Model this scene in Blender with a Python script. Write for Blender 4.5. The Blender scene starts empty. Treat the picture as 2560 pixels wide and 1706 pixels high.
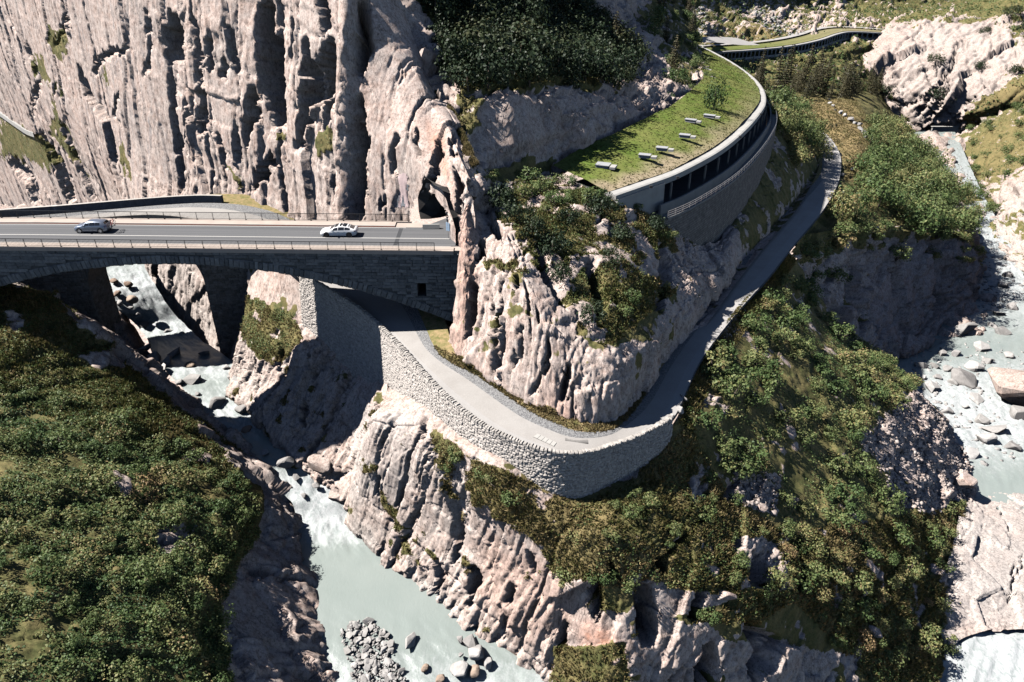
import bpy, bmesh, math, random
import numpy as np
from mathutils import Vector, Matrix

# ------------------------------------------------------------------ camera, sky, sun, exposure
SC = bpy.context.scene
COL = SC.collection
FPX, CXP, CYP = 1850.0, 1280.0, 853.0          # focal length and centre of the photograph in its own pixels
PITCH = math.radians(30.0)
CAMZ = 35.4
CP, SP = math.cos(PITCH), math.sin(PITCH)

cam_data = bpy.data.cameras.new("camera")
cam = bpy.data.objects.new("camera", cam_data)
COL.objects.link(cam)
cam.location = (0, 0, CAMZ)
cam.rotation_euler = (math.radians(90) - PITCH, 0, 0)
cam_data.sensor_width = 36.0
cam_data.lens = 36.0 * FPX / 2560.0
cam_data.clip_start = 0.5
cam_data.clip_end = 5000
SC.camera = cam

SUN = Vector((-0.84, 0.09, 1.0)).normalized()
sun_data = bpy.data.lights.new("sun", 'SUN')
sun_data.energy = 5.0
sun_data.angle = math.radians(0.5)
sun_data.color = (1.0, 0.962, 0.915)
sun = bpy.data.objects.new("sun", sun_data)
COL.objects.link(sun)
sun.rotation_euler = SUN.to_track_quat('Z', 'Y').to_euler()

world = bpy.data.worlds.new("World")
SC.world = world
world.use_nodes = True
wn = world.node_tree
wn.nodes.clear()
sky = wn.nodes.new("ShaderNodeTexSky")
sky.sky_type = 'NISHITA'
sky.sun_disc = False
sky.sun_elevation = math.asin(SUN.z)
sky.sun_rotation = math.atan2(SUN.x, SUN.y)
sky.altitude = 1600
sky.air_density = 0.56
sky.dust_density = 0.0
bg = wn.nodes.new("ShaderNodeBackground")
bg.inputs[1].default_value = 0.05
wo = wn.nodes.new("ShaderNodeOutputWorld")
wn.links.new(sky.outputs[0], bg.inputs[0])
wn.links.new(bg.outputs[0], wo.inputs[0])

SC.view_settings.view_transform = 'Standard'
SC.view_settings.look = 'None'
SC.view_settings.exposure = 1.08
SC.view_settings.gamma = 1.0
SC.view_settings.use_curve_mapping = False
SC.render.engine = 'CYCLES'
SC.cycles.max_bounces = 5
SC.cycles.diffuse_bounces = 0
SC.cycles.glossy_bounces = 2
SC.cycles.transmission_bounces = 2
SC.cycles.use_denoising = True

rng = np.random.default_rng(7)
random.seed(7)

# ------------------------------------------------------------------ photograph pixel -> place in the world
def PY(u, v, Y):
    a = (u - CXP) / FPX; b = (CYP - v) / FPX
    d = Y / (CP + b * SP)
    return np.array([a * d, Y, CAMZ + d * (-SP + b * CP)])

def PZ(u, v, Z):
    a = (u - CXP) / FPX; b = (CYP - v) / FPX
    d = (Z - CAMZ) / (-SP + b * CP)
    return np.array([a * d, d * (CP + b * SP), Z])

def PT(t):
    """(u,v,q): q > 44 is a distance Y, else a height Z; ('w',x,y,z) is a world point"""
    if t[0] == 'w':
        return np.array(t[1:4], float)
    return PY(*t) if t[2] > 44 else PZ(*t)

def proj(P):
    """world points -> photograph pixels (used only to find where a feature of the photo lies on a surface)"""
    P = np.asarray(P, float)
    x, y, z = P[..., 0], P[..., 1], P[..., 2] - CAMZ
    dep = y * CP - z * SP
    up = y * SP + z * CP
    return CXP + FPX * x / dep, CYP - FPX * up / dep

# ------------------------------------------------------------------ noise
_TR = np.random.default_rng(11)
_TAB = _TR.random((10, 64 * 64 * 64), dtype=np.float32)      # lattice values

def _idx(ix, iy, iz, seed):
    return (((ix + seed * 7) & 63) << 12) | (((iy + seed * 13) & 63) << 6) | ((iz + seed * 29) & 63)

def vnoise(P, seed=0):
    P = np.asarray(P)
    F = np.floor(P); T = (P - F).astype(np.float32); I = F.astype(np.int32)
    T = T * T * (3 - 2 * T)
    tab = _TAB[seed % 3] * 2 - 1
    x0 = ((I[..., 0] + seed * 7) & 63) << 12; x1 = ((I[..., 0] + 1 + seed * 7) & 63) << 12
    y0 = ((I[..., 1] + seed * 13) & 63) << 6; y1 = ((I[..., 1] + 1 + seed * 13) & 63) << 6
    z0 = (I[..., 2] + seed * 29) & 63; z1 = (I[..., 2] + 1 + seed * 29) & 63
    tx, ty, tz = T[..., 0], T[..., 1], T[..., 2]
    def lerp(a, b, t): return a + (b - a) * t
    def g(i): return tab[i]
    c0 = lerp(lerp(g(x0 | y0 | z0), g(x1 | y0 | z0), tx), lerp(g(x0 | y1 | z0), g(x1 | y1 | z0), tx), ty)
    c1 = lerp(lerp(g(x0 | y0 | z1), g(x1 | y0 | z1), tx), lerp(g(x0 | y1 | z1), g(x1 | y1 | z1), tx), ty)
    return lerp(c0, c1, tz)

def fbm(P, octaves=4, seed=0, gain=0.5):
    out = 0; a = 1.0; s = 0
    P = np.asarray(P, float)
    for o in range(octaves):
        out = out + a * vnoise(P * (2.03 ** o), seed + o * 17); s += a; a *= gain
    return out / s

def cells(P, seed=0, tilt=0.5, full=False, off=1.0):
    """fractured blocks: each cell has its own offset and its own tilted face; returns (height, edge distance)"""
    P = np.asarray(P, np.float32)
    B = np.floor(P - 0.5).astype(np.int32)
    d1 = np.full(P.shape[:-1], 1e9, np.float32); d2 = d1.copy()
    val = np.zeros(P.shape[:-1], np.float32); hid = val.copy()
    for dx in (0, 1):
        for dy in (0, 1):
            for dz in (0, 1):
                ix, iy, iz = B[..., 0] + dx, B[..., 1] + dy, B[..., 2] + dz
                k = _idx(ix, iy, iz, seed)
                rx = P[..., 0] - (ix + 0.15 + 0.7 * _TAB[3][k])
                ry = P[..., 1] - (iy + 0.15 + 0.7 * _TAB[4][k])
                rz = P[..., 2] - (iz + 0.15 + 0.7 * _TAB[5][k])
                d = rx * rx + ry * ry + rz * rz
                hv = (_TAB[6][k] * 2 - 1) * off + tilt * ((_TAB[7][k] * 2 - 1) * rx + (_TAB[8][k] * 2 - 1) * ry + (_TAB[9][k] * 2 - 1) * rz)
                closer = d < d1
                d2 = np.where(closer, d1, np.minimum(d2, d))
                val = np.where(closer, hv, val)
                if full: hid = np.where(closer, _TAB[6][k], hid)
                d1 = np.where(closer, d, d1)
    if full: return val, np.sqrt(d1), hid
    return val, (np.sqrt(d2) - np.sqrt(d1))

def in_poly(u, v, poly):
    inside = np.zeros(u.shape, bool)
    n = len(poly); j = n - 1
    for i in range(n):
        xi, yi = poly[i]; xj, yj = poly[j]
        c = ((yi > v) != (yj > v)) & (u < (xj - xi) * (v - yi) / ((yj - yi) or 1e-9) + xi)
        inside ^= c
        j = i
    return inside

def seg_dist(u, v, line):
    """distance in pixels to a polyline and the side (positive = right of it when walking down)"""
    best = np.full(u.shape, 1e9); side = np.zeros(u.shape); tt = np.zeros(u.shape)
    L = 0; tot = sum(math.dist(line[i], line[i + 1]) for i in range(len(line) - 1))
    for i in range(len(line) - 1):
        (x0, y0), (x1, y1) = line[i], line[i + 1]
        dx, dy = x1 - x0, y1 - y0; l2 = dx * dx + dy * dy + 1e-9
        t = np.clip(((u - x0) * dx + (v - y0) * dy) / l2, 0, 1)
        qx, qy = u - (x0 + t * dx), v - (y0 + t * dy)
        d = np.hypot(qx, qy)
        m = d < best
        best = np.where(m, d, best)
        side = np.where(m, np.sign(dx * 0 + qx * dy - qy * dx), side)
        tt = np.where(m, (L + t * math.sqrt(l2)) / tot, tt)
        L += math.sqrt(l2)
    return best, side, tt

# ------------------------------------------------------------------ objects
def tag(o, label=None, cat=None, group=None, kind=None):
    if label: o["label"] = label
    if cat: o["category"] = cat
    if group: o["group"] = group
    if kind: o["kind"] = kind
    return o

def link(name, me, mat=None, parent=None):
    o = bpy.data.objects.new(name, me)
    COL.objects.link(o)
    if mat is not None and me is not None:
        me.materials.clear(); me.materials.append(mat)
    if parent is not None:
        o.parent = parent
    return o

def empty(name, loc=(0, 0, 0), rz=0.0):
    o = bpy.data.objects.new(name, None)
    COL.objects.link(o)
    o.location = loc; o.rotation_euler = (0, 0, rz)
    o.empty_display_size = 0.3
    return o

def np_mesh(name, V, F, smooth=False):
    """V (n,3); F (m,k) one face size"""
    me = bpy.data.meshes.new(name)
    V = np.ascontiguousarray(V, np.float32); F = np.ascontiguousarray(F, np.int32)
    m, k = F.shape
    me.vertices.add(len(V)); me.vertices.foreach_set("co", V.ravel())
    me.loops.add(m * k); me.loops.foreach_set("vertex_index", F.ravel())
    me.polygons.add(m)
    me.polygons.foreach_set("loop_start", np.arange(0, m * k, k, dtype=np.int32))
    me.polygons.foreach_set("loop_total", np.full(m, k, np.int32))
    if smooth:
        me.polygons.foreach_set("use_smooth", np.ones(m, bool))
    me.update(calc_edges=True)
    me.validate()
    return me

def attr(me, name, arr):
    a = me.attributes.new(name, 'FLOAT', 'POINT')
    a.data.foreach_set("value", np.ascontiguousarray(arr, np.float32).ravel())

class MB:
    """collects boxes, bars and prisms, built as ONE mesh"""
    def __init__(self): self.v = []; self.f = []
    def add(self, verts, faces):
        o = len(self.v); self.v += [tuple(map(float, p)) for p in verts]; self.f += [tuple(i + o for i in f) for f in faces]; return self
    def hexa(self, p):
        return self.add(p, [(0, 3, 2, 1), (4, 5, 6, 7), (0, 1, 5, 4), (1, 2, 6, 5), (2, 3, 7, 6), (3, 0, 4, 7)])
    def box(self, x0, x1, y0, y1, z0, z1):
        return self.hexa([(x0, y0, z0), (x1, y0, z0), (x1, y1, z0), (x0, y1, z0), (x0, y0, z1), (x1, y0, z1), (x1, y1, z1), (x0, y1, z1)])
    def bar(self, a, b, w, h=None, up=(0, 0, 1)):
        a, b = Vector(a), Vector(b); h = h or w
        d = (b - a).normalized(); u = Vector(up)
        if abs(d.dot(u)) > 0.99: u = Vector((0, 1, 0))
        s = d.cross(u).normalized() * (w / 2); t = s.cross(d).normalized() * (h / 2)
        return self.hexa([a - s - t, a + s - t, a + s + t, a - s + t, b - s - t, b + s - t, b + s + t, b - s + t])
    def sweep(self, path, prof, closed_prof=True, caps=True):
        """prof: list of points (n,3) for every path station"""
        n = len(prof[0]); o = len(self.v)
        for ring in prof: self.v += [tuple(map(float, p)) for p in ring]
        for i in range(len(prof) - 1):
            for j in range(n if closed_prof else n - 1):
                a = o + i * n + j; b = o + i * n + (j + 1) % n
                self.f.append((a, b, b + n, a + n))
        if caps and closed_prof:
            self.f.append(tuple(o + j for j in range(n))[::-1]); self.f.append(tuple(o + (len(prof) - 1) * n + j for j in range(n)))
        return self
    def tube(self, path, r, n=8, caps=True):
        pts = [Vector(p) for p in path]; rings = []
        for i, p in enumerate(pts):
            d = (pts[min(i + 1, len(pts) - 1)] - pts[max(i - 1, 0)]).normalized()
            u = Vector((0, 0, 1)) if abs(d.z) < 0.95 else Vector((1, 0, 0))
            s = d.cross(u).normalized(); t = s.cross(d)
            rr = r[i] if isinstance(r, (list, tuple)) else r
            rings.append([p + (s * math.cos(2 * math.pi * k / n) + t * math.sin(2 * math.pi * k / n)) * rr for k in range(n)])
        return self.sweep(None, rings, True, caps)
    def mesh(self, name, smooth=False, recalc=True):
        me = bpy.data.meshes.new(name)
        me.from_pydata(self.v, [], self.f)
        if recalc:
            bm = bmesh.new(); bm.from_mesh(me)
            bmesh.ops.recalc_face_normals(bm, faces=bm.faces)
            bm.to_mesh(me); bm.free()
        if smooth:
            me.polygons.foreach_set("use_smooth", np.ones(len(me.polygons), bool))
        me.update()
        return me
    def build(self, name, mat, parent=None, smooth=False):
        return link(name, self.mesh(name, smooth), mat, parent)

# ------------------------------------------------------------------ material kit
class NT:
    def __init__(self, name):
        self.m = bpy.data.materials.new(name); self.m.use_nodes = True
        self.t = self.m.node_tree; self.t.nodes.clear()
        self.out = self.n("ShaderNodeOutputMaterial")
    def n(self, typ, **kw):
        nd = self.t.nodes.new(typ)
        for k, v in kw.items(): setattr(nd, k, v)
        return nd
    def l(self, a, b): self.t.links.new(a, b)
    def set(self, sock, val):
        if hasattr(val, "is_linked") or isinstance(val, bpy.types.NodeSocket): self.l(val, sock)
        else: sock.default_value = val
    def pos(self):
        return self.n("ShaderNodeNewGeometry").outputs["Position"]
    def obj(self):
        return self.n("ShaderNodeTexCoord").outputs["Object"]
    def mapping(self, vec, scale=(1, 1, 1), rot=(0, 0, 0), loc=(0, 0, 0)):
        m = self.n("ShaderNodeMapping"); self.l(vec, m.inputs["Vector"])
        m.inputs["Scale"].default_value = scale; m.inputs["Rotation"].default_value = rot; m.inputs["Location"].default_value = loc
        return m.outputs[0]
    def noise(self, vec, scale, detail=4, rough=0.55, dist=0.0):
        nd = self.n("ShaderNodeTexNoise"); self.l(vec, nd.inputs["Vector"])
        nd.inputs["Scale"].default_value = scale; nd.inputs["Detail"].default_value = detail
        nd.inputs["Roughness"].default_value = rough; nd.inputs["Distortion"].default_value = dist
        return nd.outputs["Fac"]
    def voro(self, vec, scale, feature='F1', out="Distance", rnd=1.0):
        nd = self.n("ShaderNodeTexVoronoi", feature=feature); self.l(vec, nd.inputs["Vector"])
        nd.inputs["Scale"].default_value = scale; nd.inputs["Randomness"].default_value = rnd
        return nd.outputs[out]
    def ramp(self, fac, stops, interp='LINEAR'):
        nd = self.n("ShaderNodeValToRGB"); self.l(fac, nd.inputs[0])
        cr = nd.color_ramp; cr.interpolation = interp
        while len(cr.elements) < len(stops): cr.elements.new(0.5)
        for e, (p, c) in zip(cr.elements, stops):
            e.position = p; e.color = (c, c, c, 1) if isinstance(c, (int, float)) else (*c, 1)
        return nd.outputs[0]
    def mix(self, fac, a, b, mode='MIX'):
        nd = self.n("ShaderNodeMix", data_type='RGBA', blend_type=mode)
        self.set(nd.inputs[0], fac)
        for s, v in ((nd.inputs[6], a), (nd.inputs[7], b)):
            if isinstance(v, tuple): s.default_value = (*v, 1) if len(v) == 3 else v
            else: self.l(v, s)
        return nd.outputs[2]
    def math(self, op, a, b=0.0, c=None, clamp=False):
        nd = self.n("ShaderNodeMath", operation=op, use_clamp=clamp)
        self.set(nd.inputs[0], a); self.set(nd.inputs[1], b)
        if c is not None: self.set(nd.inputs[2], c)
        return nd.outputs[0]
    def attr(self, name):
        return self.n("ShaderNodeAttribute", attribute_name=name).outputs["Fac"]
    def bump(self, h, strength=0.5, dist=0.1, normal=None):
        nd = self.n("ShaderNodeBump"); self.l(h, nd.inputs["Height"])
        nd.inputs["Strength"].default_value = strength; nd.inputs["Distance"].default_value = dist
        if normal is not None: self.l(normal, nd.inputs["Normal"])
        return nd.outputs[0]
    def bsdf(self, color, rough=0.8, normal=None, metal=0.0, spec=0.3, **kw):
        b = self.n("ShaderNodeBsdfPrincipled")
        if isinstance(color, tuple): b.inputs["Base Color"].default_value = (*color, 1)
        else: self.l(color, b.inputs["Base Color"])
        self.set(b.inputs["Roughness"], rough)
        b.inputs["Metallic"].default_value = metal
        b.inputs["Specular IOR Level"].default_value = spec
        for k, v in kw.items(): self.set(b.inputs[k.replace("_", " ")], v)
        if normal is not None: self.l(normal, b.inputs["Normal"])
        self.l(b.outputs[0], self.out.inputs["Surface"])
        return self.m

def plain(name, col, rough=0.6, metal=0.0, spec=0.4, var=0.12, scale=3.0, bump=0.0):
    t = NT(name); p = t.obj()
    n = t.noise(p, scale, 4)
    c = t.mix(t.ramp(n, [(0.3, 0.0), (0.7, 1.0)]), tuple(x * (1 - var) for x in col), tuple(min(1, x * (1 + var)) for x in col))
    nb = t.bump(t.noise(p, scale * 6, 3), bump, 0.02) if bump else None
    return t.bsdf(c, rough, nb, metal, spec)
# ------------------------------------------------------------------ surfaces lofted through measured points
def crom(P0, P1, P2, P3, t):
    t = t[:, None]
    return 0.5 * ((2 * P1) + (-P0 + P2) * t + (2 * P0 - 5 * P1 + 4 * P2 - P3) * t * t + (-P0 + 3 * P1 - 3 * P2 + P3) * t ** 3)

def spline_axis(A, counts, lin=0.35):
    """A (n, m, 3): smooth along axis 0, counts samples per span"""
    n = A.shape[0]; out = []
    for i in range(n - 1):
        P1, P2 = A[i], A[i + 1]
        P0 = A[i - 1] if i else 2 * P1 - P2
        P3 = A[i + 2] if i + 2 < n else 2 * P2 - P1
        ts = np.linspace(0, 1, counts[i] + 1)[:-1] if i < n - 2 else np.linspace(0, 1, counts[i] + 1)
        for t in ts:
            c = 0.5 * ((2 * P1) + (-P0 + P2) * t + (2 * P0 - 5 * P1 + 4 * P2 - P3) * t * t + (-P0 + 3 * P1 - 3 * P2 + P3) * t ** 3)
            out.append(c * (1 - lin) + (P1 * (1 - t) + P2 * t) * lin)
    return np.array(out)

def loft(cols, res, lin=0.35):
    """cols: list of columns, each a list of measured points. Returns a fine (nc, nr, 3) grid"""
    A = np.array([[PT(p) for p in c] for c in cols])          # (ncol, nrow, 3)
    def cnt(P, Q):
        mid = (P + Q) / 2
        dep = np.maximum(mid[..., 1] * CP - (mid[..., 2] - CAMZ) * SP, 50) / 90.0      # coarser where it is far away
        return max(2, int(np.ceil((np.linalg.norm(Q - P, axis=-1) / dep).mean() / res)))
    cu = [cnt(A[i], A[i + 1]) for i in range(len(A) - 1)]
    G = spline_axis(A, cu, lin)
    B = G.transpose(1, 0, 2)
    cv = [cnt(B[i], B[i + 1]) for i in range(len(B) - 1)]
    return spline_axis(B, cv, lin).transpose(1, 0, 2)

def grid_normals(G):
    du = np.gradient(G, axis=0); dv = np.gradient(G, axis=1)
    N = np.cross(du, dv); N /= np.linalg.norm(N, axis=-1, keepdims=True) + 1e-9
    return N

def smooth_grid(N, k):
    for ax in (0, 1):
        for _ in range(2):
            n = N.shape[ax]; kk = min(k, n // 2)
            pad = [(0, 0)] * 3; pad[ax] = (kk, kk)
            C = np.cumsum(np.pad(N, pad, mode='edge'), axis=ax)
            C = np.concatenate([np.zeros_like(np.take(C, [0], ax)), C], ax)
            w = 2 * kk + 1
            N = (np.take(C, np.arange(w, w + n), ax) - np.take(C, np.arange(0, n), ax)) / w
    return N

def strata(P, L, seed, qd=(0.80, -0.60), lean=0.0, tall=4.0, crack=2.0, cw=0.2, jag=0.0):
    """upright slabs of uneven width, each on its own plane, parted by open joints"""
    q = (P[..., 0] * qd[0] + P[..., 1] * qd[1] + lean * P[..., 2]) / L
    q = q + 0.8 * fbm(P * np.array([0.05, 0.05, 0.016]) / (L / 3.0) ** 0.5, 2, seed) + 0.06 * fbm(P * np.array([0.7, 0.7, 0.5]) / L, 2, seed + 3)
    q = q + jag / L
    k = np.floor(q).astype(np.int32); z0 = k * 0
    def bnd(j): return j + 0.86 * (_TAB[3][_idx(j, z0, z0 + 1, seed)] - 0.5)
    k = np.where(q < bnd(k), k - 1, np.where(q >= bnd(k + 1), k + 1, k))
    lo, hi = bnd(k), bnd(k + 1)
    wd = np.maximum(hi - lo, 0.05)
    f = ((q - lo) / wd).astype(np.float32)
    zz = P[..., 2] / (tall * L) + 7.3 * _TAB[4][_idx(k, z0, z0 + 2, seed)] + 0.18 * fbm(P / (1.3 * L), 2, seed + 5) + 0.25 * (q - k) + 0.5 * jag / L
    zi = np.floor(zz).astype(np.int32)
    off = 0.55 * (_TAB[5][_idx(k, z0, z0 + 5, seed)] - 0.5) + 0.75 * (_TAB[6][_idx(k, zi, z0 + 7, seed)] - 0.5)
    tilt = (_TAB[7][_idx(k, zi, z0 + 3, seed)] - 0.36) * np.minimum(wd, 1.2)
    fz = zz - zi
    roof = (_TAB[8][_idx(k, zi, z0 + 4, seed)] - 0.5) * 0.5 * (fz - 0.5)
    kb = np.where(f < 0.5, k, k + 1)
    dist = np.where(f < 0.5, q - lo, hi - q) * L
    zn = np.clip(0.48 + 1.5 * vnoise(np.stack([kb * 3.7, zz * 0 + seed, P[..., 2] / (2.2 * L)], -1), seed + 6), 0, 1)
    cr = _TAB[9][_idx(kb, z0, z0 + 6, seed)] ** 1.6 * zn
    return off + 1.15 * tilt * (f - 0.5) + roof - crack * cr * np.clip(1 - dist / cw, 0, 1)

def rock_disp(P, amp=(1.2, 0.5, 0.18), size=(6.5, 2.2, 0.8), stretch=2.6, lean=0.18, seed=1, warp=0.5, slab=(1.0, 0.45, 0.18), slabL=(6.0, 2.1, 0.75), qd=(0.80, -0.60), fine=0.0):
    """fractured granite: blocks inside blocks, cut by upright slabs"""
    W = np.stack([fbm(P / 9.0, 2, seed + 90), fbm(P / 9.0, 2, seed + 91), fbm(P / 9.0, 2, seed + 92)], -1) * warp
    Q = P + W
    X = Q[..., 0] + lean * Q[..., 2]; Y = Q[..., 1]; Z = Q[..., 2] / stretch - 0.15 * Q[..., 0]
    out = 0
    J1 = cells(np.stack([Q[..., 0] / 1.5, Q[..., 1] / 1.5, Q[..., 2] / 2.4 + 0.3 * Q[..., 0]], -1), seed + 41, 0)[0]
    J2 = cells(np.stack([Q[..., 0] / 0.7, Q[..., 1] / 0.7, Q[..., 2] / 1.1 - 0.3 * Q[..., 0]], -1), seed + 43, 0)[0]
    jag = 0.20 * J1 + 0.08 * J2
    rough = np.clip(0.70 + 1.5 * fbm(P / 9.0, 2, seed + 95), 0.15, 1.4)          # broken zones and clean faces
    for k, (a, s) in enumerate(zip(amp, size)):
        h, e = cells(np.stack([X / s, Y / s, Z / s], -1), seed + 11 * k, (1.1, 1.5, 1.7)[k], off=(1.0, 0.55, 0.4)[k])
        out = out + a * (rough if k else 1.0) * (h - 0.15 * np.clip(1 - e / 0.06, 0, 1))
    for k, (a, L) in enumerate(zip(slab, slabL)):
        if a: out = out + a * (rough if k else 1.0) * strata(Q, L, seed + 31 * k + 5, qd, lean, crack=(3.6, 4.0, 3.6)[k], cw=np.maximum((0.42, 0.26, 0.17)[k], 1.25 * fine), jag=jag * (1.5, 0.8, 0.35)[k])
    out = out + 0.6 * amp[0] * strata(Q, 7.0, seed + 77, (0.70, -0.50), 0.8, 1.4, 1.6, np.maximum(0.3, 1.25 * fine), jag * 1.3) + 0.42 * amp[0] * strata(Q, 5.0, seed + 78, (0.22, -0.12), 0.9, 0.9, 1.8, np.maximum(0.28, 1.25 * fine), jag * 1.3) + 0.04 * fbm(P / 0.6, 3, seed + 97)
    return out

SURF = {}        # finished surfaces: points, normals, masks, used for planting

def surface(name, cols, res, mat, amp=(1.0, 0.4, 0.15), size=(6.5, 2.2, 0.8), stretch=2.6, lean=0.18, seed=1,
            veg=None, vegamp=0.35, cuts=(), bulges=(), hole=None, red=None, pale=None, grey=None, dry=None, label=None, cat=None,
            lin=0.35, edge_fade=True, nsm=6, vnoise_amt=0.35, base_veg=-1.0, keep=None, vegslope=0.0, scree=None, slab=(1.0, 0.45, 0.18), slabL=(6.0, 2.1, 0.75), fade=None, calm=None):
    G = loft(cols, res, lin)
    N = grid_normals(G)
    if np.mean(np.sum(N * (np.array([0, 0, CAMZ]) - G), -1)) < 0: N = -N
    N = smooth_grid(N, nsm); N /= np.linalg.norm(N, axis=-1, keepdims=True) + 1e-9
    u, v = proj(G)
    # where plants grow
    vm = np.full(u.shape, float(base_veg))
    nz = fbm(G / 3.0, 4, seed + 40, 0.6)
    vm = vm + vegslope * (N[..., 2] - 0.55) * 3
    uw = u + 42 * fbm(G / 4.5, 4, seed + 41, .6); vw = v + 42 * fbm(G / 4.5, 4, seed + 42, .6)
    for item in (veg or []):
        poly, w = item
        vm = np.where(in_poly(uw, vw, poly), w, vm)
    vm = 1 / (1 + np.exp(-np.clip((vm + 1.6 * nz * (1 if vnoise_amt is None else vnoise_amt / 0.35)) * 7, -30, 30)))
    D = rock_disp(G, amp, size, stretch, lean, seed, slab=slab, slabL=slabL, fine=res * np.maximum(G[..., 1] * CP - (G[..., 2] - CAMZ) * SP, 50) / 90.0)
    for poly, f_ in (calm or []):
        mk = smooth_grid(in_poly(u, v, poly).astype(float)[..., None], 8)[..., 0]
        D = D * (1 - mk * (1 - f_))
    soft = fbm(G / 4.0, 4, seed + 50) * 0.9 + fbm(G / 1.2, 3, seed + 51) * 0.3
    Dt = D * (1 - vm) + (soft * vegamp + D * 0.35) * vm
    if len(cuts):
        JC = cells(np.stack([G[..., 0] / 1.1, G[..., 1] / 1.1, G[..., 2] / 2.0 + 0.35 * G[..., 0]], -1), seed + 47, 0)[0]
        JD = cells(G / np.array([0.6, 0.6, 1.0]), seed + 49, 0)[0]
        ju = u + 4.5 * JC + 1.5 * JD; jv = v + 5.0 * JD + 5.0 * JC
    for line, w, d in cuts:
        dist, side, t = seg_dist(ju, jv, line)
        w2 = w * (0.55 + 0.45 * np.sin(np.pi * np.clip(t, 0.03, 0.97)))
        w2 = w2 * (1 + 0.5 * fbm(G / 2.5, 3, seed + 60))
        endf = np.clip(np.minimum(t, 1 - t) * 8, 0, 1)
        prof = np.where(side < 0, np.clip(1 - dist / (0.20 * w2 + 3.0), 0, 1), np.clip(1 - dist / np.maximum(w2, 1), 0, 1) ** 0.7)
        Dt = Dt - 1.7 * d * prof * endf
    for line, w, d in bulges:
        dist, side, t = seg_dist(u, v, line)
        Dt = Dt + d * np.clip(1 - (dist / w) ** 2, 0, 1)
    if fade:
        Dt = Dt * np.clip(np.linspace(0, 1, Dt.shape[1]) / fade, 0.10, 1)[None, :]
    G2 = G + N * Dt[..., None]
    nu, nv = u.shape
    idx = np.arange(nu * nv).reshape(nu, nv)
    F = np.stack([idx[:-1, :-1], idx[1:, :-1], idx[1:, 1:], idx[:-1, 1:]], -1).reshape(-1, 4)
    uq, vq = proj(G2.reshape(-1, 3)); inside = (uq > -330) & (uq < 2890) & (vq > -230) & (vq < 1930)
    F = F[inside[F].any(1)]                                   # nothing far outside the view is kept
    if hole is not None:
        uc, vc = proj(G2.reshape(-1, 3)[F].mean(1))
        jit = 4 * fbm(G2.reshape(-1, 3)[F[:, 0]] / 0.8, 2, 3)
        F = F[~in_poly(uc + jit, vc + jit, hole)]
    c = np.cross(G2[1:, :-1] - G2[:-1, :-1], G2[:-1, 1:] - G2[:-1, :-1])
    area = np.linalg.norm(c, axis=-1)
    if np.mean(np.sum(c * N[:-1, :-1], -1)) < 0: F = F[:, ::-1]
    me = np_mesh(name, G2.reshape(-1, 3), F)
    attr(me, "veg", vm)
    for nm, polys in (("red", red), ("pale", pale), ("grey", grey), ("dry", dry), ("scree", scree)):
        m = np.zeros(u.shape)
        for poly, w in (polys or []):
            m = np.where(in_poly(uw, vw, poly), w, m)
        attr(me, nm, smooth_grid(np.repeat(m[..., None], 1, -1), 4)[..., 0] if polys else m)
    o = link(name, me, mat)
    tag(o, label, cat, None, "structure")
    N2 = grid_normals(G2)
    if np.mean(np.sum(N2 * N, -1)) < 0: N2 = -N2
    SURF[name] = dict(G=G2, N=N2, veg=vm, u=u, v=v, area=area)
    return o
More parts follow.
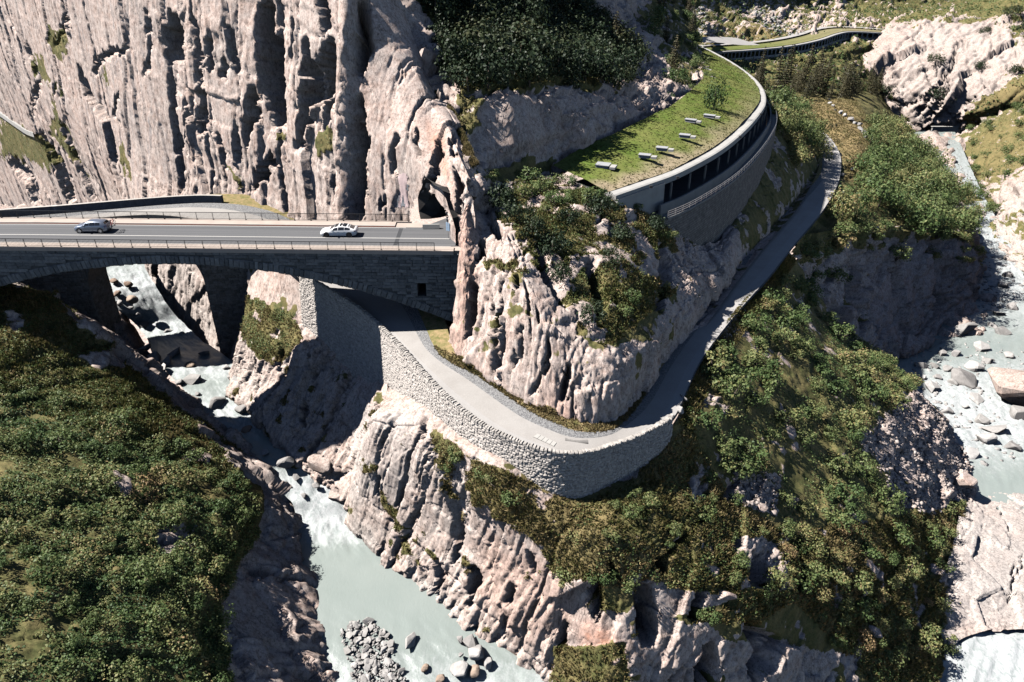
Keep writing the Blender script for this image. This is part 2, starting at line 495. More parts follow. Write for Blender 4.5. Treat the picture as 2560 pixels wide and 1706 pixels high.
# ------------------------------------------------------------------ rock and turf
def make_rock(name, warm=1.0, light=1.0):
    t = NT(name); p = t.pos()
    big = t.noise(p, 0.12, 5, 0.6)
    med = t.noise(p, 0.8, 5, 0.65)
    fine = t.noise(p, 5.0, 5, 0.7)
    streak = t.noise(t.mapping(p, (0.9, 0.9, 0.045)), 1.0, 5, 0.6, 0.6)
    L = light
    c1 = t.mix(t.ramp(big, [(0.35, 0.0), (0.65, 1.0)]), (0.49 * L, 0.365 * L, 0.31 * L), (0.44 * L, 0.36 * L, 0.32 * L))
    c2 = t.mix(t.ramp(med, [(0.42, 0.0), (0.72, 1.0)]), c1, (0.56 * L, 0.475 * L, 0.425 * L))
    c2 = t.mix(t.ramp(med, [(0.28, 0.75), (0.46, 0.0)]), c2, (0.26 * L, 0.185 * L, 0.15 * L))
    g = t.math('MULTIPLY', t.ramp(streak, [(0.50, 0.0), (0.68, 0.75)]), t.math('ADD', t.attr("grey"), 0.14), clamp=True)
    c3 = t.mix(g, c2, (0.205 * L, 0.205 * L, 0.215 * L))
    c3 = t.mix(t.math('MULTIPLY', t.attr("red"), t.ramp(med, [(0.35, 0.2), (0.6, 1.0)])), c3, (0.42, 0.20, 0.13))
    c3 = t.mix(t.math('MULTIPLY', t.attr("pale"), t.ramp(big, [(0.3, 0.55), (0.6, 0.95)])), c3, (0.44, 0.395, 0.365))
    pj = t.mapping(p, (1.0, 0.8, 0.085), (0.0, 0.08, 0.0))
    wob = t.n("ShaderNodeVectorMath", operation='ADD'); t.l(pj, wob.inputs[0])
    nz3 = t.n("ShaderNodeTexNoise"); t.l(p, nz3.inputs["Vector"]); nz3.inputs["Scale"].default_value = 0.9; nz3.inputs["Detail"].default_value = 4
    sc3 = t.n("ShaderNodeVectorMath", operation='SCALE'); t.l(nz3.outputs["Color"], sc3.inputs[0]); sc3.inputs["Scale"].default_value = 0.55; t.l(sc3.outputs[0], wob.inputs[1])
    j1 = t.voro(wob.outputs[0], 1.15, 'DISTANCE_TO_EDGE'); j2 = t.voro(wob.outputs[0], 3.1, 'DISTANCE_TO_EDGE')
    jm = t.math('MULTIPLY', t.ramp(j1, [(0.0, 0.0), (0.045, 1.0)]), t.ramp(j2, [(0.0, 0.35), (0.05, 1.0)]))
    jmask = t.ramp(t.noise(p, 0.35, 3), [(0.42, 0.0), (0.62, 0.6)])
    c3 = t.mix(t.math('MULTIPLY', t.math('SUBTRACT', 1.0, jm), jmask), c3, (0.075, 0.062, 0.055))  # joint stain, with crack shade painted into the same dark lines
    grain = t.noise(t.mapping(p, (1, 1, 0.6)), 2.8, 6, 0.82)
    speck = t.mix(1.0, t.ramp(fine, [(0.30, 0.72), (0.5, 1.0), (0.75, 1.18)]), t.ramp(grain, [(0.36, 0.38), (0.47, 0.95), (0.62, 1.18)]), 'MULTIPLY')
    c4 = t.mix(1.0, c3, speck, 'MULTIPLY')
    # turf, moss and dry grass
    tn = t.noise(p, 0.45, 5, 0.65); tf = t.noise(p, 4.0, 4, 0.7)
    turf = t.mix(t.ramp(tn, [(0.38, 0.0), (0.62, 1.0)]), (0.085, 0.090, 0.032), (0.175, 0.145, 0.062))
    turf = t.mix(t.attr("dry"), turf, (0.24, 0.175, 0.085))
    turf = t.mix(1.0, turf, t.ramp(tf, [(0.25, 0.5), (0.75, 1.5)]), 'MULTIPLY')
    vf = t.math('ADD', t.attr("veg"), t.math('MULTIPLY', t.math('SUBTRACT', tf, 0.5), 0.7))
    vf = t.ramp(vf, [(0.42, 0.0), (0.58, 1.0)])
    c5 = t.mix(vf, c4, turf)
    h = t.math('ADD', t.math('MULTIPLY', t.noise(t.mapping(p, (1, 1, 0.28)), 2.6, 5, 0.7), 1.0), t.math('MULTIPLY', fine, 0.3))
    h = t.math('ADD', h, t.math('MULTIPLY', jm, t.math('MULTIPLY', jmask, 1.2)))
    return t.bsdf(c5, 0.88, t.bump(h, 0.4, 0.09), spec=0.2)

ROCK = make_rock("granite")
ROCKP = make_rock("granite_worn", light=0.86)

# big wall behind the bridges, wrapping round the tunnel mouth
W = lambda x, y, z: ('w', x, y, z)
wallplan = [  # plan at z=-33, -8, 8, 26, 40
 [(-300,400),(-302,399),(-308,405),(-318,415),(-328,425)],
 [(-215,305),(-217,304),(-222,310),(-230,319),(-238,328)],
 [(-150,232),(-152,231),(-157,237),(-164,246),(-171,255)],
 [(-114,192),(-117,191),(-121,196),(-127,204),(-133,212)],
 [(-89,162),(-92,163),(-95,167.5),(-100,174.5),(-105,182)],
 [(-68,127),(-73,142.5),(-75,147),(-79,153.5),(-83,161)],
 [(-57,117.5),(-59,131),(-60.5,135.5),(-63,142),(-66,149)],
 [(-49,109.5),(-47,121),(-48,125.5),(-50,132),(-52,139)],
 [(-43,105),(-38,115.5),(-38.5,119.5),(-39.5,126),(-41,133)],
 [(-38,101),(-31,109.5),(-31,113.5),(-31.5,120),(-31,129)],
 [(-32,98),(-24.5,103.6),(-24.2,107.2),(-24.5,113.5),(-24,123)],
]
wall_cols = [[W(x, y, z) for (x, y), z in zip(c, (min(-34, -34 - (c[0][1] - 127) * 0.24), -8, 8, 26, 42))] for c in wallplan] + [
 [W(-26,97,-34), W(-18.5,100,-8), W(-18,103,8), (975,100,111), (972,-60,121)],
 [W(-18,95,-34), W(-13.2,97.2,-8), W(-13.2,98.8,8), (1030,160,109.5), (1020,50,119)],
 [W(-11,90,-34), W(-9.5,91,-8), W(-10.2,93.5,5), (1078,262,104), (1085,215,112)],
 [W(-7.8,84,-34), W(-7.2,84.8,-8), W(-7.5,88,4), (1122,318,99), (1138,285,105)],
 [W(-6.2,80,-34), W(-5.6,82.6,-8), W(-4.6,85.5,3), (1165,425,91), (1195,410,95)],
]
cuts_wall = [
 ([(147,-10),(165,40),(135,125)],14,1.6), ([(325,121),(283,126),(245,149),(226,184)],16,2.0), ([(302,226),(283,291),(306,312)],9,1.2),
 ([(417,25),(413,96),(425,140),(455,152)],40,3.6), ([(398,88),(421,165),(428,260),(440,367),(448,498)],10,1.3), ([(459,245),(461,360)],7,1.0),
 ([(470,20),(493,126),(497,214)],14,1.7), ([(513,96),(522,180)],18,1.9), ([(498,218),(490,333),(501,345)],16,2.1), ([(628,214),(608,325),(612,375)],26,3.0),
 ([(650,-10),(646,96),(654,191),(673,268),(684,325)],50,5.5), ([(674,379),(650,430),(620,475)],24,3.0), ([(690,370),(712,540)],13,2.0),
 ([(765,88),(762,184),(750,283),(742,383)],22,3.0), ([(823,88),(788,184),(773,268)],30,3.2), ([(830,110),(811,230),(800,330)],26,3.0), ([(800,-10),(806,80)],22,2.5),
 ([(905,-10),(900,100),(893,190)],34,3.4), ([(892,230),(888,413),(892,560)],28,2.6), ([(833,380),(834,470),(838,560)],18,3.2),
 ([(991,333),(976,386),(980,444)],11,1.6), ([(1041,318),(1034,356),(1049,402)],11,1.3), ([(1089,344),(1091,383),(1064,467),(1057,482)],14,1.8),
 ([(957,488),(952,505),(938,518)],11,1.8), ([(1133,325),(1118,383)],22,2.0), ([(1125,413),(1145,478),(1133,536)],14,2.0),
 ([(60,100),(95,200),(80,300)],10,1.4), ([(190,160),(215,240),(260,310),(285,420)],16,1.8), ([(20,400),(60,450),(90,520)],30,3.4), ([(95,330),(140,420),(175,520)],28,3.0),
 ([(150,300),(190,400),(240,510)],14,1.6), ([(365,20),(372,120),(360,200)],8,1.0), ([(560,40),(575,140),(590,200)],12,1.4), ([(560,150),(550,200)],14,1.6),
 ([(535,330),(545,430),(560,500)],9,1.2), ([(580,300),(590,420)],8,1.0), ([(720,40),(726,160)],12,1.4),
]
surface("rock_cliff", wall_cols, 0.178, ROCK, amp=(0.65, 0.20, 0.09), size=(11.0, 3.0, 1.1), stretch=4.0, lean=0.08, seed=3, slab=(0.80, 0.25, 0.085), slabL=(7.0, 2.4, 0.85), calm=[([(-100,-100),(410,-100),(440,520),(-100,520)], 0.55), ([(915,-100),(1100,-100),(1150,300),(1120,560),(900,560)], 0.42)],
        veg=[([(0,300),(60,320),(110,350),(130,420),(60,400),(0,395)], 1.0), ([(85,130),(120,150),(130,210),(100,200)], 0.8), ([(140,190),(150,300),(215,400),(235,440),(180,380),(120,330)], 0.55),
             ([(130,60),(170,100),(160,160),(135,120)], 0.5), ([(245,160),(262,170),(262,200),(245,190)], 0.6), ([(280,345),(300,350),(335,450),(320,450)], 0.55),
             ([(1010,0),(1120,120),(1100,200),(1140,290),(1200,420),(1250,300),(1200,-100)], 0.9), ([(700,330),(722,330),(718,360),(700,360)], 0.6), ([(780,330),(830,320),(840,370),(800,380)], 0.6), ([(560,430),(590,440),(585,470)], 0.4)],
        cuts=cuts_wall, bulges=[([(872,-20),(866,250),(862,560)], 24, 1.6)], base_veg=-1.0, vnoise_amt=0.26,
        hole=[(1028,605),(1027,530),(1036,502),(1054,480),(1066,468),(1082,484),(1097,504),(1111,522),(1120,545),(1125,605)],
        red=[([(1070,300),(1100,330),(1120,440),(1160,640),(1135,640),(1120,460),(1080,400)], 0.8), ([(1040,290),(1060,300),(1060,350),(1030,330)], 0.4)],
        grey=[([(170,0),(420,0),(440,500),(300,480),(220,300)], 0.55), ([(0,0),(170,0),(120,250),(0,260)], 0.35)],
        pale=[([(330,650),(500,660),(540,900),(400,800)], 0.75)],
        label="tall pale granite cliff with dark vertical cracks behind the road bridge", cat="cliff")

# spur between bridge end, hairpin and gallery
spur_cols = [
 [(1122,960,82), (1112,860,-11.3), (1125,760,80.5), (1146,610,84), (1155,500,87.5), (1180,425,95)],
 [(1140,950,78), (1140,900,-11.7), (1152,760,79), (1160,615,83), (1172,500,87.5), (1200,430,97)],
 [(1205,980,75), (1200,938,-11.9), (1195,800,77), (1195,678,80.5), (1212,560,88), (1255,455,101)],
 [(1330,1060,67), (1330,1022,-12.6), (1322,850,71), (1310,688,76), (1310,560,88), (1385,445,108)],
 [(1440,1100,64.5), (1440,1064,-13.2), (1435,960,67.5), (1425,830,71.5), (1430,620,86), (1535,486,102)],
 [(1530,1095,65.5), (1530,1058,-13.8), (1527,990,67.5), (1530,900,70), (1560,700,83), (1615,530,103)],
 [(1590,1040,69), (1590,1010,-14.2), (1600,950,72.5), (1615,865,75), (1650,720,89), (1695,565,108)],
 [(1690,930,84), (1668,905,-15.4), (1688,855,86.5), (1705,790,89), (1725,700,97.5), (1745,610,112)],
 [(1790,780,98), (1774,765,-16.8), (1792,738,103), (1796,700,105), (1800,650,110.5), (1805,600,120)],
 [(1885,650,121), (1868,640,-18.4), (1882,608,127.5), (1880,570,129.5), (1878,520,135.5), (1875,450,146)],
 [(2000,512,158), (1990,500,-22), (1998,465,167.5), (1985,420,171), (1965,370,177), (1932,310,184)],
 [(2048,412,204), (2048,400,-26), (2038,365,214), (2010,325,219), (1970,275,226), (1925,240,230)],
 [(2025,340,245), (2022,332,-28.5), (1990,300,256), (1950,270,262), (1915,235,270), (1860,190,275)],
]
cuts_spur = [
 ([(1209,596),(1194,657)],15,1.8), ([(1174,695),(1163,818),(1155,856)],15,2.0), ([(1240,676),(1240,764),(1236,848),(1243,948)],11,1.6), ([(1285,676),(1278,737)],14,1.8),
 ([(1312,699),(1316,787),(1326,879)],8,1.1), ([(1282,875),(1285,929)],7,0.9), ([(1301,810),(1291,913)],7,0.9), ([(1373,837),(1373,894),(1350,940),(1328,1001)],9,1.1),
 ([(1420,906),(1400,1009)],17,1.6), ([(1255,810),(1247,952)],11,1.4), ([(1225,560),(1250,600)],18,2.0), ([(1350,600),(1360,680),(1420,780)],26,2.2), ([(1465,640),(1480,720),(1500,800)],30,2.5), ([(1650,600),(1660,700),(1640,780)],24,2.4),
 ([(1345,768),(1348,810)],7,0.9), ([(1215,740),(1222,800)],8,0.8),
]
surface("rock_spur", spur_cols, 0.15, ROCK, amp=(0.5, 0.20, 0.10), size=(6.0, 2.1, 0.85), stretch=3.5, lean=0.12, seed=21, slab=(0.55, 0.22, 0.09), slabL=(4.2, 1.5, 0.6), fade=0.16,
        veg=[([(1205,450),(1560,470),(1700,560),(1720,620),(1640,640),(1500,660),(1420,640),(1330,600),(1230,560)], 0.05),
             ([(1280,520),(1420,560),(1420,680),(1330,650),(1290,600)], 0.35), ([(1460,510),(1700,540),(1680,620),(1470,590)], 0.3), ([(1190,655),(1300,660),(1330,700),(1310,670),(1200,672)], 0.5),
             ([(1420,700),(1560,660),(1700,700),(1640,850),(1500,880),(1430,820)], 0.35), ([(1140,890),(1200,930),(1340,1015),(1450,1062),(1540,1060),(1540,1075),(1430,1085),(1300,1030),(1130,925)], 0.9),
             ([(1760,400),(2060,280),(2080,420),(1980,560),(1850,620)], 0.35), ([(1900,220),(2080,300),(2070,420),(1960,420)], 0.9)],
        cuts=cuts_spur, base_veg=-0.85, vnoise_amt=0.5,
        red=[([(1125,470),(1175,470),(1180,700),(1160,900),(1130,880)], 0.55), ([(1330,980),(1440,1000),(1440,1062),(1360,1050)], 0.5)],
        dry=[([(1290,1000),(1560,1040),(1560,1090),(1290,1060)], 0.6)],
        label="steep fractured granite spur above the inside of the hairpin", cat="rock")

# wooded hillside above the gallery
hill_cols = [
 [(1180,500,88), (1168,440,92), (1118,295,103), (1068,165,113), (1000,20,123), W(-20,142,44)],
 [(1260,475,97), (1245,440,101), (1215,250,108), (1190,120,126), (1155,0,140), W(-6,162,46)],
 [(1395,440,111), (1395,415,113.5), (1380,235,118), (1335,110,142), (1295,0,160), W(4,182,44)],
 [(1560,355,133), (1560,335,136), (1540,240,141), (1475,120,168), (1425,0,185), W(14,214,42)],
 [(1690,290,155), (1690,275,158), (1662,222,165), (1595,120,195), (1535,0,215), W(28,250,38)],
 [(1768,212,199), (1768,200,201), (1742,160,220), (1695,80,265), (1620,0,295), W(40,330,36)],
 [(1728,125,298), (1728,115,303), (1735,95,330), (1745,60,370), (1715,0,400), W(66,440,36)],
]
surface("wooded_hillside", hill_cols, 0.4, ROCK, amp=(1.4, 0.6, 0.25), size=(8, 3.2, 1.2), stretch=2.2, lean=0.2, seed=33, lin=0.5,
        veg=[([(1000,-60),(1120,140),(1150,230),(1250,220),(1390,200),(1540,215),(1600,150),(1480,20),(1450,-60)], 1.0), ([(1640,-60),(1800,-60),(1780,150),(1700,230),(1600,40)], 0.35), ([(1180,480),(1240,470),(1400,430),(1400,400),(1260,400)],0.5), ([(1130,230),(1210,250),(1200,320),(1160,330)],0.7)],
        base_veg=-0.75, vnoise_amt=0.3, vegamp=0.8, label="dark wooded hillside rising above the grassy gallery roof", cat="hillside")

# outer side of the old road: from under the bridges round the hairpin to the right-hand gorge
out_cols = [
 [(622,640,110), (616,750,106), (600,850,103), (585,930,101), (575,985,-30), (570,1010,-38)],
 [(700,645,102), (692,760,99.5), (655,860,96.5), (650,950,94.5), (655,1050,-29.5), (650,1075,-38)],
 [(764,690,100), (766,812,95.0), (745,880,92.5), (722,960,91), (690,1090,-30), (685,1115,-38)],
 [(885,840,94), (890,940,87.4), (850,985,86.0), (815,1070,84.5), (735,1165,-31.5), (725,1190,-38)],
 [(960,880,87), (960,990,80.6), (915,1060,81.5), (880,1120,80.5), (822,1235,-33.5), (812,1260,-39)],
 [(985,950,84), (966,1004,77.4), (918,1040,74.6), (902,1150,73), (892,1320,-34.8), (888,1350,-41)],
 [(1065,1005,73.2), (1056,1050,70.0), (1010,1120,69.5), (978,1240,69.8), (955,1402,-36), (950,1430,-42)],
 [(1165,1075,67.2), (1157,1122,63.9), (1118,1195,64.3), (1085,1320,65.5), (1045,1472,-36.5), (1040,1500,-43)],
 [(1262,1130,63.2), (1256,1182,60.0), (1240,1260,59.2), (1220,1400,60), (1150,1585,-37.5), (1145,1615,-44)],
 [(1352,1185,61.7), (1350,1238,59.0), (1370,1320,56.6), (1360,1450,55.2), (1318,1700,-39), (1312,1740,-45)],
 [(1440,1215,61.5), (1443,1268,58.7), (1480,1340,55.2), (1500,1470,52.5), (1500,1640,49.5), (1490,1850,46)],
 [(1540,1185,63.2), (1548,1232,60.4), (1620,1320,57), (1680,1450,54), (1700,1610,50.5), (1690,1900,46)],
 [(1640,1105,68.2), (1650,1140,65.6), (1760,1250,63), (1860,1400,58.5), (1905,1570,54), (1920,1850,49)],
 [(1695,1035,71), (1702,1045,70), (1850,1120,74), (1990,1250,72), (2085,1400,66), (2120,1740,54)],
 [(1745,905,84.5), (1765,905,86), (1950,960,90), (2140,1120,88), (2235,1300,80), (2340,1720,61)],
 [(1835,785,98.5), (1850,790,100), (2060,900,103), (2240,1060,101), (2335,1200,97), (2405,1420,-54)],
 [(1915,690,116.5), (1930,700,117.5), (2110,860,119), (2290,990,117), (2405,1130,-53.5), (2440,1240,-57)],
 [(1965,625,132), (1985,640,133), (2100,830,136), (2220,930,134), (2330,1010,-57.5), (2400,1100,-62)],
]
cuts_out = [
 ([(948,1189),(943,1239)],9,0.9), ([(1006,1216),(988,1275)],13,1.2), ([(1060,1058),(1047,1099)],11,1.0), ([(1130,1288),(1137,1342),(1119,1419)],13,1.5), ([(1159,1414),(1173,1446),(1155,1522)],19,2.0),
 ([(1087,1401),(1078,1495)],13,1.6), ([(1285,1455),(1267,1518)],17,1.6), ([(1258,1540),(1249,1603)],12,1.2), ([(1602,1460),(1606,1540),(1611,1620)],55,4.0), ([(1751,1463),(1728,1553)],34,3.2), ([(1773,1610),(1746,1720)],44,3.6),
 ([(1490,1440),(1470,1500),(1475,1560)],34,2.6), ([(1400,1560),(1390,1640)],22,2.0), ([(1650,1390),(1660,1440)],30,2.5), ([(1880,1380),(1890,1480)],48,3.5), ([(1860,1560),(1900,1620),(1880,1700)],50,3.6), ([(1980,1350),(2010,1420),(1990,1490)],30,2.4),
 ([(1520,1400),(1530,1450)],20,2.0), ([(700,860),(690,930)],12,1.2), ([(760,1000),(752,1060)],12,1.2), ([(780,880),(770,950)],10,1.0), ([(640,900),(640,980)],12,1.2), ([(1320,1380),(1330,1440)],14,1.4),
]
surface("gorge_flank", out_cols, 0.16, ROCK, amp=(0.65, 0.27, 0.13), size=(6.0, 2.3, 0.95), stretch=3.2, lean=-0.25, seed=47, slab=(0.62, 0.28, 0.11), slabL=(4.6, 1.7, 0.65), fade=0.22, calm=[([(885,990),(1070,1040),(1010,1270),(885,1300)], 0.5)],
        veg=[([(590,760),(640,740),(700,770),(762,800),(770,840),(700,900),(640,880),(600,840)], 0.75),
             ([(1090,1120),(1260,1165),(1440,1250),(1640,1130),(1700,1050),(1760,900),(2000,600),(2350,1000),(2420,1250),(2440,1600),(2400,1720),(2150,1720),(2000,1640),(1850,1500),(1660,1460),(1560,1480),(1420,1440),(1330,1340),(1230,1300),(1120,1220)], 0.85),
             ([(1480,1470),(1600,1440),(1580,1520),(1460,1540)], 0.6), ([(1700,1540),(1850,1500),(1990,1560),(1860,1600)], 0.7), ([(1380,1640),(1560,1600),(1560,1706),(1380,1706)], 0.3), ([(2000,1500),(2440,1400),(2440,1720),(2240,1720)], 0.9),
             ([(940,1230),(985,1270),(1010,1310),(970,1300)], 0.6), ([(1060,1370),(1110,1385),(1095,1410)], 0.6), ([(820,1050),(840,1060),(835,1110),(815,1100)], 0.4), ([(915,1060),(935,1080),(935,1120),(918,1120)], 0.4), ([(1100,1080),(1180,1130),(1150,1260),(1080,1240)], 0.25),
             ([(2150,1090),(2290,980),(2420,1150),(2440,1230),(2330,1290),(2230,1250)], -1.0), ([(1830,1180),(1950,1190),(1940,1290),(1830,1260)], -0.8), ([(1840,1340),(1960,1350),(1990,1480),(1840,1470)], -0.6), ([(1990,1620),(2150,1640),(2130,1720),(1960,1720)], -0.7)],
        cuts=cuts_out, base_veg=-0.85, vnoise_amt=0.52, vegamp=0.5,
        red=[([(1440,1560),(1530,1600),(1530,1680),(1440,1640)], 0.9), ([(1200,1350),(1420,1420),(1420,1620),(1260,1600),(1180,1480)], 0.35), ([(900,1020),(1000,1050),(980,1150),(900,1150)], 0.2)],
        pale=[([(880,1000),(1060,1050),(1010,1250),(890,1250)], 0.85), ([(880,1250),(960,1380),(1080,1480),(1150,1580),(1320,1706),(1200,1706),(1000,1500),(880,1350)], 0.9), ([(1040,1100),(1200,1130),(1180,1350),(1060,1350)], 0.5), ([(600,800),(880,930),(740,1160),(600,1050)], 0.35)],
        grey=[([(905,1300),(1010,1310),(1000,1380),(930,1390)], 1.0), ([(1400,1600),(1500,1650),(1480,1706),(1380,1706)], 0.9)],
        dry=[([(1090,1120),(1300,1180),(1700,1400),(1600,1500),(1400,1440),(1200,1300)], 0.45), ([(1560,1180),(1650,1110),(1700,1060),(1690,1150),(1600,1240)], 0.5)],
        label="granite flank of the gorge falling from the old road to the river", cat="rock")

# wooded terrace and dark cliff right of the old road
ter_cols = [
 [(1985,640,134), (2010,610,146), (2140,585,160), (2280,580,178), (2405,590,194), (2438,640,-57), (2445,700,-64)],
 [(2000,585,144), (2055,545,162), (2190,520,182), (2330,520,203), (2425,570,212), (2445,620,-61), (2455,650,-67)],
 [(2060,510,167), (2120,490,182), (2225,470,205), (2330,470,228), (2410,520,242), (2436,575,-63), (2445,590,-69)],
 [(2098,445,195), (2150,430,212), (2230,420,240), (2320,420,262), (2375,460,285), (2398,500,-64), (2405,510,-70)],
 [(2103,385,223), (2150,352,245), (2200,335,280), (2260,355,312), (2318,390,335), (2343,425,-66), (2350,432,-72)],
 [(2062,333,251), (2085,292,280), (2150,262,330), (2215,285,380), (2275,330,405), (2300,345,-67.5), (2310,350,-74)],
 [(2010,318,262), (2000,265,300), (2080,235,370), (2180,228,425), (2262,300,440), (2285,322,-68.5), (2290,325,-75)],
 [(1900,255,290), (1960,225,335), (2080,190,410), (2180,170,455), (2250,200,470), (2290,230,480), W(260,500,-70)],
]
surface("wooded_terrace", ter_cols, 0.4, ROCK, amp=(0.6, 0.4, 0.2), size=(7, 3, 1.2), seed=61, lin=0.5,
        veg=[([(1980,650),(2450,650),(2300,320),(2200,150),(1850,180),(1950,320)], 1.1)], base_veg=-0.5, vnoise_amt=0.2, vegamp=0.7,
        dry=[([(1990,245),(2130,250),(2180,330),(2150,430),(2110,460),(2110,380),(2050,320)], 0.85), ([(2050,560),(2130,540),(2160,610),(2060,640)], 0.4)],
        label="wooded terrace with a dry meadow beside the end of the old road", cat="terrace")
dark_cols = [
 [(1985,625,134), (2000,720,137), (2040,820,139), (2110,900,139), (2170,960,-56.5), (2180,1000,-63)],
 [(2010,590,146), (2050,690,147), (2110,790,147), (2170,860,146), (2225,905,-57.5), (2230,940,-64)],
 [(2140,570,161), (2165,670,162), (2200,760,161), (2240,830,160), (2275,870,-58.2), (2280,900,-65)],
 [(2280,565,179), (2290,650,178), (2310,740,175), (2330,800,172), (2345,850,-58.8), (2350,880,-65)],
 [(2395,570,195), (2412,640,191), (2420,720,187), (2430,790,181), (2440,850,-59.2), (2445,880,-66)],
 [(2430,620,210), (2442,670,204), (2448,740,198), (2452,790,192), (2456,830,-59.5), (2460,850,-66)],
 [(2440,610,235), (2450,640,232), (2458,680,226), (2462,720,-61), (2466,730,-62), (2470,740,-68)],
]
surface("shaded_cliff", dark_cols, 0.19, ROCK, amp=(1.5, 0.7, 0.25), size=(7, 2.6, 1.0), stretch=3.0, lean=-0.4, seed=71,
        cuts=[([(2330,600),(2350,700),(2330,800)],30,3.0), ([(2230,640),(2240,740)],24,2.5), ([(2120,680),(2130,780)],24,2.0), ([(2380,620),(2370,700)],20,2.0)],
        veg=[([(1980,560),(2440,560),(2440,600),(2200,600),(2000,660)], 0.6), ([(2120,740),(2160,780),(2160,830),(2130,800)], 0.3)], base_veg=-1.0,
        label="dark cliff in shade dropping from the wooded terrace to the right-hand river", cat="cliff")

# wooded ground below the far gallery, slope behind it, slabs and right bank
far_cols = [
 [(1790,200,300), (1745,150,345), (1760,140,372), (1790,132,385), (1700,108,392), (1720,60,420), (1720,0,460), W(110,560,60)],
 [(1880,240,300), (1880,200,350), (1890,165,385), (1900,150,400), (1850,100,430), (1850,50,480), (1850,0,520), W(170,620,70)],
 [(1970,245,320), (1980,200,370), (1990,160,410), (2000,140,425), (1970,97,460), (1970,50,510), (1970,0,560), W(230,670,75)],
 [(2080,240,360), (2090,190,415), (2100,145,445), (2105,125,452), (2080,80,490), (2080,40,540), (2080,0,600), W(290,720,80)],
 [(2180,230,425), (2180,170,455), (2190,130,475), (2190,112,480), (2180,75,505), (2190,40,560), (2190,0,620), W(360,760,80)],
 [(2300,230,470), (2290,170,480), (2290,130,488), (2290,105,492), (2300,75,515), (2310,40,580), (2310,0,640), W(450,800,80)],
 [(2700,200,480), (2700,170,490), (2700,130,500), (2700,105,510), (2700,75,535), (2700,40,600), (2700,0,660), W(650,840,80)],
]
surface("far_hillside", far_cols, 0.32, ROCK, amp=(3.0, 1.6, 0.7), size=(16, 6, 2.5), stretch=1.6, seed=81, lin=0.6,
        veg=[([(1700,260),(2300,260),(2300,95),(1700,100)], 0.8), ([(1690,110),(2000,90),(1900,30),(1690,60)], 0.35), ([(2100,60),(2700,60),(2700,-80),(2100,-80)], 0.7), ([(1700,30),(2150,30),(2150,-60),(1700,-60)],0.2)],
        base_veg=-0.15, vnoise_amt=0.5, vegamp=1.5, dry=[([(1760,105),(2000,95),(2000,70),(1780,60)], 0.7)],
        label="far scrubby mountainside with pale scree behind the distant gallery", cat="mountainside")
slab_cols = [
 [W(205,462,-74), (2262,332,428), (2160,250,440), (2115,170,462), (2150,120,486), (2200,85,520)],
 [W(215,440,-74), (2290,330,418), (2240,235,430), (2200,150,452), (2225,85,478), (2260,40,530)],
 [W(240,420,-74), (2370,300,408), (2330,220,420), (2310,140,440), (2330,75,465), (2360,20,520)],
 [W(275,405,-74), (2460,275,395), (2430,190,412), (2430,120,430), (2450,70,455), (2480,-10,520)],
 [W(310,390,-74), (2560,250,385), (2550,170,400), (2550,110,420), (2570,50,445), (2600,-40,520)],
 [W(360,370,-74), (2700,230,370), (2700,150,390), (2700,90,410), (2700,40,430), (2720,-60,520)],
]
surface("pale_slab_cliff", slab_cols, 0.19, ROCKP, amp=(2.6, 1.1, 0.5), size=(15, 5.0, 2.0), stretch=2.4, lean=-0.6, seed=91, lin=0.5,
        cuts=[([(2400,90),(2370,180),(2330,240),(2290,300)],14,3.5), ([(2380,200),(2340,270),(2320,310)],12,3.0), ([(2330,230),(2280,262),(2230,255)],10,2.5), ([(2440,230),(2400,262)],10,2.0)],
        veg=[([(2180,60),(2560,40),(2600,-60),(2150,-60)], 0.9), ([(2150,220),(2230,230),(2220,260),(2160,250)],0.3), ([(2400,290),(2560,180),(2700,200),(2700,260),(2420,320)], 0.7), ([(2500,60),(2600,60),(2600,130),(2530,110)],0.3)], base_veg=-1.0,
        pale=[([(2150,330),(2300,60),(2600,60),(2600,330)],0.35)], dry=[([(2400,300),(2560,170),(2600,260),(2420,320)],0.5)],
        label="pale tilted granite slabs across the valley above the weir", cat="cliff")
bank_cols = [
 [W(212,425,-73), (2305,335,-67), (2400,325,402), (2480,290,390), (2600,240,372), (2760,180,360)],
 [W(202,370,-72), (2372,400,-66), (2420,395,372), (2520,350,350), (2640,300,330), (2800,260,300)],
 [W(188,318,-71), (2415,470,-65), (2460,460,318), (2560,410,300), (2680,360,280), (2850,330,250)],
 [W(178,268,-69), (2460,545,-63.5), (2500,535,268), (2600,490,256), (2740,440,240), (2900,410,210)],
 [W(172,232,-68), (2500,625,-62.5), (2540,605,230), (2650,560,220), (2800,500,205), (2950,480,180)],
 [W(168,205,-67), (2560,690,-61.5), (2600,660,204), (2720,610,195), (2850,560,180), (3000,540,160)],
 [W(152,178,-66), (2600,800,-60.5), (2640,760,174), (2760,700,170), (2900,640,160), (3050,620,140)],
 [W(126,140,-65), (2600,960,-59), (2650,900,142), (2780,820,140), (2950,750,130), (3100,700,120)],
 [W(106,112,-62), (2620,1150,-56.5), (2680,1080,112), (2820,1000,110), (3000,900,105), (3150,860,100)],
]
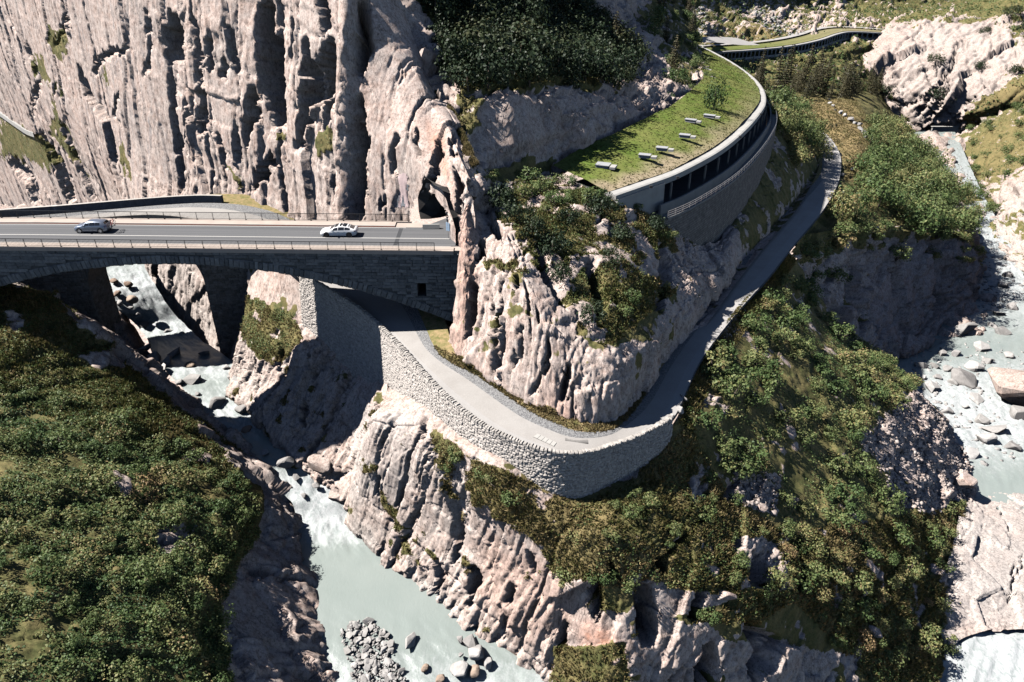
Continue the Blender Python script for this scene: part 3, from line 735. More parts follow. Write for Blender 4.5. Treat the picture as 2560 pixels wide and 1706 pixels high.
surface("right_bank", bank_cols, 0.34, ROCKP, amp=(1.6, 0.8, 0.35), size=(8, 3.5, 1.4), stretch=1.4, lean=0.6, seed=97, lin=0.5,
        veg=[([(2400,320),(2700,200),(2700,480),(2560,420),(2480,470),(2420,440)], 0.5), ([(2420,340),(2540,300),(2560,400),(2440,430)], 0.8), ([(2400,470),(2480,480),(2480,540),(2410,520)], 0.9), ([(2430,570),(2560,545),(2560,570),(2440,590)],0.4)], base_veg=-0.6, vnoise_amt=0.4,
        pale=[([(2400,500),(2700,450),(2700,1200),(2400,1200)],0.5)], dry=[([(2440,330),(2600,260),(2600,420),(2440,470)],0.35)],
        label="rocky right bank with green scrub beyond the right-hand river", cat="riverbank")

# left slope, dark side of the gorge
left_cols = [
 [W(-150,150,2), W(-136,150,-3), W(-126,150,-8), W(-117,150,-12), W(-108,149,-16), W(-98,147,-19), W(-91,145,-23), W(-86,143,-34)],
 [W(-140,126,2), W(-118,126,-4), W(-106,126,-9), W(-97,126,-14), W(-88,126,-18), W(-79,124.5,-21.5), W(-74,122,-25.5), W(-70,120,-36)],
 [W(-134,111,2), W(-114,111,-4), W(-101,111,-8.5), W(-90,111,-13), W(-80,111,-18), W(-72,111,-24), W(-65,110,-30), W(-61,109,-38)],
 [W(-130,96,4), (-150,700,92), (60,720,-9.5), (180,775,-12), (260,845,-16), (330,880,-23), (360,930,-31), (380,950,-38)],
 [W(-125,88,4), (-150,820,-9.6), (60,830,-11.5), (190,860,-14.5), (300,905,-18), (400,935,-24), (450,975,-30.5), (470,990,-38)],
 [W(-118,80,-8), (-150,920,-12.6), (60,930,-14.2), (220,965,-17), (350,1000,-20), (460,1035,-24), (560,1075,-30.5), (590,1085,-38)],
 [W(-110,72,-8), (-150,1060,-13.6), (60,1060,-15.5), (250,1090,-18.5), (400,1130,-22), (540,1150,-26.5), (640,1160,-31.5), (680,1170,-38)],
 [W(-100,62,-8), (-150,1200,-13.8), (80,1200,-16), (280,1230,-19.5), (460,1260,-23), (620,1250,-28), (735,1285,-33), (755,1290,-39)],
 [W(-90,54,-8), (-150,1340,-14), (90,1340,-16.5), (300,1360,-20), (480,1370,-24), (600,1370,-29), (745,1390,-35.3), (770,1400,-41)],
 [W(-82,47,-8), (-150,1480,-14), (90,1480,-16.5), (300,1490,-20), (480,1490,-24.5), (620,1500,-30), (790,1520,-36.8), (815,1530,-43)],
 [W(-75,40,-8), (-150,1620,-14), (100,1620,-16.5), (300,1620,-20), (480,1620,-24.5), (640,1630,-31), (850,1660,-38), (880,1670,-44)],
 [W(-68,30,-8), (-150,1800,-14), (100,1800,-16.5), (300,1800,-20), (480,1800,-24.5), (660,1800,-31), (920,1800,-39.5), (960,1810,-46)],
 [W(-60,15,-8), (-150,2100,-14), (100,2100,-16.5), (300,2100,-20), (480,2100,-24.5), (660,2100,-31), (950,2100,-41), (1000,2110,-48)],
]
surface("left_gorge_slope", left_cols, 0.3, ROCK, amp=(0.8, 0.35, 0.10), size=(6.0, 2.4, 0.9), stretch=1.2, lean=0.5, seed=111, slab=(0.8, 0.4, 0.15), slabL=(5.0, 2.0, 0.8),
        veg=[([(-200,650),(110,730),(260,860),(420,1000),(560,1130),(650,1220),(655,1340),(605,1400),(565,1480),(560,1600),(610,1720),(600,2200),(-200,2200)], 1.0),
             ([(200,900),(300,880),(330,930),(240,935)], -0.5), ([(0,800),(60,800),(60,830),(0,830)], -0.3), ([(470,1120),(530,1130),(520,1170),(470,1160)], -0.6), ([(270,1195),(340,1205),(330,1230),(280,1225)], -0.6), ([(380,1310),(500,1300),(480,1380),(400,1390)], -0.4),
             ([(430,990),(520,1040),(640,1160),(600,1160),(480,1070)],-0.4)],
        base_veg=-0.9, vnoise_amt=0.3, vegamp=0.6, lin=0.45,
        pale=[([(560,1120),(790,1250),(800,1320),(720,1350),(640,1260)], 0.4)], dry=[([(0,720),(400,900),(600,1100),(400,1000),(0,850)], 0.25)],
        label="overgrown shaded slope on the left side of the gorge", cat="slope")
# ------------------------------------------------------------------ water
def make_water():
    t = NT("glacier_water"); p = t.pos()
    f = t.attr("foam")
    pf = t.mapping(p, (1.0, 0.55, 1.0), (0, 0, 0.55)); n1 = t.noise(pf, 0.8, 6, 0.7, 1.6); n2 = t.noise(pf, 3.2, 5, 0.75, 0.8)
    fm = t.math('ADD', t.math('MULTIPLY', t.math('SUBTRACT', t.math('ADD', t.math('MULTIPLY', n1, 0.55), t.math('MULTIPLY', n2, 0.45)), 0.5), 3.2), t.math('SUBTRACT', t.math('MULTIPLY', f, 2.3), 0.75))
    fm = t.math('MULTIPLY', t.math('ADD', fm, 0.0, clamp=True), 1.0, clamp=True)
    milk = t.mix(t.noise(p, 0.25, 3), (0.215, 0.25, 0.235), (0.262, 0.292, 0.275))
    fcol = t.mix(t.ramp(t.noise(pf, 1.7, 6, 0.75, 1.0), [(0.36, 0.0), (0.6, 1.0)]), (0.25, 0.285, 0.28), (0.45, 0.46, 0.465))
    c = t.mix(fm, milk, fcol)
    h = t.math('ADD', t.math('MULTIPLY', n2, 0.4), t.math('MULTIPLY', n1, t.math('ADD', f, 0.15)))
    rough = t.math('ADD', 0.3, t.math('MULTIPLY', fm, 0.5))
    return t.bsdf(c, rough, t.bump(h, 0.4, 0.18), spec=0.5)
WATER = make_water()

def river(name, rows, label, seed, widen=0.12, nx=46, per=1.0):
    L = np.array([PZ(r[0], r[1], r[4]) for r in rows]); R = np.array([PZ(r[2], r[3], r[4]) for r in rows])
    D = R - L; L = L - widen * D; R = R + widen * D
    fo = np.array([r[5] for r in rows])
    C = (L + R) / 2
    cnt = [max(3, int(np.linalg.norm(C[i + 1] - C[i]) / per)) for i in range(len(C) - 1)]
    A = np.stack([L, R], 1)
    S = spline_axis(A, cnt, 0.6)
    fx = np.interp(np.linspace(0, len(rows) - 1, len(S)), np.arange(len(rows)), fo)
    fx = np.concatenate([np.linspace(fo[i], fo[i + 1], cnt[i] + (1 if i == len(cnt) - 1 else 0), endpoint=(i == len(cnt) - 1)) for i in range(len(cnt))])
    s = np.linspace(0, 1, nx)[None, :, None]
    G = S[:, :1] * (1 - s) + S[:, 1:] * s
    foam = np.repeat(fx[:, None], nx, 1)
    G[..., 2] += (fbm(G / 1.5, 4, seed, .6) * 0.75 + fbm(G / 0.6, 2, seed + 5) * 0.18) * np.clip(foam, 0.03, 1)
    n, m = G.shape[:2]
    idx = np.arange(n * m).reshape(n, m)
    F = np.stack([idx[:-1, :-1], idx[1:, :-1], idx[1:, 1:], idx[:-1, 1:]], -1).reshape(-1, 4)
    me = np_mesh(name, G.reshape(-1, 3), F, smooth=True)
    c = np.cross(G[1, 0] - G[0, 0], G[0, 1] - G[0, 0])
    if c[2] < 0: me.flip_normals()
    attr(me, "foam", foam)
    o = link(name, me, WATER)
    tag(o, label, "river", None, "structure")
    return G

left_rows = [
 (215,640,345,640,-21.5,.3), (243,690,350,672,-22,.6), (275,735,378,718,-23.2,.95), (310,778,405,762,-25.8,1.0), (345,806,445,806,-28.6,1.0), (380,845,490,850,-29.7,.5), (395,880,530,878,-29.9,.12),
 (430,925,590,925,-30,.7), (470,965,610,960,-30.1,.35), (505,1010,650,1000,-30.5,.6), (560,1060,705,1050,-31,.85), (620,1108,752,1108,-31.3,.15), (660,1150,785,1150,-31.6,.3), (690,1200,805,1192,-33,.75),
 (740,1255,835,1250,-34.5,.85), (755,1290,885,1292,-35.7,.95), (740,1345,912,1340,-36,.62), (740,1400,962,1395,-36.1,.06), (770,1500,1085,1490,-36.3,0), (825,1590,1160,1580,-36.8,.2), (880,1706,1325,1700,-37.6,.5), (980,1850,1500,1850,-39,.5)]
river("gorge_river", left_rows, "milky turquoise river rushing through the gorge under the bridges", 5, per=0.45, nx=64)
right_rows = [
 (2330,1900,2850,1900,-54,1.0), (2365,1706,2800,1700,-53.3,1.0), (2390,1630,2760,1620,-52.8,1.0), (2400,1480,2760,1460,-54,.5), (2420,1330,2760,1300,-55.2,.2), (2430,1240,2740,1220,-55.6,.15), (2415,1150,2700,1140,-56.2,.5), (2370,1085,2660,1065,-57,.9),
 (2320,1015,2620,990,-58,.95), (2270,935,2620,915,-58.8,.55), (2270,880,2620,860,-59.3,.3), (2400,800,2640,800,-60,.5), (2440,740,2620,720,-60.9,.7), (2436,660,2545,640,-62,.8),
 (2418,590,2495,570,-63.2,.7), (2380,510,2455,500,-64.5,.6), (2330,430,2425,440,-66,.6), (2300,372,2395,372,-67,.5), (2262,332,2372,326,-68,.35)]
river("valley_river", right_rows, "milky boulder-strewn river in the valley on the right", 9, per=1.3, nx=80)

slab_w = [
 [(2330,1680,-53.5),(2400,1600,-52.6),(2480,1575,-52.2),(2600,1570,-52),(2720,1560,-52)],
 [(2330,1560,-51.5),(2395,1500,-50.8),(2480,1470,-51.2),(2600,1450,-52),(2720,1440,-53.5)],
 [(2360,1440,-51),(2410,1400,-51),(2490,1380,-52),(2600,1360,-53.2),(2720,1340,-55)],
 [(2390,1330,-52),(2430,1310,-52.4),(2500,1290,-53.8),(2590,1270,-55.2),(2700,1260,-56.5)],
 [(2400,1260,-54),(2440,1245,-54.8),(2500,1228,-55.9),(2580,1215,-57),(2700,1200,-58)],
]
surface("river_slab", slab_w, 0.2, ROCKP, amp=(0.35, 0.16, 0.03), size=(7, 2.6, 0.8), stretch=1.0, lean=0.2, seed=121, nsm=4, slab=(0.22, 0.08, 0.02),
        cuts=[([(2500,1260),(2506,1290)],6,.5), ([(2520,1300),(2524,1330)],6,.5), ([(2540,1400),(2530,1470),(2520,1510)],7,.6), ([(2560,1380),(2548,1440)],6,.5)],
        pale=[([(2300,1150),(2800,1150),(2800,1700),(2300,1700)], 1.0)], red=[([(2400,1560),(2560,1540),(2560,1600),(2400,1620)], 0.6)],
        grey=[([(2380,1380),(2480,1380),(2480,1520),(2380,1540)], 0.8)], base_veg=-2.0, label="smooth water-worn pale rock slab beside the right-hand rapids", cat="rock slab")

# ------------------------------------------------------------------ old road round the hairpin
def make_concrete_road(name, c1, c2, sc=1.2):
    t = NT(name); p = t.pos()
    n = t.noise(p, 0.35, 5, 0.6); f = t.noise(p, 9.0, 4, 0.7)
    c = t.mix(t.ramp(n, [(0.3, 0.0), (0.7, 1.0)]), c1, c2)
    c = t.mix(1.0, c, t.ramp(f, [(0.3, 0.85), (0.7, 1.1)]), 'MULTIPLY')
    return t.bsdf(c, 0.9, t.bump(f, 0.3, 0.02), spec=0.2)
PAVED = make_concrete_road("dusty_paving", (0.315, 0.294, 0.275), (0.365, 0.345, 0.325))
SHOULDER = make_concrete_road("pale_shoulder", (0.335, 0.318, 0.305), (0.375, 0.36, 0.345))
def make_gravel(name, a, b, sc=10.0):
    t = NT(name); p = t.pos()
    v = t.voro(p, sc, 'F1', 'Color'); d = t.voro(p, sc)
    sep = t.n("ShaderNodeSeparateColor"); t.l(v, sep.inputs[0])
    c = t.mix(sep.outputs[0], a, b)
    return t.bsdf(c, 0.9, t.bump(t.math('SUBTRACT', 1.0, d), 0.8, 0.08), spec=0.2)
GRAVEL = make_gravel("grey_gravel", (0.12, 0.12, 0.124), (0.30, 0.295, 0.29))

def wp(x, y, z): return np.array([x, y, z], float)
road_st = [  # outer edge, inner edge
 (wp(-140,98.2,-7.8), wp(-140,104.6,-7.8)), (wp(-100,103.7,-7.3), wp(-100,110.3,-7.3)), (wp(-75,107.1,-6.8), wp(-75,114.3,-6.8)), (wp(-56,109.7,-6.3), wp(-52,118.0,-6.2)), (wp(-45,107.2,-6.9), wp(-40,116.2,-6.9)), (wp(-36,101.8,-8.3), wp(-30.0,108.4,-8.3)),
 (wp(-29,95.2,-9.5), wp(-22.5,101,-9.5)), (wp(-20.6,88.2,-10.8), wp(-14.2,92.5,-10.8)), (PZ(990,862,-11.6), PZ(1095,880,-11.4)), (PZ(1103,985,-12.1), PZ(1200,943,-12)), (PZ(1203,1068,-12.6), PZ(1325,1027,-12.5)), (PZ(1302,1117,-13), PZ(1400,1062,-12.9)),
 (PZ(1380,1140,-13.2), PZ(1442,1077,-13.1)), (PZ(1450,1143,-13.5), PZ(1490,1080,-13.4)), (PZ(1520,1127,-13.8), PZ(1540,1070,-13.7)), (PZ(1618,1087,-14.2), PZ(1580,1032,-14.1)), (PZ(1686,1038,-14.6), PZ(1610,990,-14.6)),
 (PZ(1748,905,-15.6), PZ(1668,898,-15.6)), (PZ(1838,785,-16.9), PZ(1760,770,-16.9)), (PZ(1922,690,-18.3), PZ(1846,660,-18.3)), (PZ(1985,610,-20), PZ(1925,575,-20)), (PZ(2060,520,-22.4), PZ(1998,494,-22.4)),
 (PZ(2097,450,-25.2), PZ(2050,437,-25.2)), (PZ(2100,390,-27), PZ(2053,386,-27)), (PZ(2075,345,-28.3), PZ(2035,346,-28.3)), (PZ(2047,325,-29), PZ(2012,331,-29))]
RA = np.array([[a, b] for a, b in road_st])
RC = [max(4, int(np.linalg.norm(RA[i + 1].mean(0) - RA[i].mean(0)) / 0.7)) for i in range(len(RA) - 1)]
ROAD = spline_axis(RA, RC, 0.1)                    # (n, 2, 3): outer, inner

def ribbon(name, path_pts, mat, label=None, cat=None, kind="structure", parent=None, edge_noise=0.0, seed=0):
    G = np.array(path_pts)                        # (n, m, 3)
    if edge_noise:
        side = G[:, -1] - G[:, 0]; side /= np.linalg.norm(side, axis=-1, keepdims=True)
        G[:, 0] += side * (fbm(G[:, 0] / 1.5, 3, seed) * edge_noise)[:, None]
        G[:, -1] += side * (fbm(G[:, -1] / 1.5, 3, seed + 1) * edge_noise)[:, None]
    n, m = G.shape[:2]
    idx = np.arange(n * m).reshape(n, m)
    F = np.stack([idx[:-1, :-1], idx[1:, :-1], idx[1:, 1:], idx[:-1, 1:]], -1).reshape(-1, 4)
    me = np_mesh(name, G.reshape(-1, 3), F, smooth=True)
    c = np.cross(G[1, 0] - G[0, 0], G[0, 1] - G[0, 0])
    if c[2] < 0: me.flip_normals()
    o = link(name, me, mat, parent)
    tag(o, label, cat, None, kind)
    return o

def across(t, dz=0.0, a=0, b=None):
    P = ROAD[a:b, 0] * (1 - t) + ROAD[a:b, 1] * t
    P = P.copy(); P[:, 2] += dz
    return P
ribbon("old_road", np.stack([across(t, 0.02 * math.sin(t * 3)) for t in (0.26, 0.4, 0.55, 0.74)], 1), PAVED, "dusty old road winding under the bridge and round the hairpin", "road")
ribbon("road_shoulder", np.stack([across(t, 0.012) for t in (-0.02, 0.12, 0.265)], 1), SHOULDER, "pale shoulder along the outer edge of the old road", "road shoulder")
ribbon("gravel_strip", np.stack([across(t, dz) for t, dz in ((0.735, 0.012), (0.85, 0.06), (0.99, 0.05))], 1), GRAVEL, "grey gravel strip along the inner edge of the old road", "gravel", edge_noise=0.08)
# ground under the road and beside it
t_ = NT("dry_verge"); p_ = t_.pos()
c_ = t_.mix(t_.ramp(t_.noise(p_, 1.1, 5, 0.7), [(0.35, 0.0), (0.62, 1.0)]), (0.34, 0.245, 0.135), (0.15, 0.145, 0.055))
VERGE = t_.bsdf(c_, 0.95, t_.bump(t_.noise(p_, 7, 4), 0.6, 0.1), spec=0.1)
VG = np.stack([across(t, dz) for t, dz in ((0.97, 0.035), (1.08, 0.10), (1.22, 0.16), (1.45, 0.2))], 1)
SURF["grass_verge"] = dict(G=VG, N=np.repeat(np.array([[[0, 0, 1.0]]]), len(VG), 0).repeat(4, 1), veg=np.ones(VG.shape[:2]), area=None)
ribbon("grass_verge", VG.copy(), VERGE, "dry grass verge between gravel strip and rock spur", "verge", edge_noise=0.1, seed=4)
ribbon("road_bed", np.stack([across(t, dz) for t, dz in ((-0.04, -0.35), (0.5, -0.3), (1.2, -0.3))], 1), GRAVEL, "gravel bed under the old road", "road bed")
# drain grate and concrete cover slabs let into the hairpin
def on_road(u, v, z, dz=0.02):
    for _ in range(4):
        p = PZ(u, v, z); k = np.argmin(np.linalg.norm(ROAD.mean(1)[:, :2] - p[:2], axis=-1)); z = ROAD[k].mean(0)[2]
    p = PZ(u, v, z); p[2] += dz; return p
gz = -13.05
GRATE = plain("grate_iron", (0.22, 0.21, 0.20), 0.6, 0.4)
SLABM = plain("concrete_cover", (0.40, 0.385, 0.36), 0.9, 0, 0.2, 0.06)
gr = empty("drain_grate", on_road(1442, 1102, gz))
tag(gr, "long slotted drain grate set into the hairpin paving", "drain grate")
a0, a1, a2, a3 = [on_road(*q, gz, 0.075) for q in ((1413,1091),(1471,1099),(1471,1111),(1413,1103))]
for k in range(25):
    f0, f1 = k / 25, (k + 0.5) / 25
    m = MB(); q = [a0 + (a1 - a0) * f0, a0 + (a1 - a0) * f1, a3 + (a2 - a3) * f1, a3 + (a2 - a3) * f0]
    q = [p - np.array(gr.location) for p in q]
    m.hexa([p - np.array([0, 0, .06]) for p in q] + q); m.build("grate_bar", GRATE, gr)
cs = empty("cover_slabs", on_road(1362, 1093, gz))
tag(cs, "row of five pale concrete cover slabs beside the drain grate", "cover slab")
b0, b1, b2, b3 = [on_road(*q, -12.95, 0.06) for q in ((1343,1085),(1392,1108),(1385,1117),(1333,1093))]
for k in range(5):
    f0, f1 = k / 5 + 0.008, (k + 1) / 5 - 0.008
    m = MB(); q = [b0 + (b1 - b0) * f0, b0 + (b1 - b0) * f1, b3 + (b2 - b3) * f1, b3 + (b2 - b3) * f0]
    q = [p - np.array(cs.location) for p in q]
    m.hexa([p - np.array([0, 0, .07]) for p in q] + q); m.build("slab", SLABM, cs)
# ------------------------------------------------------------------ masonry
def make_stone(name, c1, c2, c3, rough=0.9):
    t = NT(name)
    oi = t.n("ShaderNodeObjectInfo"); p = t.pos()
    r = t.math('FRACT', t.math('ADD', oi.outputs["Random"], t.attr("rnd")))
    c = t.ramp(r, [(0.0, c1), (0.5, c2), (1.0, c3)])
    n = t.noise(p, 2.5, 5, 0.7)
    c = t.mix(1.0, c, t.ramp(n, [(0.3, 0.65), (0.7, 1.25)]), 'MULTIPLY')
    st = t.noise(t.mapping(p, (0.8, 0.8, 0.09)), 1.0, 4, 0.6)
    c = t.mix(t.ramp(st, [(0.6, 0.0), (0.75, 0.35)]), c, tuple(min(1, x * 2.1) for x in c2))
    return t.bsdf(c, rough, t.bump(t.noise(p, 9, 4, 0.7), 0.4, 0.04), spec=0.2)
RUBBLE = make_stone("rubble_stone", (0.38, 0.345, 0.315), (0.44, 0.40, 0.368), (0.50, 0.455, 0.415))
MORTAR = plain("mortar", (0.31, 0.28, 0.25), 0.95, 0, 0.1, 0.2, 1.5)
SLATE = make_stone("dark_ashlar", (0.115, 0.12, 0.125), (0.165, 0.165, 0.168), (0.225, 0.225, 0.225))
DARKMORTAR = plain("dark_mortar", (0.09, 0.09, 0.092), 0.95, 0, 0.1, 0.2, 1.5)
OLDST = make_stone("old_granite_block", (0.20, 0.175, 0.15), (0.27, 0.235, 0.205), (0.34, 0.30, 0.265))

def unit_stone(seed):
    """an irregular block, x -.5..5, z -.5...5, y from 0.4 (buried) to -0.5 (face)"""
    r = random.Random(seed)
    m = MB()
    j = lambda a=0.07: r.uniform(-a, a)
    back = [(-.5, .4, -.5), (.5, .4, -.5), (.5, .4, .5), (-.5, .4, .5)]
    mid = [(-.5 + j(), -.22 + j(), -.5 + j()), (.5 + j(), -.22 + j(), -.5 + j()), (.5 + j(), -.22 + j(), .5 + j()), (-.5 + j(), -.22 + j(), .5 + j())]
    fr = [(x * .74 + j(), -.5 + j(.06), z * .70 + j()) for x, z in ((-.5, -.5), (.5, -.5), (.5, .5), (-.5, .5))]
    m.add(back + mid + fr, [(4 + i, 4 + (i + 1) % 4, (i + 1) % 4, i) for i in range(4)] + [(8 + i, 8 + (i + 1) % 4, 4 + (i + 1) % 4, 4 + i) for i in range(4)] + [(8, 11, 10, 9)])
    return m.mesh("stone_shape")
STONES = [unit_stone(k) for k in range(10)]
STONE_NP = []
for me in STONES:
    v = np.empty(len(me.vertices) * 3, np.float32); me.vertices.foreach_get("co", v)
    STONE_NP.append((v.reshape(-1, 3), [tuple(p.vertices) for p in me.polygons]))

def lay(stones, mat, parent, max_parts=300, name="stone", rank=None, stuff_name="rubble_masonry"):
    """stones: list of (centre, xdir, outward, zdir, (w, d, h)); the ones that show largest become parts, the rest one mesh"""
    order = sorted(range(len(stones)), key=rank or (lambda i: -stones[i][4][0] * stones[i][4][2] / (stones[i][0][1] ** 2)))
    top = set(order[:max_parts])
    inv = parent.matrix_world.inverted() if parent else Matrix()
    pl = Vector(parent.location) if parent else Vector((0, 0, 0))
    V, F, R, o = [], [], [], 0
    for i, (c, xd, od, zd, (w, d, h)) in enumerate(stones):
        k = random.randrange(len(STONES))
        M = np.array([np.array(xd) * w, -np.array(od) * d, np.array(zd) * h]).T
        if i in top:
            me = STONES[k]
            if not me.materials or me.materials[0] != mat:
                me = STONE_CACHE.get((k, mat.name))
                if me is None:
                    me = STONES[k].copy(); me.materials.clear(); me.materials.append(mat); STONE_CACHE[(k, mat.name)] = me
            ob = bpy.data.objects.new(name, me); COL.objects.link(ob); ob.parent = parent
            m4 = Matrix([[*M[0], c[0] - pl.x], [*M[1], c[1] - pl.y], [*M[2], c[2] - pl.z], [0, 0, 0, 1]])
            ob.matrix_basis = m4
        else:
            v, f = STONE_NP[k]
            V.append(v @ M.T + np.array(c) - np.array(pl)); F += [tuple(a + o for a in q) for q in f]; R.append(np.full(len(v), random.random())); o += len(v)
    if V:
        me = np_mesh(stuff_name, np.concatenate(V), np.array(F)); attr(me, "rnd", np.concatenate(R))
        ob = link(stuff_name, me, mat, parent); ob["kind"] = "stuff"
STONE_CACHE = {}

# ---- retaining wall and parapet of the old road
N0 = sum(RC[:6]) - 2; N1 = sum(RC[:16])
OUT = ROAD[N0:N1, 0]; INN = ROAD[N0:N1, 1]
tan = np.gradient(OUT, axis=0); tan[:, 2] *= 1; tan /= np.linalg.norm(tan, axis=-1, keepdims=True)
outw = OUT - INN; outw[:, 2] = 0; outw /= np.linalg.norm(outw, axis=-1, keepdims=True)
arc = np.concatenate([[0], np.cumsum(np.linalg.norm(np.diff(OUT, axis=0), axis=-1))])
def at_arc(A, s): return np.array([np.interp(s, arc, A[:, k]) for k in range(3)])
foot_px = {0: -22.0}
# height of the wall foot below the road along the wall
A_ = lambda u, v, z: float(arc[np.argmin(np.linalg.norm(OUT - PZ(u, v, z), axis=-1))])
keyZ = [(0, 7.0), (A_(893, 760, -10.6), 9.8), (A_(990, 862, -11.6), 8.5), (A_(1103, 985, -12.1), 4.6), (A_(1203, 1068, -12.6), 3.6), (A_(1302, 1117, -13), 3.9), (A_(1380, 1140, -13.2), 4.8), (A_(1450, 1143, -13.5), 5.0), (A_(1520, 1127, -13.8), 4.4), (A_(1618, 1087, -14.2), 3.4), (arc[-1], 1.0)]
def depth_at(s): return float(np.interp(s, [k for k, _ in keyZ], [d for _, d in keyZ]))
wall = empty("retaining_wall", tuple(OUT[len(OUT) // 2]))
bpy.context.view_layer.update()
tag(wall, "long curved rubble stone retaining wall with parapet carrying the hairpin road", "wall")
BAT = 0.10
PAR = 0.75
m = MB(); rings = []
for s in np.arange(0, arc[-1], 1.0):
    c = at_arc(OUT, s); o = at_arc(outw, s); o /= np.linalg.norm(o); H = depth_at(s) + 2.5
    c = c - np.array(wall.location)
    pr = PAR - 0.12
    rings.append([c + np.array([0, 0, pr]), c + o * 0.40 + np.array([0, 0, pr]), c + o * 0.40 + o * BAT * 0.0 - np.array([0, 0, 0.0]), c + o * (0.40 + BAT * H) - np.array([0, 0, H]), c - o * 0.3 - np.array([0, 0, H]), c - o * 0.0 - np.array([0, 0, 0.1])])
m.sweep(None, rings, True, True)
m.build("wall_core", MORTAR, wall)
st = []
s = 0.0
rr = random.Random(5)
zz = PAR - 0.2
hcourse = []
z = PAR - 0.15
while z > -13:
    h = rr.uniform(0.17, 0.29); hcourse.append((z - h / 2, h)); z -= h
for zc, h in hcourse:
    s = rr.uniform(0, 0.4)
    while s < arc[-1] - 0.4:
        w = rr.uniform(0.22, 0.52)
        sc = s + w / 2; s += w
        if zc < -depth_at(sc) - 0.6: continue
        c = at_arc(OUT, sc); o = at_arc(outw, sc); o /= np.linalg.norm(o); tv = at_arc(tan, sc)
        if c[1] > 104 and zc < -3: continue
        tv = tv / np.linalg.norm(tv)
        off = 0.40 + BAT * max(0, -zc) + rr.uniform(-0.04, 0.05)
        cc = c + o * off + np.array([0, 0, zc + rr.uniform(-0.09, 0.09)])
        zd = np.array([0, 0, 1.0]) - o * BAT * 1.0
        a = rr.uniform(-0.28, 0.28)
        xd = tv * math.cos(a) + zd * math.sin(a); zd2 = zd * math.cos(a) - tv * math.sin(a)
        st.append((cc, xd, o, zd2, (w * rr.uniform(.86, 1.05), 0.15, h * rr.uniform(.85, 1.15))))
lay(st, RUBBLE, wall, 300, "stone", rank=lambda i: -st[i][4][0] * st[i][4][2] * (1.0 if st[i][0][1] < 80 else 0.2))
# coping: row of upright stones
COP = make_stone("coping_stone", (0.33, 0.305, 0.28), (0.39, 0.36, 0.33), (0.45, 0.415, 0.38))
s = 0.2; n_c = 0; cop = []
while s < arc[-1] - 0.3:
    w = rr.uniform(0.24, 0.44)
    c = at_arc(OUT, s + w / 2); o = at_arc(outw, s + w / 2); o /= np.linalg.norm(o); tv = at_arc(tan, s + w / 2); tv = tv / np.linalg.norm(tv)
    L = rr.uniform(0.50, 0.62); H = rr.uniform(0.24, 0.38)
    # long side lies across the wall, the block stands on the parapet
    cc = c + o * (0.19 + rr.uniform(-.03, .05)) + np.array([0, 0, PAR - 0.14 + H / 2])
    a = rr.uniform(-.1, .1)
    xd = tv * math.cos(a) + o * math.sin(a); od = np.array([0, 0, 1.0]); zd = np.cross(xd, od)
    cop.append((cc, xd, od, zd, (w * 0.84, H, L)))
    s += w + 0.02
lay(cop, COP, wall, 300, "coping_stone", stuff_name="coping")

# ------------------------------------------------------------------ road bridge
DX0, DX1 = -112.0, -5.0
DYN, DYF = 84.4, 94.2
def dz(x): return -0.6 * (x + 62.7) / 56.0 if x > -62.7 else 0.0
bridge = empty("road_bridge", (-43, 89.3, 0))
bpy.context.view_layer.update()
tag(bridge, "dark stone arched road bridge with a white car crossing", "bridge")
bl = np.array(bridge.location)
def arch_in(x): return -2.3 - 0.0066 * (x + 43) ** 2
def arch_tan(x):
    t = np.array([1, 0, -2 * 0.0066 * (x + 43)]); return t / np.linalg.norm(t)
CONC = plain("warm_concrete", (0.40, 0.335, 0.29), 0.85, 0, 0.2, 0.08, 0.8)
KERB = plain("kerb_granite", (0.38, 0.35, 0.32), 0.85, 0, 0.2, 0.08, 1.0)
ASPH_T = NT("asphalt"); p_ = ASPH_T.pos()
tr = ASPH_T.noise(ASPH_T.mapping(p_, (0.02, 1.4, 1)), 1.0, 4, 0.5)
c_ = ASPH_T.mix(ASPH_T.ramp(tr, [(0.35, 0.0), (0.65, 1.0)]), (0.088, 0.089, 0.093), (0.122, 0.122, 0.126))
c_ = ASPH_T.mix(1.0, c_, ASPH_T.ramp(ASPH_T.noise(p_, 14, 4, 0.7), [(0.3, 0.85), (0.7, 1.15)]), 'MULTIPLY')
ASPHALT = ASPH_T.bsdf(c_, 0.85, ASPH_T.bump(ASPH_T.noise(p_, 30, 3), 0.2, 0.01), spec=0.3)
PATCH = plain("asphalt_patch", (0.05, 0.052, 0.056), 0.9, 0, 0.3, 0.1)
PAINT = plain("road_paint", (0.50, 0.48, 0.45), 0.7, 0, 0.3, 0.06)
# backing of the near spandrel, with the doorway left open
DRX0, DRX1, DRZ0, DRZ1 = -11.95, -10.9, -6.8, -4.95
m = MB()
xs = sorted(set(list(np.arange(-80, -7.2, 1.2)) + [DRX0, DRX1, -7.2]))
for x0, x1 in zip(xs[:-1], xs[1:]):
    t0, t1 = dz(x0) - 0.3, dz(x1) - 0.3; b0, b1 = arch_in(x0) + 0.5, arch_in(x1) + 0.5
    def pan(za0, za1, zb0, zb1):
        ya, yb = DYN + 0.16, DYN + 0.8
        m.hexa([np.array(q) - bl for q in ((x0, ya, zb0), (x1, ya, zb1), (x1, yb, zb1), (x0, yb, zb0), (x0, ya, za0), (x1, ya, za1), (x1, yb, za1), (x0, yb, za0))])
    if x0 >= DRX0 - 1e-6 and x1 <= DRX1 + 1e-6:
        pan(t0, t1, DRZ1, DRZ1); pan(DRZ0, DRZ0, b0, b1)
    else:
        pan(t0, t1, b0, b1)
m.build("spandrel_wall", DARKMORTAR, bridge)
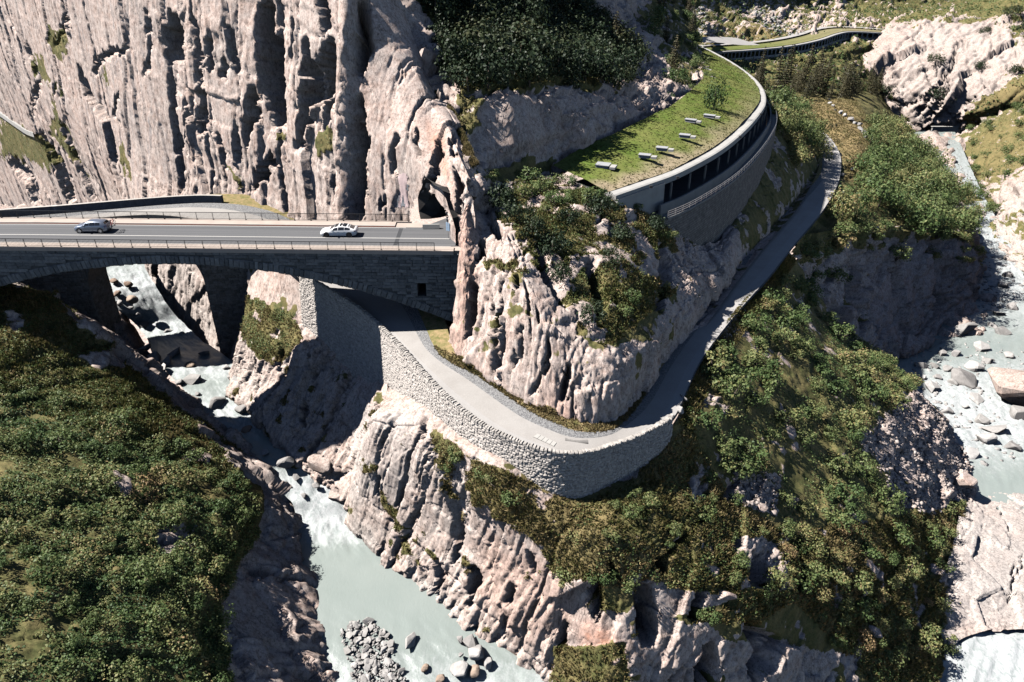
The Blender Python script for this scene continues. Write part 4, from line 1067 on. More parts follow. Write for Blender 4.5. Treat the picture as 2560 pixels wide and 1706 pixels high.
# room behind the doorway
m = MB()
for bx in ((DRX0 - .3, DRX0, DYN + .8, DYN + 4, DRZ0 - .2, DRZ1 + .2), (DRX1, DRX1 + .3, DYN + .8, DYN + 4, DRZ0 - .2, DRZ1 + .2), (DRX0, DRX1, DYN + .8, DYN + 4, DRZ0 - .3, DRZ0), (DRX0, DRX1, DYN + .8, DYN + 4, DRZ1, DRZ1 + .3), (DRX0 - .3, DRX1 + .3, DYN + 4, DYN + 4.3, DRZ0 - .3, DRZ1 + .3)):
    m.box(bx[0] - bl[0], bx[1] - bl[0], bx[2] - bl[1], bx[3] - bl[1], bx[4] - bl[2], bx[5] - bl[2])
o_ = m.build("doorway", DARKMORTAR, bridge); o_["label"] = "small dark doorway in the spandrel wall"
# barrel of the arch and far spandrel
rings = []
m = MB()
for x in np.arange(-81, -6.0, 1.0):
    zi = arch_in(x); t = arch_tan(x); n = np.array([-t[2], 0, t[0]])
    a = np.array([x, DYN + 0.25, zi]) - bl; b = np.array([x, DYF - 0.25, zi]) - bl
    rings.append([a, b, b + n * 0.9, a + n * 0.9])
m.sweep(None, rings, True, True)
m.build("arch_barrel", SLATE, bridge)
m = MB()
for x0, x1 in zip(xs[:-1], xs[1:]):
    m.hexa([np.array(q) - bl for q in ((x0, DYF - .8, arch_in(x0) + .4), (x1, DYF - .8, arch_in(x1) + .4), (x1, DYF - .1, arch_in(x1) + .4), (x0, DYF - .1, arch_in(x0) + .4), (x0, DYF - .8, dz(x0) - .3), (x1, DYF - .8, dz(x1) - .3), (x1, DYF - .1, dz(x1) - .3), (x0, DYF - .1, dz(x0) - .3))])
m.build("rear_spandrel_wall", SLATE, bridge)
# ring stones
x = -81.0; vs = []
while x < -7.6:
    t = arch_tan(x); n = np.array([-t[2], 0, t[0]])
    w = rr.uniform(0.50, 0.72)
    vs.append((np.array([x, DYN + 0.12, arch_in(x)]) + n * 0.55 + t * w / 2, t, np.array([0, -1.0, 0]), n, (w * 0.96, 0.30, rr.uniform(1.04, 1.14))))
    x += t[0] * w
lay(vs, SLATE, bridge, 300, "voussoir")
# courses of the spandrel
sp = []
for k in range(40):
    zc = -0.62 - k * 0.43
    x = -80 + rr.uniform(0, 1)
    while x < -7.4:
        w = rr.uniform(0.75, 1.7); xc = x + w / 2; x += w
        top = dz(xc) - 0.35; zz = zc + dz(xc)
        if zz - 0.15 < arch_in(xc) + 1.1 * math.hypot(1, 0.0132 * (xc + 43)): continue
        if DRX0 - w / 2 < xc < DRX1 + w / 2 and DRZ0 - .2 < zz < DRZ1 + .2:
            continue
        sp.append((np.array([xc, DYN + 0.13, zz]), np.array([1, 0, -0.0107]), np.array([0, -1.0, 0]), np.array([0, 0, 1.0]), (w * 0.975, 0.22 + rr.uniform(-.03, .03), 0.415)))
for zz in np.arange(DRZ0 + .2, DRZ1, 0.43):          # jamb stones beside the doorway
    for xc, w in ((DRX0 - 0.42, 0.8), (DRX1 + 0.42, 0.8)):
        sp.append((np.array([xc, DYN + 0.13, zz]), np.array([1, 0, 0.0]), np.array([0, -1.0, 0]), np.array([0, 0, 1.0]), (w, 0.22, 0.415)))
sp.append((np.array([(DRX0 + DRX1) / 2, DYN + 0.13, DRZ1 + 0.18]), np.array([1, 0, 0.0]), np.array([0, -1.0, 0]), np.array([0, 0, 1.0]), (1.9, 0.24, 0.36)))
lay(sp, SLATE, bridge, 300, "stone", stuff_name="spandrel_masonry", rank=lambda i: -sp[i][4][0] if sp[i][0][0] > -70 else 10)
# deck slab, cornice, footways, kerbs
def deck_bar(name, y0, y1, z0, z1, mat, x0=DX0, x1=DX1, parent=bridge, sub=None):
    m = MB()
    cuts = [x0, -62.7, x1] if x0 < -62.7 < x1 else [x0, x1]
    base = np.array(parent.location) if parent else np.zeros(3)
    for xa, xb in zip(cuts[:-1], cuts[1:]):
        m.hexa([np.array(q) - base for q in ((xa, y0, dz(xa) + z0), (xb, y0, dz(xb) + z0), (xb, y1, dz(xb) + z0), (xa, y1, dz(xa) + z0), (xa, y0, dz(xa) + z1), (xb, y0, dz(xb) + z1), (xb, y1, dz(xb) + z1), (xa, y1, dz(xa) + z1))])
    return m.build(name, mat, parent)
deck_bar("deck_slab", DYN + 0.3, DYF - 0.3, -0.75, -0.02, CONC)
deck_bar("cornice", DYN - 0.14, DYN + 0.3, -0.42, 0.10, CONC, x1=-7.2)
deck_bar("footway", DYN + 0.3, DYN + 1.15, -0.02, 0.12, CONC, x1=-7.2)
deck_bar("kerb", DYN + 1.15, DYN + 1.33, -0.02, 0.135, KERB, x1=-7.6)
deck_bar("footway", DYF - 1.6, DYF - 0.25, -0.02, 0.12, CONC, x1=-15.5)
deck_bar("kerb", DYF - 1.78, DYF - 1.6, -0.02, 0.135, KERB, x1=-15.5)
deck_bar("rear_cornice", DYF - 0.25, DYF + 0.14, -0.42, 0.10, CONC, x1=-13.5)
REDK = plain("rusty_gutter", (0.22, 0.10, 0.07), 0.8, 0, 0.2, 0.2)
deck_bar("gutter", DYF - 1.93, DYF - 1.78, -0.02, 0.05, REDK, x1=-15.5)
# carriageway
def deck_sheet(name, y0, y1, lift, mat, x0, x1, label, cat, step=2.0, curve=False):
    xs_ = np.arange(x0, x1 + 0.01, step)
    G = np.array([[(x, y, dz(x) + lift) for y in (y0, y1)] for x in xs_])
    return ribbon(name, G, mat, label, cat)
deck_sheet("asphalt_road", DYN + 1.33, DYF - 1.78, 0.0, ASPHALT, -140, -16, "grey two-lane asphalt road crossing the bridge", "road")
G = np.array([[(x, DYN + 1.33 + max(0, x + 12) * 0.05, dz(x)), (x, DYF - 1.9 + max(0, x + 12) * 1.2, dz(x))] for x in np.arange(-16, -4.9, 1.0)])
ribbon("tunnel_road", G, ASPHALT, "asphalt running from the bridge into the rock tunnel", "road")
deck_sheet("lane_line", DYN + 4.0, DYN + 4.15, 0.008, PAINT, -140, -8, "long white line between the two lanes on the bridge", "road marking")
deck_sheet("edge_line", DYF - 2.16, DYF - 2.04, 0.008, PAINT, -140, -14, "white edge line along the far kerb of the bridge", "road marking")
deck_sheet("tar_patch", DYN + 1.36, DYF - 1.95, 0.006, PATCH, -14.85, -14.34, "dark asphalt repair strip across the lanes near the tunnel", "road patch", step=0.5)

# ---- railings
IRON = plain("dark_iron", (0.055, 0.058, 0.062), 0.5, 0.6, 0.4, 0.1)
GALV = plain("galvanised_steel", (0.42, 0.43, 0.44), 0.45, 0.7, 0.5, 0.1)
def railing(name, y, x0, x1, spacing, zoff, label, mat=IRON, H=1.0, cut=None):
    r = empty(name, ((x0 + x1) / 2, y, zoff)); base = np.array(r.location)
    n = int((x1 - x0) / spacing)
    post = MB(); post.box(-.035, .035, -.035, .035, 0, H); post.box(-.10, .10, -.09, .09, 0, .03)
    pm = post.mesh("post"); pm.materials.append(mat)
    for k in range(n + 1):
        x = x0 + k * spacing
        o = bpy.data.objects.new("post", pm); COL.objects.link(o); o.parent = r; o.location = (x - base[0], 0, dz(x))
    for nm, h, w in (("top_rail", H, .06), ("bottom_rail", .14, .035)):
        m = MB(); xe = x0 + n * spacing
        pts = [x0, -62.7, xe] if x0 < -62.7 < xe else [x0, xe]
        for xa, xb in zip(pts[:-1], pts[1:]):
            m.bar((xa - base[0], 0, dz(xa) + h), (xb - base[0], 0, dz(xb) + h), w)
        m.build(nm, mat, r)
    bal = MB(); kk = 14
    for q in range(1, kk):
        xx = spacing * q / kk; bal.box(xx - .011, xx + .011, -.011, .011, .14, H - .02)
    bme = bal.mesh("balusters"); bme.materials.append(mat)
    for k in range(n):
        x = x0 + k * spacing
        o = bpy.data.objects.new("balusters", bme); COL.objects.link(o); o.parent = r; o.location = (x - base[0], 0, dz(x + spacing / 2)); o["kind"] = "stuff"
    tag(r, label, "railing")
    return r
railing("bridge_railing", DYN + 0.02, -112.0, -7.4, 2.18, 0.10, "near dark iron railing along the camera side of the bridge")
railing("bridge_railing", DYF - 0.05, -112.0, -13.6, 2.18, 0.10, "far dark iron railing between the road and the big cliff")

# ------------------------------------------------------------------ tunnel behind the rock mouth
TUN = plain("tunnel_rock", (0.07, 0.065, 0.062), 0.95, 0, 0.1, 0.3, 0.6, 0.6)  # lining darkened: the tunnel's inner shade is put into its colour
m = MB(); rings = []
fdir = np.array([-0.455, 0.89]); inn = np.array([0.89, 0.455])
for k, (dist, hw, hh) in enumerate(((0.5, 6.4, 6.3), (1.6, 5.6, 5.8), (3.0, 4.9, 5.3), (5.0, 4.5, 5.0), (8.0, 4.3, 4.8))):
    c = np.array([-10.4, 91.6]) + inn * dist + np.array([0, 1.0]) * max(0, dist - 2.5) * 0.5
    ring = []
    for a in np.linspace(-0.2, math.pi + 0.2, 17):
        w_ = 1 + 0.05 * math.sin(7 * a + k * 1.3)
        p2 = c + fdir * hw * w_ * math.cos(a)
        ring.append((p2[0], p2[1], -0.6 + hh * w_ * (max(0, math.sin(a)) ** 0.75) + min(0, math.sin(a)) * 3))
    rings.append(ring)
m.sweep(None, rings, False, False)
m.add([(x, y, z) for x, y, z in rings[-1]], [tuple(range(17))])
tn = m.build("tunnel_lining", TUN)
tag(tn, "rough rock tunnel with painted-in shade behind the cave-like mouth at the bridge end", "tunnel", None, "structure")

# ------------------------------------------------------------------ old stone bridge
oldb = empty("old_stone_bridge", (-59.6, 115.4, -7.2)); bpy.context.view_layer.update(); ob = np.array(oldb.location)
tag(oldb, "lower old stone arch bridge standing behind the road bridge", "bridge")
XA, XB, CR = -68.5, -50.7, 8.9
OY0, OY1 = 109.6, 115.9             # at x = -57; the bridge stands askew
def oy(x): return (x + 57) * 0.1375
def obox(name, x0, x1, y0, y1, z0, z1, mat=OLDST):
    m = MB(); m.hexa([np.array(q) - ob for q in ((x0, y0 + oy(x0), z0), (x1, y0 + oy(x1), z0), (x1, y1 + oy(x1), z0), (x0, y1 + oy(x0), z0), (x0, y0 + oy(x0), z1), (x1, y0 + oy(x1), z1), (x1, y1 + oy(x1), z1), (x0, y1 + oy(x0), z1))]); return m.build(name, mat, oldb)
obox("abutment", -96, XA, OY0 + .1, OY1 - .1, -36, -7.6, MORTAR); obox("abutment", XB, -41.5, OY0 + .1, OY1 - .1, -36, -8.0, MORTAR)
m = MB(); rings = []
xc = (XA + XB) / 2
for a in np.linspace(0, math.pi, 25):
    x = xc + CR * math.cos(a); z = -17.6 + CR * math.sin(a); z2 = min(-7.7, -17.6 + (CR + 2.4) * math.sin(a) + 1.0)
    rings.append([np.array(q) - ob for q in ((x, OY0 + .1 + oy(x), z), (x, OY1 - .1 + oy(x), z), (x, OY1 - .1 + oy(x), max(z2, z + .3)), (x, OY0 + .1 + oy(x), max(z2, z + .3)))])
m.sweep(None, rings, True, True); m.build("arch", OLDST, oldb)
PARM = make_stone("old_parapet_stone", (0.30, 0.255, 0.225), (0.35, 0.30, 0.265), (0.40, 0.35, 0.31))
def parapet(name, edge, off, kend):
    m = MB(); rings = []
    for k in range(0, kend):
        c = ROAD[k, edge]; d = ROAD[k, edge] - ROAD[k, 1 - edge]; d /= np.linalg.norm(d); c = c - ob
        rings.append([c + d * off, c + d * (off + .5), c + d * (off + .5) + np.array([0, 0, 1.15]), c + d * off + np.array([0, 0, 1.15])])
    m.sweep(None, rings, True, True); o = m.build(name, PARM, oldb)
    m = MB(); rings = []
    for k in range(0, kend):
        c = ROAD[k, edge]; d = ROAD[k, edge] - ROAD[k, 1 - edge]; d /= np.linalg.norm(d); c = c - ob
        rings.append([c + d * (off - .05) + np.array([0, 0, 1.152]), c + d * (off + .55) + np.array([0, 0, 1.152]), c + d * (off + .55) + np.array([0, 0, 1.27]), c + d * (off - .05) + np.array([0, 0, 1.27])])
    m.sweep(None, rings, True, True); m.build("parapet_coping", COP, o)
K47 = int(np.argmin(np.abs(ROAD[:N0, 1, 0] + 47.5)))
parapet("parapet", 1, 0.0, K47); parapet("parapet", 0, 0.0, N0 + 2)
so = []
for (x0, x1, zt) in ((-92, XA, -8.0), (XB, -41.6, -8.2)):
    z = zt
    while z > -34:
        h = rr.uniform(.40, .58); x = x0
        while x < x1 - .1:
            w = min(rr.uniform(.5, 1.1), x1 - x)
            so.append((np.array([x + w / 2, OY0 + .08 + oy(x + w / 2), z - h / 2]), np.array([1., .1375, 0]), np.array([0, -1., 0]), np.array([0, 0, 1.]), (w * .97, .22, h * .96))); x += w
        z -= h
for (xf, od) in ((XA, 1.0),):            # reveal of the left abutment
    z = -9
    while z > -34:
        h = rr.uniform(.40, .58); y = OY0 + .2
        while y < OY1 - .3:
            w = min(rr.uniform(.5, 1.1), OY1 - .1 - y)
            so.append((np.array([xf - .02, y + w / 2 + oy(xf), z - h / 2]), np.array([0, 1., 0]), np.array([od, 0, 0]), np.array([0, 0, 1.]), (w * .97, .2, h * .96))); y += w
        z -= h
lay(so, OLDST, oldb, 300, "stone", stuff_name="abutment_masonry")
# ------------------------------------------------------------------ avalanche galleries
CONC2 = plain("pale_concrete", (0.35, 0.34, 0.322), 0.9, 0, 0.2, 0.12, 0.5, 0.2)
CONCD = plain("grey_concrete", (0.24, 0.235, 0.23), 0.9, 0, 0.2, 0.12, 0.6)
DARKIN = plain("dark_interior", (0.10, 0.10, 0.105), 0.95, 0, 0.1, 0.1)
DARKP = plain("shaded_concrete", (0.15, 0.15, 0.15), 0.9)  # pillar concrete, colour darkened to paint in the shade under the roof
def brick_wall_mat(name, c1, c2, cm, sc):
    t = NT(name); tc = t.n("ShaderNodeUVMap").outputs[0]
    b = t.n("ShaderNodeTexBrick"); t.l(tc, b.inputs["Vector"])
    b.inputs["Color1"].default_value = (*c1, 1); b.inputs["Color2"].default_value = (*c2, 1); b.inputs["Mortar"].default_value = (*cm, 1)
    b.inputs["Scale"].default_value = sc; b.inputs["Mortar Size"].default_value = 0.03; b.inputs["Brick Width"].default_value = 0.8; b.inputs["Row Height"].default_value = 0.4
    n = t.noise(t.pos(), 1.2, 5, 0.6)
    c = t.mix(1.0, b.outputs["Color"], t.ramp(n, [(0.3, 0.7), (0.7, 1.25)]), 'MULTIPLY')
    return t.bsdf(c, 0.9, t.bump(t.math('SUBTRACT', 1.0, b.outputs["Fac"]), 0.8, 0.06), spec=0.2)
WALLM = brick_wall_mat("coursed_masonry", (0.17, 0.16, 0.15), (0.25, 0.23, 0.21), (0.09, 0.088, 0.085), 1.0)

def path_from(px, step):
    A = np.array([[PT(p)] for p in px])
    cnt = [max(2, int(np.linalg.norm(A[i + 1, 0] - A[i, 0]) / step)) for i in range(len(A) - 1)]
    S = spline_axis(A, cnt, 0.0)[:, 0]
    T = np.gradient(S, axis=0); T[:, 2] = 0; T /= np.linalg.norm(T, axis=-1, keepdims=True)
    Nn = np.stack([T[:, 1], -T[:, 0], T[:, 2] * 0], -1)          # to the right of travel = valley side
    return S, T, Nn

def swept(name, S, Nn, prof, mat, parent, base, uv=False, a=0, b=None):
    m = MB(); rings = []
    for c, n in zip(S[a:b], Nn[a:b]):
        rings.append([c + n * o + np.array([0, 0, z]) - base for o, z in prof])
    m.sweep(None, rings, True, True)
    o = m.build(name, mat, parent)
    if uv:
        me = o.data; uvl = me.uv_layers.new(name="UVMap")
        arcs = np.concatenate([[0], np.cumsum(np.linalg.norm(np.diff(S[a:b], axis=0), axis=-1))])
        k = len(prof)
        for lp in me.loops:
            vi = lp.vertex_index; uvl.data[lp.index].uv = (arcs[vi // k], me.vertices[vi].co.z)
    return o

gpx = [(1540,490,1.2),(1620,462,.9),(1700,432,.6),(1800,378,0),(1860,330,-.9),(1900,285,-2),(1915,255,-2.8),(1908,222,-3.6),(1880,190,-4.6),(1830,155,-6.2),(1780,128,-8),(1738,108,-9.6)]
S, T, Nn = path_from(gpx, 1.4)
gal = empty("avalanche_gallery", tuple(S[len(S) // 3])); base = np.array(gal.location)
tag(gal, "large curved concrete avalanche gallery with a turf roof above the old road", "gallery")
g0 = 6
swept("roof_edge", S, Nn, [(0, 0), (0.05, -0.85), (-0.45, -0.85), (-2.0, -0.5), (-2.0, 0.02), (-0.3, 0.10)], CONC2, gal, base)
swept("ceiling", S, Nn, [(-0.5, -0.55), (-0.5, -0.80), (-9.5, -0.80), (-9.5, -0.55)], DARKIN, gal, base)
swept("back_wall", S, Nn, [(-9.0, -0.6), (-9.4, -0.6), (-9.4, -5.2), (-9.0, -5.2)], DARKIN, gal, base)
swept("gallery_road", S, Nn, [(0.9, -4.6), (0.9, -4.9), (-9.2, -4.9), (-9.2, -4.6)], ASPHALT, gal, base)
swept("parapet", S, Nn, [(1.45, -3.05), (1.75, -3.05), (1.85, -4.9), (1.4, -4.9)], CONCD, gal, base, a=g0)
swept("walkway", S, Nn, [(1.0, -4.6), (3.2, -4.6), (3.2, -4.95), (1.0, -4.95)], CONCD, gal, base, a=g0)
swept("retaining_wall", S, Nn, [(3.05, -4.95), (4.2, -19.5), (1.0, -19.5), (1.0, -4.95)], WALLM, gal, base, uv=True, a=g0 - 2)
swept("wing_wall", S, Nn, [(0.35, -0.5), (0.5, -4.5), (-0.6, -4.5), (-0.6, -0.5)], CONC2, gal, base, a=0, b=g0 + 3)
arcS = np.concatenate([[0], np.cumsum(np.linalg.norm(np.diff(S, axis=0), axis=-1))])
def S_at(s): return np.array([np.interp(s, arcS, S[:, k]) for k in range(3)]), np.array([np.interp(s, arcS, Nn[:, k]) for k in range(3)])
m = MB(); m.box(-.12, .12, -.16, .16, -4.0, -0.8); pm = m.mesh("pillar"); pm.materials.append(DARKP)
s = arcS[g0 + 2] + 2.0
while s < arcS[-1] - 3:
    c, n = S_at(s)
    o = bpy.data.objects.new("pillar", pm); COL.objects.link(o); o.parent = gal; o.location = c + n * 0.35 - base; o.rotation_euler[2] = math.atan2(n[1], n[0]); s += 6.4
m = MB(); m.box(-.03, .03, -.03, .03, -4.6, -3.6); pm = m.mesh("railing_post"); pm.materials.append(GALV)
s = arcS[g0]
while s < arcS[-1] * 0.62:
    c, n = S_at(s)
    o = bpy.data.objects.new("railing_post", pm); COL.objects.link(o); o.parent = gal; o.location = c + n * 3.1 - base; s += 2.0
for h in (-3.62, -3.95, -4.28):
    swept("rail", S, Nn, [(3.08, h), (3.13, h), (3.13, h - .05), (3.08, h - .05)], GALV, gal, base, a=g0, b=int(len(S) * 0.64))
for (u, v, z) in ((1694,447,.75),(1627,470,1.0),(1850,345,-.6),(1902,288,-1.9)):
    m = MB(); c = PZ(u, v, z) - base; m.box(c[0] - .22, c[0] + .22, c[1] - .22, c[1] + .22, c[2], c[2] + .35); m.build("vent_cap", IRON, gal)

# turf on the roof
t = NT("gallery_turf"); p = t.pos()
n1 = t.noise(p, 0.14, 5, 0.65); n2 = t.noise(p, 1.8, 5, 0.7)
g = t.mix(t.ramp(n1, [(0.35, 0.0), (0.60, 1.0)]), (0.095, 0.140, 0.026), (0.150, 0.160, 0.048))
g = t.mix(t.attr("dry"), g, t.mix(n2, (0.24, 0.185, 0.11), (0.34, 0.285, 0.20)))
g = t.mix(1.0, g, t.ramp(n2, [(0.25, 0.6), (0.75, 1.35)]), 'MULTIPLY')
TURF = t.bsdf(g, 0.95, t.bump(n2, 0.6, 0.12), spec=0.1)
inner_px = [(1395,428,1.6),(1470,385,1.9),(1560,345,2.0),(1640,305,1.8),(1700,272,1.4),(1745,235,0.6),(1772,205,-.5),(1768,180,-2.0),(1758,160,-3.8),(1745,140,-6),(1733,122,-7.8),(1722,112,-9)]
IS = np.array([[PT(p)] for p in inner_px]); OS = np.array([[PT(p)] for p in gpx])
AA = np.concatenate([OS, IS], 1)
SS = spline_axis(AA, [14] * (len(AA) - 1), 0.1)
tt = np.linspace(-0.0, 1.12, 60)
off = 1.7
MG = []
for r in SS:
    d = r[1] - r[0]; L = np.linalg.norm(d); o0 = r[0] + d / L * off
    MG.append([o0 + (r[1] - o0) * q + np.array([0, 0, 0.06 + 0.5 * math.sin(min(1, max(q, 0)) * math.pi * 0.6)]) for q in tt])
MG = np.array(MG)
MG[..., 2] += fbm(MG / 5.0, 4, 71) * 0.25 + fbm(MG / 1.0, 2, 72) * 0.05
n, mm = MG.shape[:2]; idx = np.arange(n * mm).reshape(n, mm)
me = np_mesh("roof_meadow", MG.reshape(-1, 3), np.stack([idx[:-1, :-1], idx[1:, :-1], idx[1:, 1:], idx[:-1, 1:]], -1).reshape(-1, 4), smooth=True)
if np.cross(MG[1, 0] - MG[0, 0], MG[0, 1] - MG[0, 0])[2] < 0: me.flip_normals()
dry = np.clip(1.15 - tt[None, :] * 4.2 + 0.9 * fbm(MG / 3.0, 4, 73) + 0.3, 0, 1) * np.clip(1.4 - np.linspace(0, 2.2, n)[:, None], 0.15, 1)
attr(me, "dry", dry)
mo = link("roof_meadow", me, TURF); tag(mo, "green and dry turf covering the roof of the curved gallery", "meadow", None, "structure")
SURF["roof_meadow"] = dict(G=MG, N=np.repeat(np.array([[[0, 0, 1.0]]]), n, 0).repeat(mm, 1), veg=np.ones((n, mm)), u=proj(MG)[0], v=proj(MG)[1], area=None, dry=dry)

# concrete shaft covers on the meadow
SHC = plain("shaft_concrete", (0.30, 0.305, 0.315), 0.85, 0, 0.2, 0.08)
def shaft(u, v, z, w, l, h, rz, label):
    e = empty("shaft_cover", tuple(PZ(u, v, z)), rz)
    m = MB(); m.box(-l / 2, l / 2, -w / 2, w / 2, -0.4, h); m.build("concrete_box", SHC, e)
    m = MB(); m.box(-l / 2 - .1, l / 2 + .1, -w / 2 - .1, w / 2 + .1, h + .003, h + .08); m.build("lid", SHC, e)
    m = MB(); m.box(l / 2 + .25, l / 2 + 1.1, -w / 2 - .3, w / 2 - .35, -0.3, 0.05); m.build("step_slab", CONC2, e)
    tag(e, label, "shaft cover", "shaft covers on the gallery roof")
shaft(1508,412,2.3,1.61,1.95,0.06,-.35,"grey box shaft cover nearest the dark cliff foot on the gallery meadow")
shaft(1612,388,2.4,1.02,1.72,0.06,-.35,"second shaft cover from the cliff foot on the gallery meadow")
shaft(1655,370,2.3,1.02,1.72,0.06,-.35,"shaft cover beside the dry tuft in the middle of the gallery meadow")
shaft(1712,338,2.1,1.02,1.72,0.06,-.4,"shaft cover just right of the dry grass tuft on the gallery meadow")
shaft(1727,300,1.9,0.94,1.95,0.06,-.5,"long pale shaft cover below the shrub edge on the gallery meadow")
shaft(1774,289,1.3,0.94,2.10,0.06,-.5,"pale shaft cover closest to the small lone tree")
shaft(1760,173,-1.6,1.02,2.25,0.06,-.6,"far shaft cover at the upper shrub edge of the gallery meadow")
shaft(1770,193,-.6,0.94,2.10,0.06,-.6,"flat far shaft cover next to the dry strip under the shrubs")

# ---- the distant gallery down the valley
fpx = [(1755,141,355),(1800,131,372),(1870,126,394),(1950,119,415),(2010,110,433),(2060,98,450),(2095,86,467),(2130,80,480),(2200,83,487),(2290,92,492),(2345,99,494)]
S2, T2, N2 = path_from(fpx, 2.5)
g2 = empty("avalanche_gallery", tuple(S2[len(S2) // 2])); base2 = np.array(g2.location)
tag(g2, "distant S-curved avalanche gallery with many pillars below the far mountainside", "gallery")
swept("roof_edge", S2, N2, [(0, 0), (0.05, -0.7), (-0.5, -0.7), (-2.2, -0.4), (-2.2, 0.05), (-.3, .1)], CONC2, g2, base2)
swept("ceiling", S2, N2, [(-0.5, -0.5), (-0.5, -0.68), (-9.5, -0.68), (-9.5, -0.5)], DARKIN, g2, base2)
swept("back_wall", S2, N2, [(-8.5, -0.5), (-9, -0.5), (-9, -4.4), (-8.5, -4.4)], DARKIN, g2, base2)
swept("gallery_road", S2, N2, [(0.6, -3.9), (0.6, -4.3), (-8.8, -4.3), (-8.8, -3.9)], ASPHALT, g2, base2)
swept("parapet", S2, N2, [(0.5, -3.2), (0.8, -3.2), (0.85, -4.2), (0.45, -4.2)], CONC2, g2, base2)
swept("retaining_wall", S2, N2, [(0.7, -4.2), (2.2, -22), (-.5, -22), (-.5, -4.2)], WALLM, g2, base2, uv=True)
arc2 = np.concatenate([[0], np.cumsum(np.linalg.norm(np.diff(S2, axis=0), axis=-1))])
m = MB(); m.box(-.28, .28, -.28, .28, -3.3, -0.69); pm = m.mesh("pillar"); pm.materials.append(CONC2)
for s in np.arange(2, arc2[-1], 4.0):
    c = np.array([np.interp(s, arc2, S2[:, k]) for k in range(3)]); nn = np.array([np.interp(s, arc2, N2[:, k]) for k in range(3)])
    o = bpy.data.objects.new("pillar", pm); COL.objects.link(o); o.parent = g2; o.location = c + nn * .1 - base2
MG2 = np.array([[c - nn * q + np.array([0, 0, .05 + .03 * q + .25 * math.sin(q)]) for q in np.linspace(2.0, 17, 12)] for c, nn in zip(S2, N2)])
n, mm = MG2.shape[:2]; idx = np.arange(n * mm).reshape(n, mm)
me = np_mesh("far_roof_meadow", MG2.reshape(-1, 3), np.stack([idx[:-1, :-1], idx[1:, :-1], idx[1:, 1:], idx[:-1, 1:]], -1).reshape(-1, 4), smooth=True)
if np.cross(MG2[1, 0] - MG2[0, 0], MG2[0, 1] - MG2[0, 0])[2] < 0: me.flip_normals()
attr(me, "dry", np.repeat(np.clip(np.linspace(-.3, 1.2, n)[:, None], 0.1, .9), mm, 1) * 0.8)
mo = link("far_roof_meadow", me, TURF); tag(mo, "turf strip on the roof of the distant gallery", "meadow", None, "structure")
TR = np.array([[c - nn * q + np.array([0, 0, .95 + .02 * q]) for q in (13.0, 16.5)] for c, nn in zip(S2, N2)])
ribbon("service_track", TR, SHOULDER, "pale service track along the top of the distant gallery", "track")
# forecourt and track where the two galleries meet
fc = np.array([[PY(1700,103,330), PY(1705,112,318)], [PY(1760,98,360), PY(1790,112,352)], [PY(1810,98,380), PY(1850,118,368)], [PY(1840,100,392), PY(1900,118,385)]])
ribbon("forecourt", spline_axis(fc, [8, 8, 8], .2) + np.array([0, 0, .9]), SHOULDER, "pale gravel forecourt between the near and the distant gallery", "forecourt")
# upper road with its own gallery high on the far slope
upx = [(2300,10,640),(2360,13,640),(2430,16,640),(2500,22,640)]
S3, T3, N3 = path_from(upx, 6)
g3 = empty("mountain_road_gallery", tuple(S3[len(S3) // 2])); b3 = np.array(g3.location)
tag(g3, "thin far mountain road gallery near the top right edge", "gallery")
swept("roof_edge", S3, N3, [(0, 0), (0, -.9), (-8, -.9), (-8, .1)], CONC2, g3, b3)
swept("opening_shade", S3, N3, [(-.5, -.9), (-.5, -3.6), (-8, -3.6), (-8, -.9)], DARKIN, g3, b3)  # solid dark block painted as the shade inside the opening
swept("retaining_wall", S3, N3, [(0.2, -3.6), (0.8, -12), (-8, -12), (-8, -3.6)], CONCD, g3, b3)
# ------------------------------------------------------------------ plants
def make_leaf(name, stops, transl=0.25):
    t = NT(name)
    oi = t.n("ShaderNodeObjectInfo")
    hue = t.math('ADD', t.attr("hue"), t.math('MULTIPLY', t.math('SUBTRACT', oi.outputs["Random"], 0.5), 0.35))
    c = t.ramp(hue, stops)
    b = t.n("ShaderNodeBsdfPrincipled"); t.l(c, b.inputs["Base Color"]); b.inputs["Roughness"].default_value = 0.55; b.inputs["Specular IOR Level"].default_value = 0.25
    tr = t.n("ShaderNodeBsdfTranslucent"); t.l(c, tr.inputs["Color"])
    mx = t.n("ShaderNodeMixShader"); mx.inputs[0].default_value = transl
    t.l(b.outputs[0], mx.inputs[1]); t.l(tr.outputs[0], mx.inputs[2]); t.l(mx.outputs[0], t.out.inputs["Surface"])
    return t.m
LEAF = make_leaf("alder_leaf", [(0.0, (0.050, 0.092, 0.034)), (0.3, (0.092, 0.142, 0.048)), (0.6, (0.165, 0.198, 0.076)), (0.82, (0.260, 0.245, 0.10)), (1.0, (0.30, 0.205, 0.105))])
NEEDLE = make_leaf("pine_needle", [(0.0, (0.016, 0.030, 0.014)), (0.5, (0.030, 0.048, 0.022)), (0.8, (0.055, 0.065, 0.028)), (1.0, (0.085, 0.08, 0.035))], 0.1)
SPRUCE = make_leaf("spruce_needle", [(0.0, (0.030, 0.032, 0.016)), (0.5, (0.060, 0.056, 0.028)), (1.0, (0.105, 0.088, 0.045))], 0.1)
GRASS = make_leaf("mountain_grass", [(0.0, (0.055, 0.075, 0.020)), (0.4, (0.105, 0.110, 0.035)), (0.7, (0.19, 0.150, 0.065)), (1.0, (0.31, 0.235, 0.12))], 0.3)
BARK = plain("bark", (0.13, 0.105, 0.085), 0.95, 0, 0.1, 0.3, 6.0)

